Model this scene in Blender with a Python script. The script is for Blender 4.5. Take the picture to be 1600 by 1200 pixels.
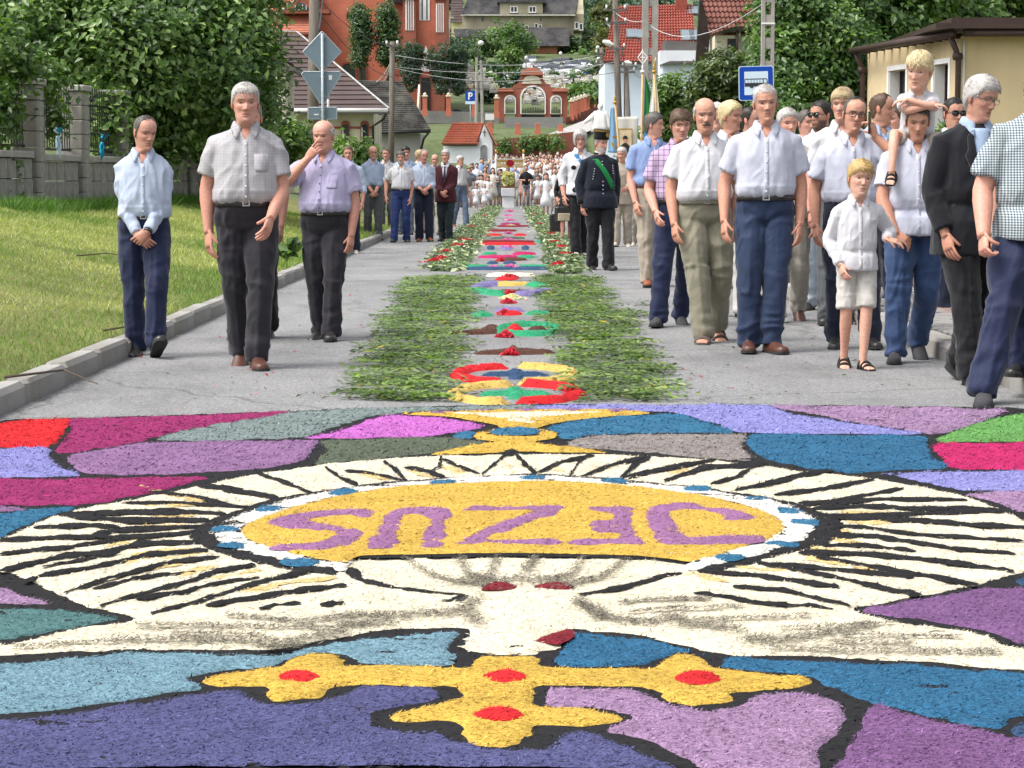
import bpy,bmesh,math,random
import numpy as np
from mathutils import Vector,Matrix,Euler
from mathutils.geometry import delaunay_2d_cdt,tessellate_polygon
from mathutils.bvhtree import BVHTree
for o in list(bpy.data.objects):
 bpy.data.objects.remove(o)
SC=bpy.context.scene
COL=SC.collection
random.seed(7)
RNG=np.random.default_rng(7)
PI=math.pi
R=math.radians
# ------------------------------------------------------------------ camera
FPX,HC,PITCH=3450.0,1.15,math.atan(318/3450.0)
cam_d=bpy.data.cameras.new('camera')
cam_d.sensor_width=36.0
cam_d.lens=FPX/1600*36.0
cam_d.clip_start=0.1
cam_d.clip_end=3000
cam=bpy.data.objects.new('camera',cam_d)
COL.objects.link(cam)
cam.location=(0,0,HC)
cam.rotation_euler=(PI/2-PITCH,0,0)
SC.camera=cam
# ------------------------------------------------------------------ sky, sun, exposure
SUN_EL,SUN_AZ=R(58),R(-112)# sun high on the left, veiled by thin cloud
world=bpy.data.worlds.new('World')
SC.world=world
world.use_nodes=True
wn=world.node_tree
for n in list(wn.nodes):
 wn.nodes.remove(n)
w_out=wn.nodes.new('ShaderNodeOutputWorld')
w_bg=wn.nodes.new('ShaderNodeBackground')
w_sky=wn.nodes.new('ShaderNodeTexSky')
w_sky.sky_type='NISHITA'
w_sky.sun_disc=False
w_sky.sun_elevation=SUN_EL
w_sky.sun_rotation=SUN_AZ
w_sky.air_density=1.0
w_sky.dust_density=6.0
w_sky.ozone_density=1.0
w_hsv=wn.nodes.new('ShaderNodeHueSaturation')
w_hsv.inputs['Saturation'].default_value=0.32
w_bg.inputs['Strength'].default_value=0.15
wn.links.new(w_sky.outputs[0],w_hsv.inputs['Color'])
wn.links.new(w_hsv.outputs[0],w_bg.inputs['Color'])
wn.links.new(w_bg.outputs[0],w_out.inputs['Surface'])
sun_d=bpy.data.lights.new('sun','SUN')
sun_d.energy=0.95
sun_d.angle=R(20)
sun_d.color=(1.0,0.96,0.9)
sun=bpy.data.objects.new('sun',sun_d)
COL.objects.link(sun)
sdir=Vector((math.sin(SUN_AZ)*math.cos(SUN_EL),math.cos(SUN_AZ)*math.cos(SUN_EL),math.sin(SUN_EL)))
sun.rotation_euler=sdir.to_track_quat('Z','Y').to_euler()
SC.view_settings.view_transform='Standard'
SC.view_settings.look='None'
SC.view_settings.exposure=0.93
SC.view_settings.gamma=1.0
SC.view_settings.use_curve_mapping=False
# ------------------------------------------------------------------ helpers
CT,ST=math.cos(PITCH),math.sin(PITCH)
def ray(px,py):
 u=(600-py)/FPX
 return Vector(((px-800)/FPX,CT+u*ST,-ST+u*CT))
def G(px,py,z=0.0):# point of the level z seen at a photo position
 r=ray(px,py)
 t=(z-HC)/r.z
 return Vector((r.x*t,r.y*t,z))
def P(px,py,d):# point at distance d seen at a photo position
 r=ray(px,py)
 t=d/r.y
 return Vector((r.x*t,d,HC+r.z*t))
def lin(c,k=1.0):
 o=[]
 for v in c[:3]:
  v=v/255.0
  o.append((v/12.92 if v<=0.04045 else((v+0.055)/1.055)**2.4)*k)
 return tuple(o)
def tag(o,label=None,cat=None,group=None,kind=None):
 if label:o['label']=label
 if cat:o['category']=cat
 if group:o['group']=group
 if kind:o['kind']=kind
 return o
def empty(name,loc=(0,0,0),rz=0.0,label=None,cat=None,group=None,kind=None,parent=None):
 o=bpy.data.objects.new(name,None)
 COL.objects.link(o)
 o.location=loc
 o.rotation_euler=(0,0,rz)
 o.empty_display_size=0.2
 if parent:o.parent=parent
 return tag(o,label,cat,group,kind)
def link(name,me,parent=None,loc=None,rot=None):
 o=bpy.data.objects.new(name,me)
 COL.objects.link(o)
 if parent:o.parent=parent
 if loc is not None:o.location=loc
 if rot is not None:o.rotation_euler=rot
 return o
def np_mesh(name,v,f,mats,smooth=True,col=None,mi=None):
 """mesh from an (n,3) array and an (m,k) array of equal sided faces, or a list of faces"""
 me=bpy.data.meshes.new(name)
 v=np.asarray(v,dtype=np.float32)
 if isinstance(f,np.ndarray):
  k=f.shape[1]
  m=f.shape[0]
  me.vertices.add(len(v));me.vertices.foreach_set('co',v.ravel())
  me.loops.add(m*k);me.loops.foreach_set('vertex_index',f.astype(np.int32).ravel())
  me.polygons.add(m)
  me.polygons.foreach_set('loop_start',np.arange(0,m*k,k,dtype=np.int32))
  me.polygons.foreach_set('loop_total',np.full(m,k,dtype=np.int32))
  me.update(calc_edges=True)
 else:
  me.from_pydata([tuple(map(float,p))for p in v],[],f)
  me.update()
 if smooth is not False:
  me.polygons.foreach_set('use_smooth',np.ones(len(me.polygons),dtype=bool))
 for m_ in(mats if isinstance(mats,(list,tuple))else[mats]):
  me.materials.append(m_)
 if mi is not None:
  me.polygons.foreach_set('material_index',np.asarray(mi,dtype=np.int32))
 if col is not None:
  a=me.color_attributes.new('Col','FLOAT_COLOR','POINT')
  c=np.ones((len(v),4),dtype=np.float32)
  c[:,:3]=col
  a.data.foreach_set('color',c.ravel())
 return me
class MB:
 """collects simple solids into one mesh"""
 def __init__(s):
  s.v=[];s.f=[];s.c=[];s.m=[]
 def add(s,v,f,c=None,m=0):
  b=len(s.v)
  s.v.extend([tuple(p)for p in v])
  s.f.extend([tuple(i+b for i in q)for q in f])
  s.c.extend([c if c is not None else(1,1,1)]*len(v))
  s.m.extend([m]*len(f))
  return s
 def box(s,c,size,rz=0.0,M=None,col=None,m=0):
  x,y,z=[k/2 for k in size]
  v=[Vector((a,b,d))for a in(-x,x)for b in(-y,y)for d in(-z,z)]
  mt=Matrix.Translation(Vector(c))@(M if M is not None else Matrix.Rotation(rz,4,'Z'))
  v=[mt@p for p in v]
  return s.add(v,[(0,1,3,2),(4,6,7,5),(0,4,5,1),(2,3,7,6),(0,2,6,4),(1,5,7,3)],col,m)
 def bbox(s,c,size,bev=0.01,rz=0.0,col=None,m=0):
  """box with chamfered vertical and top edges"""
  x,y,z=[k/2 for k in size]
  b=min(bev,x*.8,y*.8)
  def ring(ix,iy,zz):
   return[(-ix+b,-iy,zz),(ix-b,-iy,zz),(ix,-iy+b,zz),(ix,iy-b,zz),(ix-b,iy,zz),(-ix+b,iy,zz),(-ix,iy-b,zz),(-ix,-iy+b,zz)]
  rs=ring(x,y,-z)+ring(x,y,z-b)+ring(x-b*.7,y-b*.7,z)
  mt=Matrix.Translation(Vector(c))@Matrix.Rotation(rz,4,'Z')
  f=[]
  for k in range(2):
   for i in range(8):
    j=(i+1)%8
    f.append((k*8+i,k*8+j,k*8+8+j,k*8+8+i))
  f.append(tuple(16+i for i in range(8)))
  f.append(tuple(reversed(range(8))))
  return s.add([mt@Vector(p)for p in rs],f,col,m)
 def loft(s,rings,cap=True,col=None,m=0,closed=True):
  n=len(rings[0]);v=[p for r in rings for p in r];f=[]
  for k in range(len(rings)-1):
   for i in range(n if closed else n-1):
    j=(i+1)%n
    f.append((k*n+i,k*n+j,(k+1)*n+j,(k+1)*n+i))
  if cap:
   f.append(tuple(reversed(range(n))))
   f.append(tuple((len(rings)-1)*n+i for i in range(n)))
  return s.add(v,f,col,m)
 def tube(s,pts,rad,n=8,cap=True,col=None,m=0,flat=1.0,round_end=False,up=None):
  pts=[Vector(p)for p in pts]
  if not hasattr(rad,'__len__'):rad=[rad]*len(pts)
  rad=list(rad)
  if round_end:
   t0=(pts[0]-pts[1]).normalized();t1=(pts[-1]-pts[-2]).normalized()
   pts=[pts[0]+t0*rad[0]*.8,pts[0]+t0*rad[0]*.5]+pts+[pts[-1]+t1*rad[-1]*.5,pts[-1]+t1*rad[-1]*.8]
   rad=[rad[0]*.45,rad[0]*.85]+rad+[rad[-1]*.85,rad[-1]*.45]
  rings=[]
  ref=Vector(up)if up is not None else None
  for i,p in enumerate(pts):
   a=pts[max(i-1,0)];b=pts[min(i+1,len(pts)-1)]
   t=(b-a).normalized()
   if ref is None:
    ref=Vector((0,0,1))if abs(t.z)<.9 else Vector((0,1,0))
   u=ref-t*ref.dot(t)
   if u.length<1e-5:u=t.orthogonal()
   u.normalize()
   w=t.cross(u)
   if up is None:ref=u
   rings.append([p+(w*math.cos(2*PI*k/n)+u*math.sin(2*PI*k/n)*flat)*rad[i]for k in range(n)])
  return s.loft(rings,cap,col,m)
 def ball(s,c,r,nu=10,nv=7,M=None,col=None,m=0):
  if not hasattr(r,'__len__'):r=(r,r,r)
  c=Vector(c);rings=[]
  for j in range(nv+1):
   a=PI*(j+.12)/(nv+.24)-PI/2
   ring=[]
   for i in range(nu):
    b=2*PI*i/nu
    q=Vector((r[0]*math.cos(a)*math.cos(b),r[1]*math.cos(a)*math.sin(b),r[2]*math.sin(a)))
    ring.append(c+(M@q if M is not None else q))
   rings.append(ring)
  return s.loft(rings,True,col,m)
 def prism(s,poly,a,b,axis='y',col=None,m=0,holes=()):
  """polygon (2d) extruded between a and b along an axis; holes are polygons too"""
  def at(p,t):
   return{'y':(p[0],t,p[1]),'x':(t,p[0],p[1]),'z':(p[0],p[1],t)}[axis]
  loops=[list(poly)]+[list(h)for h in holes]
  flat=[p for l in loops for p in l]
  tris=tessellate_polygon([[Vector((p[0],p[1],0))for p in l]for l in loops])
  n=len(flat)
  v=[at(p,a)for p in flat]+[at(p,b)for p in flat]
  f=[tuple(t)for t in tris]+[tuple(i+n for i in reversed(t))for t in tris]
  k=0
  for l in loops:
   for i in range(len(l)):
    j=(i+1)%len(l)
    f.append((k+i,k+j,k+j+n,k+i+n))
   k+=len(l)
  return s.add(v,f,col,m)
 def mesh(s,name,mats,smooth=False,usecol=False):
  me=np_mesh(name,np.array(s.v,dtype=np.float32).reshape(-1,3),s.f,mats,smooth,np.array(s.c)if usecol else None,s.m if any(s.m)else None)
  bm=bmesh.new();bm.from_mesh(me);bmesh.ops.recalc_face_normals(bm,faces=bm.faces);bm.to_mesh(me);bm.free()
  return me
 def build(s,name,mats,parent=None,smooth=False,usecol=False,loc=None,rot=None):
  return link(name,s.mesh(name,mats,smooth,usecol),parent,loc,rot)
  # ------------------------------------------------------------------ materials
MATS={}
def _nodes(name):
 m=bpy.data.materials.new(name)
 m.use_nodes=True
 nt=m.node_tree
 b=nt.nodes['Principled BSDF']
 return m,nt,b
def _noise(nt,scale,detail=4,vec=None,rough=.6):
 n=nt.nodes.new('ShaderNodeTexNoise')
 n.inputs['Scale'].default_value=scale
 n.inputs['Detail'].default_value=detail
 n.inputs['Roughness'].default_value=rough
 if vec is not None:nt.links.new(vec,n.inputs['Vector'])
 return n
def _ramp(nt,fac,stops):
 r=nt.nodes.new('ShaderNodeValToRGB')
 e=r.color_ramp.elements
 while len(e)<len(stops):e.new(.5)
 for k,(p,c)in enumerate(stops):
  e[k].position=p
  e[k].color=(c[0],c[1],c[2],1)if hasattr(c,'__len__')else(c,c,c,1)
 nt.links.new(fac,r.inputs['Fac'])
 return r
def _mix(nt,a,b,fac=.5,mode='MIX'):
 m=nt.nodes.new('ShaderNodeMix')
 m.data_type='RGBA';m.blend_type=mode
 for s,v in((0,fac),(6,a),(7,b)):
  if hasattr(v,'is_output'):nt.links.new(v,m.inputs[s])
  elif hasattr(v,'__len__'):m.inputs[s].default_value=(v[0],v[1],v[2],1)
  else:m.inputs[s].default_value=v
 return m.outputs[2]
def _coord(nt,kind='Object',scale=None,rot=None):
 tc=nt.nodes.new('ShaderNodeTexCoord')
 out=tc.outputs[kind]
 if scale or rot:
  mp=nt.nodes.new('ShaderNodeMapping')
  if scale:mp.inputs['Scale'].default_value=scale
  if rot:mp.inputs['Rotation'].default_value=rot
  nt.links.new(out,mp.inputs['Vector'])
  out=mp.outputs[0]
 return out
def _bump(nt,b,h,strength,dist=.01,prev=None):
 n=nt.nodes.new('ShaderNodeBump')
 n.inputs['Strength'].default_value=strength
 n.inputs['Distance'].default_value=dist
 nt.links.new(h,n.inputs['Height'])
 if prev is not None:nt.links.new(prev,n.inputs['Normal'])
 nt.links.new(n.outputs[0],b.inputs['Normal'])
 return n.outputs[0]
def mat(name,col,rough=.8,var=.25,scale=3.0,fine=60.0,bump=.3,dist=.01,metal=0.0,spec=.3,attr=False,stretch=None,dirt=None):
 """a plain weathered surface: colour with coarse and fine variation and a fine relief"""
 if name in MATS:return MATS[name]
 m,nt,b=_nodes(name)
 v=_coord(nt,'Object',stretch)
 n1=_noise(nt,scale,5,v)
 n2=_noise(nt,fine,3,v)
 lo=max(0,1-var);hi=1+var
 r1=_ramp(nt,n1 .outputs[0],[(.3,lo),(.7,hi)])
 r2=_ramp(nt,n2 .outputs[0],[(.3,1-var*.6),(.7,1+var*.6)])
 k=_mix(nt,r1 .outputs[0],r2 .outputs[0],1.0,'MULTIPLY')
 if attr:
  a=nt.nodes.new('ShaderNodeAttribute');a.attribute_name='Col'
  c=_mix(nt,k,a.outputs['Color'],1.0,'MULTIPLY')
 else:
  c=_mix(nt,k,col,1.0,'MULTIPLY')
 if dirt:
  nd=_noise(nt,scale*.6,6,_coord(nt,'Object',(1,1,.25)))
  rd=_ramp(nt,nd.outputs[0],[(.45,0),(.75,1)])
  c=_mix(nt,c,dirt,rd.outputs[0])
 nt.links.new(c,b.inputs['Base Color'])
 b.inputs['Roughness'].default_value=rough
 b.inputs['Metallic'].default_value=metal
 b.inputs['Specular IOR Level'].default_value=spec
 if bump:_bump(nt,b,n2 .outputs[0],bump,dist)
 MATS[name]=m
 return m
def foliage(name,rough=.38,trans=.3):
 if name in MATS:return MATS[name]
 m,nt,b=_nodes(name)
 a=nt.nodes.new('ShaderNodeAttribute');a.attribute_name='Col'
 nt.links.new(a.outputs['Color'],b.inputs['Base Color'])
 b.inputs['Roughness'].default_value=rough
 b.inputs['Specular IOR Level'].default_value=.5
 t=nt.nodes.new('ShaderNodeBsdfTranslucent')
 br=_mix(nt,a.outputs['Color'],(1.6,1.9,.6),1.0,'MULTIPLY')
 nt.links.new(br,t.inputs['Color'])
 ms=nt.nodes.new('ShaderNodeMixShader');ms.inputs[0].default_value=trans
 nt.links.new(b.outputs[0],ms.inputs[1]);nt.links.new(t.outputs[0],ms.inputs[2])
 nt.links.new(ms.outputs[0],nt.nodes['Material Output'].inputs['Surface'])
 MATS[name]=m
 return m
def vnoise(p,scale=1.0,seed=0):
 """smooth value noise in -1..1 for an (n,3) array"""
 q=np.asarray(p,dtype=np.float64)*scale+seed*17.31
 i=np.floor(q).astype(np.int64);f=q-i
 f=f*f*(3-2*f)
 def h(a,b,c):
  n=(a*374761393+b*668265263+c*2147483647+seed*1274126177)&0xffffffff
  n=((n^(n>>13))*1274126177)&0xffffffff
  return((n^(n>>16))&0xffff)/32767.5-1
 r=0
 for dx in(0,1):
  for dy in(0,1):
   for dz in(0,1):
    w=(f[:,0]if dx else 1-f[:,0])*(f[:,1]if dy else 1-f[:,1])*(f[:,2]if dz else 1-f[:,2])
    r=r+w*h(i[:,0]+dx,i[:,1]+dy,i[:,2]+dz)
 return r
def leaves_mesh(name,c,nrm,size,cols,mat_,elong=1.7,rng=RNG,fold=.25):
 """diamond shaped leaves: centres, normals, sizes, colours"""
 n=len(c)
 nrm=nrm/(np.linalg.norm(nrm,axis=1,keepdims=True)+1e-9)
 t=rng.normal(size=(n,3));t-=nrm*np.sum(t*nrm,1,keepdims=True)
 t/=np.linalg.norm(t,axis=1,keepdims=True)+1e-9
 w=np.cross(nrm,t)
 s=size[:,None]
 v=np.empty((n,4,3))
 v[:,0]=c-t*s*elong*.5
 v[:,1]=c+w*s*.5+nrm*s*fold-t*s*.1
 v[:,2]=c+t*s*elong*.5-nrm*s*fold*.6
 v[:,3]=c-w*s*.5+nrm*s*fold-t*s*.1
 f=np.arange(n*4).reshape(n,4)
 tri=np.concatenate([f[:,[0,1,2]],f[:,[0,2,3]]])
 return np_mesh(name,v.reshape(-1,3),tri,mat_,True,np.repeat(cols,4,0))
def crown(name,blobs,n,size,pal,parent=None,mat_=None,clump=.18,per=26,elong=1.7,droop=.0,seed=0,fill=.6):
 """foliage of leaf clumps spread through a set of ellipsoids (centre, radii)"""
 rng=np.random.default_rng(seed+100)
 vol=np.array([b[1][0]*b[1][1]+b[1][1]*b[1][2]+b[1][0]*b[1][2]for b in blobs])
 cnt=np.maximum(1,(n/per*vol/vol.sum()).astype(int))
 C,N,S,K=[],[],[],[]
 pal=np.array(pal)
 for(bc,br),k in zip(blobs,cnt):
  d=rng.normal(size=(k,3));d/=np.linalg.norm(d,axis=1,keepdims=True)
  r=fill+(1.02-fill)*rng.random(k)**.6
  lump=1+.16*vnoise(d*2.2+np.array(bc),1.0,seed+3)
  cc=np.array(bc)+d*np.array(br)*(r*lump)[:,None]
  tone=rng.random(k)
  for q in range(k):
   m=rng.integers(per//2,per*3//2)
   off=rng.normal(size=(m,3))*clump
   off[:,2]*=.8
   off[:,2]-=droop*np.linalg.norm(off[:,:2],axis=1)
   C.append(cc[q]+off)
   N.append(d[q]*.7+np.array([0,-.25,.75])+rng.normal(size=(m,3))*.55)
   S.append(size*(.6+.8*rng.random(m)))
   tt=np.clip(tone[q]+rng.normal(size=m)*.22,0,.999)*(len(pal)-1)
   i0=tt.astype(int);fr=(tt-i0)[:,None]
   K.append(pal[i0]*(1-fr)+pal[np.minimum(i0+1,len(pal)-1)]*fr)
 C=np.concatenate(C);N=np.concatenate(N);S=np.concatenate(S);K=np.concatenate(K)
 me=leaves_mesh(name,C,N,S,K,mat_ or foliage('leaf'),elong,rng)
 return link(name,me,parent)
 # ------------------------------------------------------------------ ground, road, kerbs, pavement
LK,RKB=-2.5,2.75# kerb lines
def road_z(y):
 return float(np.interp(y,[0,95,138,142,150,165,200,240,280,320,400,600,900],[0,0,1.2,3.7,4.6,5.5,8,11.2,14.6,19.5,30,62,95]))
def land_z(x,y):
 z=road_z(y)
 if y<100:
  if x<LK-.12:
   t=min(1,(LK-.12-x)/4.7)
   z+=.1+.78*(t*.75+.25*t*t*(3-2*t))+.05*math.sin(y*.35+x)*t
  elif x>RKB+.1:z+=.04
  else:z-=.06
 elif y<142 and x<0:
  k=min(1,(y-100)/14)*min(1,-x/2.5)
  z=max(z,2.05*k)
 return z
m_grass_soil=mat('lawn_soil',lin((132,134,76),.62),.95,.4,1.3,40,.6,.02)
m_hill=mat('far_meadow',lin((108,122,80),.62),.95,.35,.12,2.0,.4,.05)
def sheet(name,xs,ys,zf,m_,kind='structure'):
 v=[(x,y,zf(x,y))for y in ys for x in xs]
 n=len(xs)
 f=[(j*n+i,j*n+i+1,(j+1)*n+i+1,(j+1)*n+i)for j in range(len(ys)-1)for i in range(n-1)]
 me=np_mesh(name,v,np.array(f),m_)
 return tag(link(name,me),kind=kind)
xs=[-500,-300,-150,-80,-40,-25,-15,-10]+list(np.arange(-8,LK-.13,.33))+[LK-.125,LK-.12,0,RKB+.1,RKB+.105,6,10,15,25,40,80,150,300,500]
ys=[-60,-20,0]+list(np.arange(4,60,1.0))+[65,70,80,90,95,99.9,100.1,105,110,115,120,125,130,135,138,140,142,146,150,157,165,180,200,220,240,260,280,300,320,360,400,500,600,900]
ter=sheet('terrain',xs,ys,land_z,[m_grass_soil,m_hill])
for p in ter.data.polygons:
 if p.center.y>60:p.material_index=1
tag(ter,'grassy ground and hillside around the street')
# asphalt: pale, worn, with fine chippings and tar seams
m_road,nt,b=_nodes('asphalt')
v=_coord(nt,'Object')
n1=_noise(nt,.35,6,v);n2=_noise(nt,140,3,v);n3=_noise(nt,34,5,v)
vo=nt.nodes.new('ShaderNodeTexVoronoi');vo.inputs['Scale'].default_value=95;nt.links.new(v,vo.inputs['Vector'])
c=_ramp(nt,n1 .outputs[0],[(.3,(.185,.187,.19)),(.7,(.24,.24,.238))]).outputs[0]
c=_mix(nt,c,_ramp(nt,n2 .outputs[0],[(.3,.42),(.52,1.0),(.7,1.6)]).outputs[0],1.0,'MULTIPLY')
c=_mix(nt,c,_ramp(nt,n3 .outputs[0],[(.32,.78),(.68,1.2)]).outputs[0],1.0,'MULTIPLY')
ns=_noise(nt,.9,7,_coord(nt,'Object',(1,.5,1)),.7);c=_mix(nt,c,_ramp(nt,ns.outputs[0],[(.36,.72),(.5,1.0),(.66,1.14)]).outputs[0],1.0,'MULTIPLY')
vc=nt.nodes.new('ShaderNodeTexVoronoi');vc.feature='DISTANCE_TO_EDGE';vc.inputs['Scale'].default_value=.55;nw=_noise(nt,2.5,5,v);nt.links.new(_mix(nt,v,nw.outputs['Color'],.22),vc.inputs['Vector'])
c=_mix(nt,c,_ramp(nt,vc.outputs['Distance'],[(.0,.45),(.006,.95),(.012,1.0)]).outputs[0],.8,'MULTIPLY')
c=_mix(nt,c,_ramp(nt,vo.outputs['Distance'],[(.05,.8),(.4,1.05)]).outputs[0],.6,'MULTIPLY')
nt.links.new(c,b.inputs['Base Color']);b.inputs['Roughness'].default_value=.9;b.inputs['Specular IOR Level'].default_value=.25
_bump(nt,b,vo.outputs['Distance'],.5,.004,_bump(nt,b,n2 .outputs[0],.5,.004))
road=sheet('road',[LK,-1.2,0,1.2,RKB],[-8]+list(np.arange(0,100,4.0))+[104,110,116,122,128,134,138.5],
lambda x,y:road_z(y)+.004+(.03*(1-(x/2.6)**2)if y<0 else 0),m_road)
tag(road,'pale grey asphalt street running straight up to the procession')
m_seam=mat('tar_seam',(.05,.05,.052),.8,.3,4,60,.4)
m_patch=mat('asphalt_patch',(.17,.172,.175),.9,.2,2,150,.6,.004)
for i,(x0,y0,x1,y1)in enumerate([(-2.3,25.2,2.6,25.6),(1.1,29.3,2.7,29.1)]):
 mb=MB();pts=[(x0+(x1-x0)*t+random.uniform(-.0,.0),y0+(y1-y0)*t+random.uniform(-.04,.04))for t in np.linspace(0,1,14)]
 mb.add([(x,y-.02,.009)for x,y in pts]+[(x,y+.02,.009)for x,y in pts],[(k,k+1,k+15,k+14)for k in range(13)])
 tag(mb.build('road_seam',m_seam if i==0 else mat('pale_seam',(.5,.5,.49),.9)),kind='structure')
 # scattered petals, leaf crumbs and grit on the asphalt
n=1500;yy=11.5+60*RNG.random(n)**1.6;xx=np.where(RNG.random(n)<.75,RNG.normal(0,1.0,n),RNG.uniform(LK,RKB,n)).clip(LK+.05,RKB-.05)
sz=.008+.02*RNG.random(n)**3;kk=np.array([(.04,.07,.02),(.10,.14,.04),(.09,.07,.05),(.35,.02,.04),(.6,.2,.4),(.04,.035,.03)])[RNG.integers(0,6,n)]
tag(link('petal_litter',leaves_mesh('petal_litter',np.stack([xx,yy,np.full(n,.012)],1),np.array([0,0,1])+RNG.normal(size=(n,3))*.2,sz,kk,foliage('leaf'),1.6)),kind='stuff')
# kerbs: one metre stones, each slightly uneven
m_kerb=mat('kerb_concrete',(.29,.28,.265),.9,.22,2.2,90,.5,.004,attr=False,dirt=(.2,.19,.16))
def kerb(name,x,y0,y1,w,h,label,side):
 e=empty(name,(0,0,0),kind='structure',label=label)
 meshes=[]
 for k in range(4):
  mb=MB();mb.bbox((0,0,0),(w,.985,h+.1),.018+.004*k)
  meshes.append(mb.mesh('kerb_stone',m_kerb))
 y=y0
 while y<y1:
  o=link('kerb_stone',random.choice(meshes),e,(x+random.uniform(-.006,.006),y+.5,h/2-.05+road_z(y)+random.uniform(-.006,.006)),(random.uniform(-.004,.004),random.uniform(-.02,.02),random.uniform(-.006,.006)))
  y+=1.0
 return e
kerb('kerb',LK-.07,7.35,62,.14,.125,'raised concrete kerb along the grass verge',-1)
kerb('kerb',RKB+.08,6.2,62,.16,.125,'raised concrete kerb along the brick pavement',1)
# brick pavement on the right
e_pav=empty('pavement',(0,0,0),kind='structure',label='grey and red brick pavement beside the road')
mb=MB();mb.box((RKB+.16+2.5,33,.03),(5.0,66,.12));mb.build('bedding',mat('paving_sand',(.16,.15,.13),.95,.3,3,60),e_pav)
brick_m=[mat('grey_paver',(.25,.245,.235),.9,.2,8,120,.5,.003),mat('red_paver',(.25,.17,.15),.9,.2,8,120,.5,.003),mat('dark_paver',(.2,.195,.19),.9,.2,8,120,.5,.003)]
bms=[]
for m_ in brick_m:
 mb=MB();mb.bbox((0,0,0),(.196,.096,.06),.008);bms.append(mb.mesh('paving_brick',m_))
spots=[]
for j in range(0,190):
 y=10.5+j*.1
 for i in range(14):
  x=RKB+.27+i*.2+(.1 if j%2 else 0)
  spots.append((x,y,1 if(i in(5,6,7)and(j//4)%5!=0)or 56<j<80 and i>1 else(2 if random.random()<.3 else 0)))
spots.sort(key=lambda s:0 if abs(s[0]-.233*s[1])<.75 and s[1]>12.4 else 1)
rest=MB()
for k,(x,y,c)in enumerate(spots):
 z=.104+random.uniform(-.004,.004)
 if k<300:
  link('paving_brick',bms[c],e_pav,(x,y,z),(random.uniform(-.02,.02),random.uniform(-.02,.02),random.uniform(-.02,.02)))
 else:
  rest.box((x,y,z),(.194,.094,.06),random.uniform(-.02,.02),m=c)
tag(rest.build('paving_bricks_beyond',brick_m,e_pav),kind='stuff')
mb=MB()
for j in range(0,100):
 for i in range(14):
  mb.box((RKB+.27+i*.2+(.1 if j%2 else 0),29.6+j*.2,.104),(.19,.19,.06),0,m=(1 if i in(5,6,7)else 0))
tag(mb.build('paving_bricks_beyond',brick_m,e_pav),kind='stuff')
# lawn: short mown blades with dry patches
def blades(name,pts,h,w,cols,m_):
 n=len(pts)
 a=RNG.random(n)*2*PI
 d=np.stack([np.cos(a),np.sin(a),np.zeros(n)],1)
 lean=RNG.normal(size=(n,3))*.55;lean[:,2]=1
 v=np.empty((n,3,3))
 v[:,0]=pts-d*w[:,None];v[:,1]=pts+d*w[:,None]
 v[:,2]=pts+lean*h[:,None]
 return tag(link(name,np_mesh(name,v.reshape(-1,3),np.arange(n*3).reshape(n,3),m_,True,np.repeat(cols,3,0))),kind='stuff')
n=170000
yy=10.5+(RNG.random(n)**1.15)*38
xx=LK-.1-RNG.random(n)**.9*5.6
keep=(xx>-.25*yy-.5)
xx,yy=xx[keep],yy[keep]
zz=np.array([land_z(x,y)for x,y in zip(xx,yy)])
pts=np.stack([xx,yy,zz-.004],1)
dry=vnoise(pts*np.array([1.1,.55,0]),1.0,4)+.5*vnoise(pts*np.array([3,1.5,0]),1.0,9)
edge=np.clip(1-(LK-.1-xx)/.9,0,1)
t=np.clip(.5+.75*dry+RNG.normal(size=len(xx))*.18-edge*.5,0,1)[:,None]
g0=np.array(lin((108,138,58),.85));g1=np.array(lin((188,192,122),.82))
cols=(g0*(1-t)+g1*t)*(.75+.5*RNG.random((len(xx),1)))
far=np.clip(yy/18,.8,2.2)
blades('lawn_grass',pts,(.022+.022*RNG.random(len(xx)))*(1+edge*.9)*np.sqrt(far),.004*far,cols,foliage('grass_blade',.6,.25))
# weeds in the kerb joints and at the foot of the wall
n=5000
yy=RNG.uniform(29,46,n);xx=-8.55+.0515*yy*.95+RNG.normal(size=n)*.12+.5
pts=np.stack([xx,yy,np.array([land_z(x,y)for x,y in zip(xx,yy)])],1)
blades('wall_foot_weeds',pts,.08+.16*RNG.random(n),np.full(n,.009),np.array(lin((78,116,34)))*(.6+.6*RNG.random((n,1))),foliage('grass_blade'))
# dandelions, twigs
m_twig=mat('twig',(.09,.07,.05),.9)
for px,py,l,a in((120,408,.55,.3),(5,525,.7,-.7),(160,470,.3,.5)):
 g=G(px,py,.35);g.z=land_z(g.x,g.y)+.035
 mb=MB();mb.tube([g,g+Vector((l*.5*math.cos(a),l*.3,.02)),g+Vector((l*math.cos(a),l*.6*math.sin(a),-.01))],[.008,.006,.003],5)
 tag(mb.build('fallen_twig',m_twig),{120:'thin dry twig lying in the middle of the lawn',5:'dark crooked stick on the grass near the kerb',160:'short dry twig on the lawn near the blue-shirted man'}[px],'twig')
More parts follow.
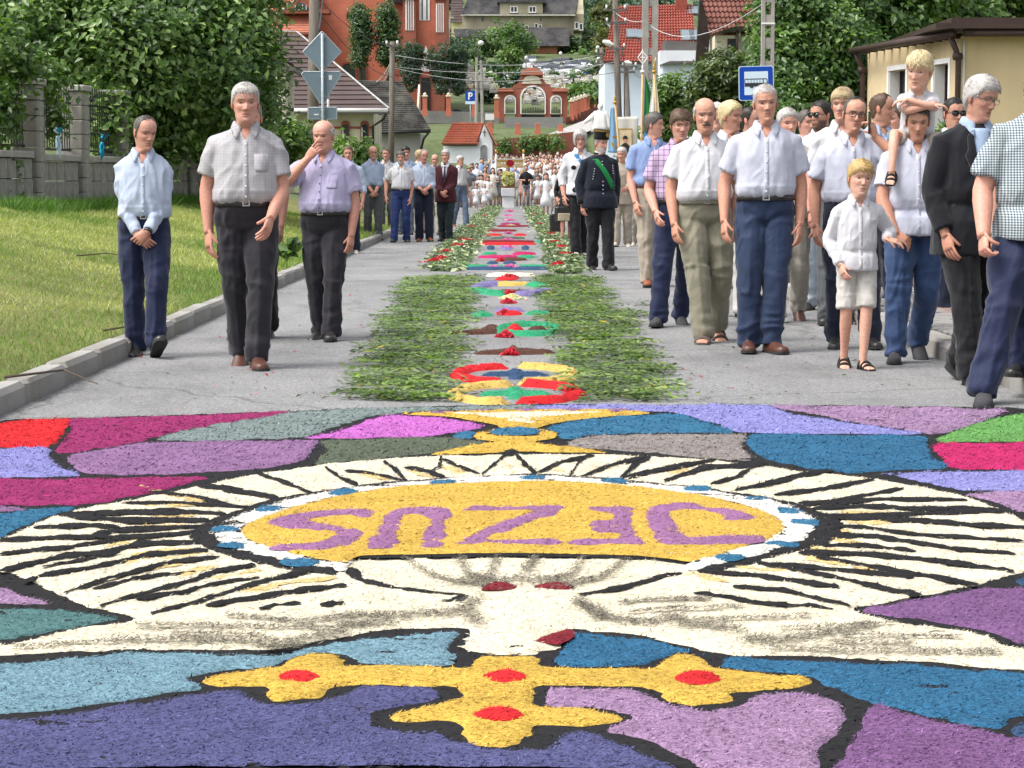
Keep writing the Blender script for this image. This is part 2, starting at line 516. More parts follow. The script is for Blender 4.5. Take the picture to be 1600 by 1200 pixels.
 # ------------------------------------------------------------------ left: block fence
m_block=mat('split_block',(.33,.32,.295),.95,.3,5,70,1.0,.012,dirt=(.17,.165,.14))
m_cap=mat('block_cap',(.36,.35,.32),.95,.2,4,60,.6,.008)
m_iron=mat('black_iron',(.02,.021,.024),.5,.2,5,50,.1)
fence_p=[31.7+2.35*k for k in range(8)]
def fence_x(y):return-7.42+(y-34)*.105
e_f=empty('garden_fence',(fence_x(34),34,.85),label='grey split-block garden wall with pillars and black iron railings under the walnut tree',cat='fence')
def into(o,e):
 o.location=Vector(o.location)-Vector(e.location)
blk=[]
for w,d,h in((.40,.40,.225),(.47,.47,.09)):
 ms=[]
 for k in range(3):
  mb=MB();mb.bbox((0,0,0),(w,d,h),.02)
  me=mb.mesh('block',m_block if h>.1 else m_cap)
  ms.append(me)
 blk.append(ms)
for i,y in enumerate(fence_p):
 x=fence_x(y);z0=land_z(x,y)-.1
 pl=empty('pillar',Vector((x,y,z0))-Vector(e_f.location),-.1,parent=e_f)
 for k in range(8):
  link('block',random.choice(blk[0]),pl,(random.uniform(-.006,.006),random.uniform(-.006,.006),.115+k*.235),(0,0,random.uniform(-.02,.02)))
 link('cap',blk[1][0],pl,(0,0,8*.235+.045))
 if i==len(fence_p)-1:break
 y2=fence_p[i+1];a=math.atan2(fence_x(y2)-x,y2-y)
 wl=empty('low_wall',Vector((x,y,z0))-Vector(e_f.location),-a,parent=e_f)
 L=y2-y-.40
 for r_ in range(2):
  for k in range(5):
   mb=MB();mb.bbox((0,0,0),(.26,L/5-.012,.30),.018)
   link('block',mb.mesh('block',m_block),wl,(random.uniform(-.008,.008),.20+L*(k+.5)/5+0,.1+.155+r_*.312))
 mb=MB();mb.bbox((0,0,0),(.34,L-.01,.1),.02)
 link('coping',mb.mesh('coping',m_cap),wl,(0,.2+L/2,.1+.68))
 rl=empty('railing',(0,.2,.85),parent=wl)
 mb=MB()
 for z in(.06,.82):
  mb.box((0,L/2,z),(.03,L,.035))
 mb.build('rail',m_iron,rl)
 nb=15
 mbb=MB();mbb.tube([(0,0,.02),(0,0,1.0)],.009,5)
 mbb.tube([(0,0,1.0),(0,0,1.05)],[.016,.002],5)
 for z in(.3,.62):mbb.ball((0,0,z),.02,6,4)
 bar=mbb.mesh('bar',m_iron)
 for k in range(nb):
  arch=.12*math.sin(PI*(k+.5)/nb)
  link('bar',bar,rl,(0,L*(k+.5)/nb,arch*.6))
  # ribbons tied to the railings
m_rib=[mat('turquoise_ribbon',lin((30,150,185)),.5,.15,9,60,.2),mat('white_ribbon',lin((205,228,240)),.5,.1,9,60,.2)]
for px,py,d,lb,fl in((76,212,35.0,'pale blue and white ribbon bow tied on the iron railing',1),(146,222,37.3,'turquoise ribbon hanging on the iron railing behind leaves',0)):
 c=P(px,py,d);c.x+=.15
 e=empty('ribbon',c,label=lb,cat='ribbon')
 for k in range(5):
  mb=MB();a=random.uniform(-1,1);L=random.uniform(.16,.36)*(1.2 if k>1 else .6)
  pts=[Vector((0,0,0))+Vector((a*.12*t+.02*math.sin(9*t+k),-.02*t,(-L if k>1 else .1)*t+(0 if k>1 else .03)))for t in np.linspace(0,1,6)]
  mb.tube(pts,[.02,.035,.03,.035,.03,.012],6,flat=.15)
  mb.build('streamer' if k>1 else 'loop',m_rib[(k+fl)%2 if fl else 0],e,True)
  # ------------------------------------------------------------------ trees
m_bark=mat('bark',(.075,.06,.048),.95,.4,4,30,1.0,.02,stretch=(1,1,.25))
PAL_WALNUT=[(0.049,0.103,0.032),(0.067,0.134,0.036),(0.113,0.203,0.054),(0.166,0.27,0.083),(0.259,0.362,0.13)]
PAL_DARK=[(0.038,0.083,0.033),(0.048,0.09,0.033),(0.075,0.131,0.045),(0.122,0.194,0.071)]
PAL_MID=[(0.054,0.112,0.036),(0.072,0.138,0.04),(0.12,0.21,0.06),(0.206,0.319,0.103)]
PAL_BLUE=[(0.025,0.057,0.035),(0.043,0.088,0.048),(0.069,0.122,0.062)]
PAL_LIGHT=[(0.053,0.105,0.021),(0.095,0.168,0.037),(0.137,0.221,0.053)]
def trunk(mb,base,top,r0,r1,bends=5,wob=.12):
 base,top=Vector(base),Vector(top)
 pts=[base.lerp(top,t)+Vector((random.uniform(-wob,wob),random.uniform(-wob,wob),0))*(t*(1-t)*4)for t in np.linspace(0,1,bends)]
 mb.tube(pts,list(np.linspace(r0,r1,bends)),8)
 return pts
def tree(name,base,blobs,n,size,pal,label,cat='tree',group=None,r0=.2,clump=.2,per=26,droop=0,seed=1,fill=.6,limbs=True,mat_=None,elong=1.7):
 base=Vector(base)
 e=empty(name,base,label=label,cat=cat,group=group)
 mb=MB()
 lb=[(Vector(c)-base,r)for c,r in blobs]
 mid=sum((c for c,r in lb),Vector())/len(lb)
 pts=trunk(mb,(0,0,-.2),(mid.x*.8,mid.y*.8,mid.z),r0,r0*.45)
 if limbs:
  for c,r in lb:
   s=pts[random.randint(2,4)]
   mb.tube([s,s.lerp(c,.5)+Vector((0,0,.15*r[2])),c],[r0*.4,r0*.25,r0*.08],6)
   for q in range(3):
    d=Vector((random.uniform(-1,1)*r[0],random.uniform(-1,1)*r[1],random.uniform(-.6,1)*r[2]))*.75
    mb.tube([c,c+d*.5+Vector((0,0,.05)),c+d],[r0*.12,r0*.07,r0*.025],5)
 mb.build('trunk',m_bark,e,True)
 crown('crown',[(tuple(c),r)for c,r in lb],n,size,pal,e,mat_,clump,per,elong,droop,seed,fill)
 return e
def B(px,py,d,rx,ry,rz):return(P(px,py,d),(rx,ry,rz))
tree('walnut_tree',(-7.9,42.5,.9),[B(60,40,40,1.7,1.6,1.5),B(190,60,40,1.5,1.6,1.3),B(300,70,41,1.35,1.5,1.3),B(360,120,42,.95,1.2,1.05),B(120,-50,41,2.2,2,1.3),B(300,-40,42,1.9,2,1.3),B(250,115,42,1.1,1.2,.75),B(380,30,43,.6,1.0,1.2),B(395,150,43.5,.42,.7,.55),B(325,190,43.5,.6,1.0,.6),B(70,85,42,1.3,1.2,.75),B(160,100,42,.9,1.2,.8)],
60000,.085,PAL_WALNUT,'large walnut tree spreading dense glossy leaves over the block fence',r0=.28,clump=.2,droop=.35,seed=2,fill=.45)
tree('birch_tree',(-8.3,33.2,.9),[B(2,90,33,.5,.7,.8),B(4,170,33,.2,.4,.5),B(3,235,33,.12,.3,.35),B(84,165,35.4,.2,.25,.3),B(80,195,35.4,.14,.2,.25),B(60,110,34.5,.5,.5,.25)],
3000,.075,[(.045,.095,.02),(.075,.14,.03),(.11,.18,.045)],'light green drooping branches hanging over the first pillars of the fence',r0=.12,clump=.12,droop=.9,seed=3,fill=.2)
tree('hanging_bush',(-6.9,40.4,.9),[B(160,165,38.6,.42,.4,.4),B(165,205,38.6,.18,.25,.32),B(250,200,40.5,.65,.5,.6),B(340,245,45,.6,.7,.5),B(288,205,43.5,.38,.5,.4)],
6500,.085,PAL_WALNUT[1:],'bushy drooping branches hiding the railing beside the lawn','bush',r0=.1,clump=.16,droop=.7,seed=4,fill=.3)
tree('garden_bush',(-5.6,47.5,.8),[B(440,232,47,.42,.5,.5),B(466,222,48,.3,.4,.35)],2400,.085,PAL_LIGHT,'light green leafy bush behind the bald man','bush',r0=.05,clump=.13,seed=5,fill=.3)
tree('garden_bush',(-3.9,60,.5),[B(560,246,60,.55,.5,.45),B(535,238,61,.3,.4,.3)],1800,.09,PAL_LIGHT,'low bush under the arched house windows','bush',r0=.05,clump=.14,seed=6,fill=.3)
# right side: wall of ivy clad trees, thuja, willow shrub
hed=[(1225,30,50),(1232,110,49.5),(1228,190,49),(1290,60,50),(1290,150,50),(1285,235,49.5),(1335,110,51),(1335,200,50.5),(1250,-40,51),(1320,-10,52)]
tree('ivy_clad_tree',(7.0,51,0),[B(x,y,d,.72,.7,.95)for x,y,d in hed]+[B(1240,270,49.5,.9,.7,.7),B(1320,280,50,.9,.7,.7)],44000,.09,PAL_MID,'wall of ivy clad tree foliage beside the bus stop sign',r0=.2,clump=.17,seed=7,fill=.5)
tree('broadleaf_tree',(8.6,54,0),[B(1380,20,54,1.0,1,.9),B(1310,-60,54,1.5,1,1.1),B(1440,-30,54.5,1.1,1,.9),B(1390,-110,55,1.6,1.4,1),B(1350,50,54,.8,.8,.8)],13000,.12,PAL_MID,'broadleaf tree rising behind the near end of the yellow building eaves',r0=.22,clump=.22,seed=8,fill=.45)
tree('broadleaf_tree',(11.8,55,0),[B(1500,15,56,1.1,1,.8),B(1560,35,58,.9,1,.55),B(1520,-60,57,1.6,1.2,.9),B(1600,-20,58,1.3,1.2,.8)],11000,.12,PAL_WALNUT,'broadleaf tree with sky gaps above the roof of the yellow building',r0=.22,clump=.22,seed=9,fill=.45)
tree('thuja_bush',(5.4,57,0),[B(1130,125,56,.75,.7,.75),B(1105,150,56,.5,.6,.6),B(1165,145,57,.55,.6,.7),B(1140,195,56,.95,.7,.7),B(1130,250,56,1.1,.7,.8)],12000,.085,[(.035,.065,.014),(.065,.105,.022),(.10,.14,.035)],'rounded clipped thuja bush left of the bus stop sign','bush',r0=.1,clump=.13,seed=10,fill=.6)
tree('willow_shrub',(4.0,62,0),[B(1045,150,62,.4,.5,.75),B(1070,180,62,.45,.5,.6),B(1030,200,62,.4,.5,.5)],3600,.075,PAL_LIGHT,'feathery light green shrub in front of the white house','bush',r0=.05,clump=.14,seed=11,fill=.2,elong=3.2)
e=empty('potted_shrub',P(1458,235,41),label='thin leafy shrub by the window of the yellow building',cat='plant')
crown('crown',[((0,0,0),(.25,.2,.5)),((-.9,0,-.2),(.2,.2,.35)),((1.9,-.3,-.3),(.2,.2,.2))],900,.07,PAL_MID,e,None,.09,20,seed=12,fill=.2)
MB().tube([(0,0,-1.8),(0,0,0),(.05,0,.4)],[.03,.02,.01],6).build('stem',m_bark,e)
# ------------------------------------------------------------------ buildings
m_cream=mat('cream_render',lin((222,214,190),.85),.95,.1,1.2,40,.3,.006,dirt=lin((176,168,148),.8))
m_white=mat('white_render',lin((232,236,240),.9),.9,.06,.8,40,.2,.005)
m_bluew=mat('bluish_render',lin((214,226,238),.9),.9,.06,.8,40,.2,.005)
m_beige=mat('beige_render',lin((182,174,150),.8),.95,.2,.35,12,.4,.01,dirt=lin((140,132,112),.7))
m_yell=mat('yellow_render',lin((226,206,166),.78),.95,.1,.8,60,.3,.005,dirt=lin((190,170,128),.72))
m_brick=mat('church_brick',lin((200,120,96),.8),.9,.2,.5,9,.4,.01)
m_brick2=mat('church_trim_brick',lin((174,106,88),.70),.9,.2,.5,9,.4,.01)
m_orange=mat('orange_tile',lin((204,130,106),.75),.85,.2,.6,14,.4,.01)
m_redtile=mat('red_tile',lin((164,86,74),.75),.8,.25,.7,14,.4,.01)
m_brtile=mat('brown_tile',lin((126,82,72),.75),.8,.25,.9,14,.4,.01)
m_plum=mat('plum_tile',lin((100,86,84),.66),.8,.18,.9,14,.3,.01)
m_slate=mat('old_slate',lin((82,80,78),.7),.95,.6,2.2,9,1.0,.03,dirt=lin((140,140,128),.7))
m_dslate=mat('dark_slate',lin((82,82,86),.7),.95,.5,.7,4,.8,.03,dirt=lin((128,126,122),.7))
m_trim=mat('white_trim',lin((238,238,236),.9),.7,.05,2,50,.1)
m_dark=mat('dark_opening',(.018,.018,.02),.6,.2,2,20,0)
m_glass=mat('window_glass',(.045,.055,.065),.08,.2,.8,3,0,spec=.6)
m_brown=mat('brown_gutter',(.055,.035,.03),.45,.15,3,40,.1)
m_gutter=mat('grey_gutter',(.12,.11,.105),.5,.15,3,40,.1)
m_wood=mat('weathered_wood',(.15,.13,.11),.95,.3,3,40,.7,.01,stretch=(3,3,.3))
m_conc=mat('pole_concrete',(.33,.315,.29),.95,.2,3,50,.6,.006)
m_steel=mat('galvanised',(.34,.385,.41),.45,.1,4,60,.1,metal=.3)
def quad_courses(a,b_,c,d,n,thick,mb,m=0,lip=.5,wave=0,nseg=1):
 """roof of n overlapping courses: a-b the eave, d-c the ridge; each course a thin tilted slab"""
 a,b_,c,d=map(Vector,(a,b_,c,d))
 nn=(b_-a).cross(d-a).normalized()
 if nn.z<0:nn=-nn
 for k in range(n):
  t0,t1=k/n,min(1,(k+1.12)/n)
  p0,p1=a.lerp(d,t0),b_.lerp(c,t0)
  q0,q1=a.lerp(d,t1),b_.lerp(c,t1)
  lo=nn*thick;hi=nn*thick*.12
  if not wave:
   mb.add([p0+lo,p1+lo,q1+hi,q0+hi,p0-nn*.01,p1-nn*.01],[(0,1,2,3),(4,5,1,0)],None,m)
  else:
   v=[];ns=wave*4
   for i in range(ns+1):
    s=i/ns
    u=nn*(.5+.5*math.sin(2*PI*s*wave))*thick*1.2
    v+=[p0 .lerp(p1,s)-nn*.01,p0 .lerp(p1,s)+lo+u,q0 .lerp(q1,s)+hi+u*.8]
   f=[]
   for i in range(ns):
    o=i*3
    f+=[(o,o+3,o+4,o+1),(o+1,o+4,o+5,o+2)]
   mb.add(v,f,None,m)
def loc(e,v):return Vector(v)-Vector(e.location)
def slab(mb,pts,th,col=None,m=0):
 """thin solid from a planar polygon (3d points), thickened along its normal"""
 pts=[Vector(p)for p in pts]
 n=(pts[1]-pts[0]).cross(pts[2]-pts[0]).normalized()*th
 k=len(pts)
 mb.add(pts+[p+n for p in pts],[tuple(range(k)),tuple(reversed(range(k,2*k)))]+[(i,(i+1)%k,(i+1)%k+k,i+k)for i in range(k)],col,m)
def wall_box(name,e,x0,x1,y0,y1,z0,z1,m_):
 return MB().box(((x0+x1)/2,(y0+y1)/2,(z0+z1)/2),(x1-x0,y1-y0,z1-z0)).build(name,m_,e)
def window(e,x,y,z,w,h,frame=m_trim,glass=m_glass,bars=(1,0),fr=.06,proud=.03,depth=.12,sill=True,face='y',name='window'):
 """window on a wall facing the camera (face y) centred on x,z; the wall surface is at y"""
 f=MB()
 o=[(-w/2,-h/2),(w/2,-h/2),(w/2,h/2),(-w/2,h/2)]
 i_=[(-w/2+fr,-h/2+fr),(w/2-fr,-h/2+fr),(w/2-fr,h/2-fr),(-w/2+fr,h/2-fr)]
 f.prism(o,-proud,.03,'y',holes=[i_])
 for k in range(bars[0]):f.box((-w/2+w*(k+1)/(bars[0]+1),-.004,0),(fr*.8,.03,h-2*fr))
 for k in range(bars[1]):f.box((0,-.004,-h/2+h*(k+1)/(bars[1]+1)),(w-2*fr,.026,fr*.7))
 fo=f.build(name,frame,e,loc=(x,y,z),rot=(0,0,0 if face=='y' else PI/2*(1 if face=='x' else-1)))
 MB().box((0,.012,0),(w-fr,.012,h-fr)).build('pane',glass,fo)
 if sill:MB().box((0,-proud-.03,-h/2-.03),(w+.14,.14,.05)).build('sill',m_conc,fo)
 return fo
 # --- plum roofed house on the left, d = 80
D=80.0
e=empty('brown_roof_house',P(520,236,D),label='cream house with plum brown tiled roof and narrow arched brick windows',cat='house')
e.location.z=.6
A0,A1,A2,A3=P(405,172,D),P(606,171,D),P(462,52,D+4.6),P(400,50,D+4.6)
mb=MB();quad_courses(*[loc(e,p)for p in(A0,A1,A2,A3)],17,.05,mb)
mb.build('roof',m_plum,e)
mb=MB();mb.tube([loc(e,A1)+Vector((.05,0,.04)),loc(e,A2)+Vector((.05,0,.06))],.035,6);mb.tube([loc(e,A2)+Vector((0,0,.06)),loc(e,A3)+Vector((0,0,.06))],.035,6);mb.build('verge',mat('grey_trim',(.42,.42,.41),.7),e)
x0,x1=loc(e,P(404,200,D+.4)).x,loc(e,P(584,200,D+.4)).x
zt=loc(e,A0).z-.02
wall_box('wall',e,x0,x1,.35,5.2,-1.5,zt-.05,m_cream)
slab_pts=[loc(e,A1)+Vector((-.55,.4,-.1)),loc(e,A2)+Vector((0,0,-.1)),Vector((x1,5.1,zt-.1))]
mb=MB();slab(mb,slab_pts,.05);mb.build('gable',m_cream,e)
mb=MB();mb.box(((x0+x1)/2+.25,.02,zt-.07),(x1-x0+.7,.75,.09));mb.build('soffit',m_gutter,e)
mb=MB();mb.tube([(x0,-.32,zt-.0),(x1+.55,-.32,zt-.0)],.075,8);mb.build('gutter',m_trim,e,True)
mb=MB();mb.tube([(x1+.5,-.3,zt-.05),(x1+.4,-.1,zt-.3),(x1-.02,.3,zt-.55),(x1-.02,.28,-1.4)],.05,8);mb.build('downpipe',m_brown,e,True)
zz_=loc(e,P(540,199,D)).z
for xa,xb in((loc(e,P(505,0,D)).x,loc(e,P(532,0,D)).x),(loc(e,P(545,0,D)).x,loc(e,P(562,0,D)).x),(loc(e,P(575,0,D)).x,x1)):
 MB().box(((xa+xb)/2,.335,zz_),(xb-xa,.05,.08)).build('string_course',m_brick2,e)
for px in(539,569):
 c=loc(e,P(px,205,D));zs,zb=loc(e,P(px,199,D)).z,loc(e,P(px,234,D)).z
 w=.12
 arch=[(w*math.cos(a),zs+w*1.0*math.sin(a))for a in np.linspace(0,PI,9)]
 o=[(w,zb)]+arch+[(-w,zb)]
 big=[(x*1.3,z+(.13 if z>zs+.02 else 0))for x,z in o]
 fr=MB().prism(big,.25,.37,'y',holes=[o]).build('window',m_brick2,e,loc=(c.x,0,0))
 MB().prism(o,.32,.36,'y').build('pane',m_glass,fr)
 MB().box((-w*.85,.30,(zs+zb)/2),(.05,.06,zs-zb)).build('frame',m_trim,fr)
 # --- cream gable house nearer, d = 66
D=66.0
e=empty('cream_gable_house',P(425,236,D),label='tall cream gable wall with two dark slots beside the walnut tree',cat='house')
e.location.z=.6
pts=[loc(e,P(360,250,D)),loc(e,P(446,250,D)),loc(e,P(446,104,D)),loc(e,P(360,40,D))]
for p in pts:p.y=0
pts[0].z=pts[1].z=-.8
mb=MB();mb.prism([(p.x,p.z)for p in pts],0,2.6);mb.build('wall',m_cream,e)
a,b2=pts[3]+Vector((-.1,-.3,.1)),pts[2]+Vector((.22,-.3,-.03))
mb=MB();quad_courses(b2+Vector((0,3.2,0)),b2,a,a+Vector((0,3.2,0)),7,.06,mb);mb.build('roof',m_slate,e)
mb=MB();mb.box((b2 .x,1.3,b2 .z-.06),(.16,3.4,.1));mb.box((b2 .x-.25,-.2,b2 .z+.06),(.6,.1,.09),M=Matrix.Rotation(R(37),4,'Y'));mb.build('eave_board',m_gutter,e)
for px in(421,436):
 c=loc(e,P(px,181,D));MB().box((c.x,-.003,c.z),(.065,.05,.46)).build('slot',m_dark,e)
 # --- slate roofed shed, d = 96
D=96.0
e=empty('slate_roof_shed',P(620,245,D),label='grey rendered shed with mossy old slate roof',cat='shed')
e.location.z=.5
q=[loc(e,P(580,206,D)),loc(e,P(673,204,D)),loc(e,P(628,128,D+4)),loc(e,P(552,126,D+4))]
mb=MB();quad_courses(*q,26,.045,mb,wave=44);mb.build('roof',m_slate,e)
x0,x1=q[0].x-.1,loc(e,P(656,200,D)).x
wall_box('wall',e,x0,x1,.4,4.2,-1.5,q[0].z-.06,mat('grey_render',lin((168,166,160),.85),.95,.1,.8,30,.3,.006))
MB().prism([(.4,q[0].z-.2),(4.1,q[0].z-.2),(4.0,q[2].z-.12)],q[1].x-.7,q[1].x-.62,'x').build('gable',m_cream,e)
mb=MB();mb.tube([q[0]+Vector((0,-.05,-.04)),q[1]+Vector((0,-.05,-.04))],.07,6);mb.tube([q[1]+Vector((-.1,-.05,-.1)),q[1]+Vector((-.3,0,-.35)),Vector((x1+.05,.3,q[1].z-.75)),Vector((x1+.05,.3,-1.2))],.05,6);mb.build('gutter',m_dark,e,True)
MB().box((x1+.22,.5,0),(.4,.2,2.4)).build('white_panel',m_trim,e)
# --- chapel with orange roof, d = 121
D=121.0
e=empty('chapel',P(735,252,D),label='small white chapel with orange red tiled roof',cat='chapel')
gx0,gx1=loc(e,P(744,0,D)).x,loc(e,P(769,0,D)).x
zr,ze=loc(e,P(760,193,D)).z,loc(e,P(750,224,D)).z
W0=loc(e,P(692,0,D)).x
# nave runs left to right with a slight turn: gable end on the right
mid=(gx0+gx1)/2
wall_box('wall',e,W0,gx0+.05,0,3.0,-1.2,ze,m_white)
MB().prism([(gx0,-1.2),(gx1,-1.2),(gx1,ze+.12),(mid,zr-.05),(gx0,ze)],-.05,2.9).build('gable',m_white,e)
mb=MB();quad_courses((W0-.1,-.3,ze-.06),(gx0+.12,-.3,ze-.06),(mid+.05,.9,zr+.05),(W0+.5,.9,zr+.05),9,.06,mb,wave=20);mb.build('roof',m_orange,e)
mb=MB();slab(mb,[(mid,-.25,zr+.05),(gx1+.22,-.25,ze-.1),(gx1+.22,2.9,ze-.1),(mid,2.9,zr+.05)],.07);mb.build('roof_slope',m_orange,e)
mb=MB();slab(mb,[(gx0-.05,-.22,ze-.12),(gx0+.06,-.22,ze-.12),(mid,-.22,zr+.03),(mid,-.22,zr+.12)],.05);slab(mb,[(mid,-.22,zr+.03),(mid,-.22,zr+.12),(gx1+.2,-.22,ze-.1),(gx1+.1,-.22,ze-.1)],.05);mb.build('verge_board',m_brown,e)
MB().box(((W0+gx0)/2,-.2,ze-.08),(gx0-W0,.08,.12)).build('eave_board',m_brown,e)
w=.2;arch=[(w,-.6)]+[(w*math.cos(a),.1+w*math.sin(a))for a in np.linspace(0,PI,9)]+[(-w,-.6)]
nz=loc(e,P(757,238,D)).z
dr=MB().prism([(x*1.2,z*1.1)for x,z in arch],-.09,.02,holes=[arch]).build('niche',m_trim,e,loc=(mid-.02,0,nz+.1))
MB().prism(arch,-.07,-.056).build('niche_back',mat('niche_grey',(.25,.26,.27),.9),dr)
mb=MB();mb.box((mid,-.07,nz+1.05),(.03,.03,.36));mb.box((mid,-.07,nz+1.1),(.2,.03,.03));mb.build('cross',m_gutter,e)
# --- church, d = 175
D=175.0
e=empty('brick_church',P(560,175,D),label='large red brick church with white lancet windows',cat='church')
X=lambda px,d=D:loc(e,P(px,0,d)).x
Z=lambda py,d=D:loc(e,P(600,py,d)).z
wall_box('wall',e,X(395),X(642),2,26,-3,Z(-60),m_brick)
wall_box('side_aisle',e,X(380),X(487),-1.5,2.2,-3,Z(58),m_brick)
mb=MB();quad_courses((X(370),-2.0,Z(54)),(X(492),-2.0,Z(54)),(X(492),2.6,Z(-46)),(X(370),2.6,Z(-46)),26,.05,mb);mb.build('roof',m_orange,e)
mb=MB()
for k in range(9):mb.box((X(422+k*8),-1.95,Z(57)),(.1,.14,.34))
mb.box(((X(370)+X(490))/2,-1.9,Z(54.5)),(X(490)-X(370),.3,.16));mb.build('cornice',m_brick2,e)
# eyebrow dormer
yb=[(-2.2,0),(-1.5,.1),(-.95,.45),(-.5,.72),(0,.82),(.5,.72),(.95,.45),(1.5,.1),(2.2,0)]
dm=empty('dormer',(X(473),-1.1,Z(20)),parent=e)
inn=[(x*.5,z*.78)for x,z in yb if abs(x)<2]
MB().prism([(x*1.0,z*1.2+.06)for x,z in yb]+[(2.2,-.16),(-2.2,-.16)],-.5,1.5).build('dormer_roof',m_brick2,dm)
MB().prism(inn,-.56,-.4).build('pane',m_glass,dm)
mb=MB()
for x in(-.42,-.14,.14,.42):mb.box((x,-.58,.28),(.05,.05,.56-abs(x)*.5))
mb.build('mullion',m_trim,dm)
# transept and stair tower
wall_box('stair_turret',e,X(609),X(634),.2,4,-3,Z(-40),m_brick2)
MB().box((X(621),.1,Z(1.5)),(X(636)-X(607),.6,.34)).build('turret_cornice',m_dark,e)
wall_box('transept',e,X(633),X(697),-2.2,8,-3,Z(-40),m_brick)
for px0,px1 in((632,652),(682,699)):
 bt=wall_box('buttress',e,X(px0),X(px1),-2.7,-2.19,-3,Z(3),m_brick2)
 mb=MB();xa,xb=X(px0)-.1,X(px1)+.1
 mb.prism([(-2.9,Z(3)),(-2.1,Z(3)),(-2.1,Z(-7))],xa,xb,'x');mb.build('buttress_cap',m_orange,e)
for px,py0,py1,w,n in((642.5,5,51,13,4),(665,-20,35,16,2),(689,10,54,12,4)):
 yw=-2.72 if n==4 else-2.22
 fr=MB().box((X(px),yw,(Z(py0)+Z(py1))/2),(w*D/FPX,.06,Z(py0)-Z(py1))).build('lancet',m_trim,e)
 ww=w*D/FPX
 for k in range(n-1+(n==2)):
  x=X(px)+(k+.5-(n-1+(n==2))/2)*ww*(.27 if n==4 else .45)
  MB().box((x,yw-.035,(Z(py0)+Z(py1))/2),(ww*(.13 if n==4 else .12),.03,(Z(py0)-Z(py1))*.96)).build('pane',m_brick2 if n==4 else m_glass,fr)
ov=MB();ov.prism([(.14*math.cos(a),.33*math.sin(a))for a in np.linspace(0,2*PI,13)[:-1]],1.9,2.05);ov.build('oval_window',m_dark,e,loc=(X(541),0,Z(23)))
for px,py0,w,arc in((542,97,20,1),(563,100,12,1)):
 ww=w*D/FPX/2;zb=Z(128);zt=Z(py0)-zb
 o=[(ww,0)]+[(ww*math.cos(a),zt-ww*.5+ww*.5*math.sin(a))for a in np.linspace(0,PI,9)]+[(-ww,0)]
 d_=MB().prism([(x*1.18,z*1.08)for x,z in o],1.86,2.02,holes=[o]).build('door',m_brick2,e,loc=(X(px),0,zb))
 MB().prism(o,1.93,1.97).build('door_leaf',mat('green_door',(.04,.055,.045),.6),d_)
for px in(667,686):
 o=[(-.42,0),(.42,0),(.3,1.2),(0,2.0),(-.3,1.2)]
 pw=MB().prism(o,-2.3,-2.15).build('statue_niche',m_trim,e,loc=(X(px),0,Z(114)))
 MB().ball((0,-2.4,.9),(.18,.12,.5),8,6).build('niche_statue',mat('niche_stone',(.4,.36,.3),.9),pw,True)
pd=MB();pd.box((X(655),-2.6,Z(155)),(X(697)-X(615),1.0,3.0));pd.build('plinth',m_brick2,e)
ent=MB().box((X(667),-3.15,Z(150)),(.7,.1,2.6)).build('entrance',m_dark,e)
# --- beige tenement up the hill, d = 320
D=320.0
e=empty('hill_tenement',P(810,75,D),label='large beige tenement with dark slate roof and dormer up the hill',cat='house')
X=lambda px,d=D:loc(e,P(px,0,d)).x
Z=lambda py,d=D:loc(e,P(600,py,d)).z
wall_box('wall',e,X(722),X(896),0,9,-6,Z(23),m_beige)
MB().prism([(-.2,Z(48)),(9,Z(48)),(9,Z(23)),(4.5,Z(-14)),(-.2,Z(22))],X(896),X(912),'x').build('gable',m_beige,e)
mb=MB();quad_courses((X(720),-.5,Z(24)),(X(899),-.5,Z(22)),(X(906),4.6,Z(-18)),(X(735),4.6,Z(-18)),30,.06,mb);mb.build('roof',m_dslate,e)
wall_box('dormer',e,X(781),X(848),-.4,4,Z(23),Z(5),m_beige)
MB().box(((X(777)+X(852))/2,1.6,Z(3)),(X(852)-X(777),4.6,.35)).build('dormer_roof',m_dslate,e)
MB().box(((X(720)+X(899))/2,-.55,Z(24)),(X(899)-X(720),.2,.2)).build('gutter',mat('pale_gutter',(.5,.48,.42),.7),e)
for px,py in((803,15),(832,15)):window(e,X(px),-.42,Z(py),1.1,.95,bars=(1,0),fr=.14)
for px,py,w in((754,30,.5),(845,30,.4),(838,40,.5),(844,42,.5),(823,43,.6)):window(e,X(px),-.02,Z(py),w,.7,frame=m_trim if py>35 else m_beige,bars=(0,0),fr=.1,sill=False)
for px,py in((901,40),(908,42)):window(e,X(px),-.22,Z(py),.55,1.0,bars=(0,0),fr=.1)
mb=MB();quad_courses((X(822),-4.5,Z(75)),(X(889),-4.5,Z(75)),(X(889),-.3,Z(43)),(X(826),-.3,Z(43)),26,.06,mb);mb.build('lean_to_roof',m_dslate,e);mb=MB();quad_courses((X(712),-4.5,Z(62)),(X(770),-4.5,Z(62)),(X(775),-.3,Z(45)),(X(708),-.3,Z(45)),8,.09,mb);mb.build('lean_to_roof',m_dslate,e)
wall_box('lean_to_wall',e,X(821),X(870),-4,-.3,-6,Z(74),mat('old_brick',lin((158,108,82),.75),.95,.3,.4,6,.5))
e=empty('purple_roof_house',P(712,48,345),label='house with steep purple grey roof partly behind the church',cat='house')
mb=MB();c=Vector((0,0,0))
quad_courses(loc(e,P(704,35,345)),loc(e,P(723,35,345)),loc(e,P(723,-15,349)),loc(e,P(706,-15,349)),12,.08,mb);mb.build('roof',m_plum,e)
wall_box('wall',e,-.6,1.2,.4,5,-3,loc(e,P(712,35,345)).z,mat('pale_yellow_render',lin((226,214,160),.8),.9))
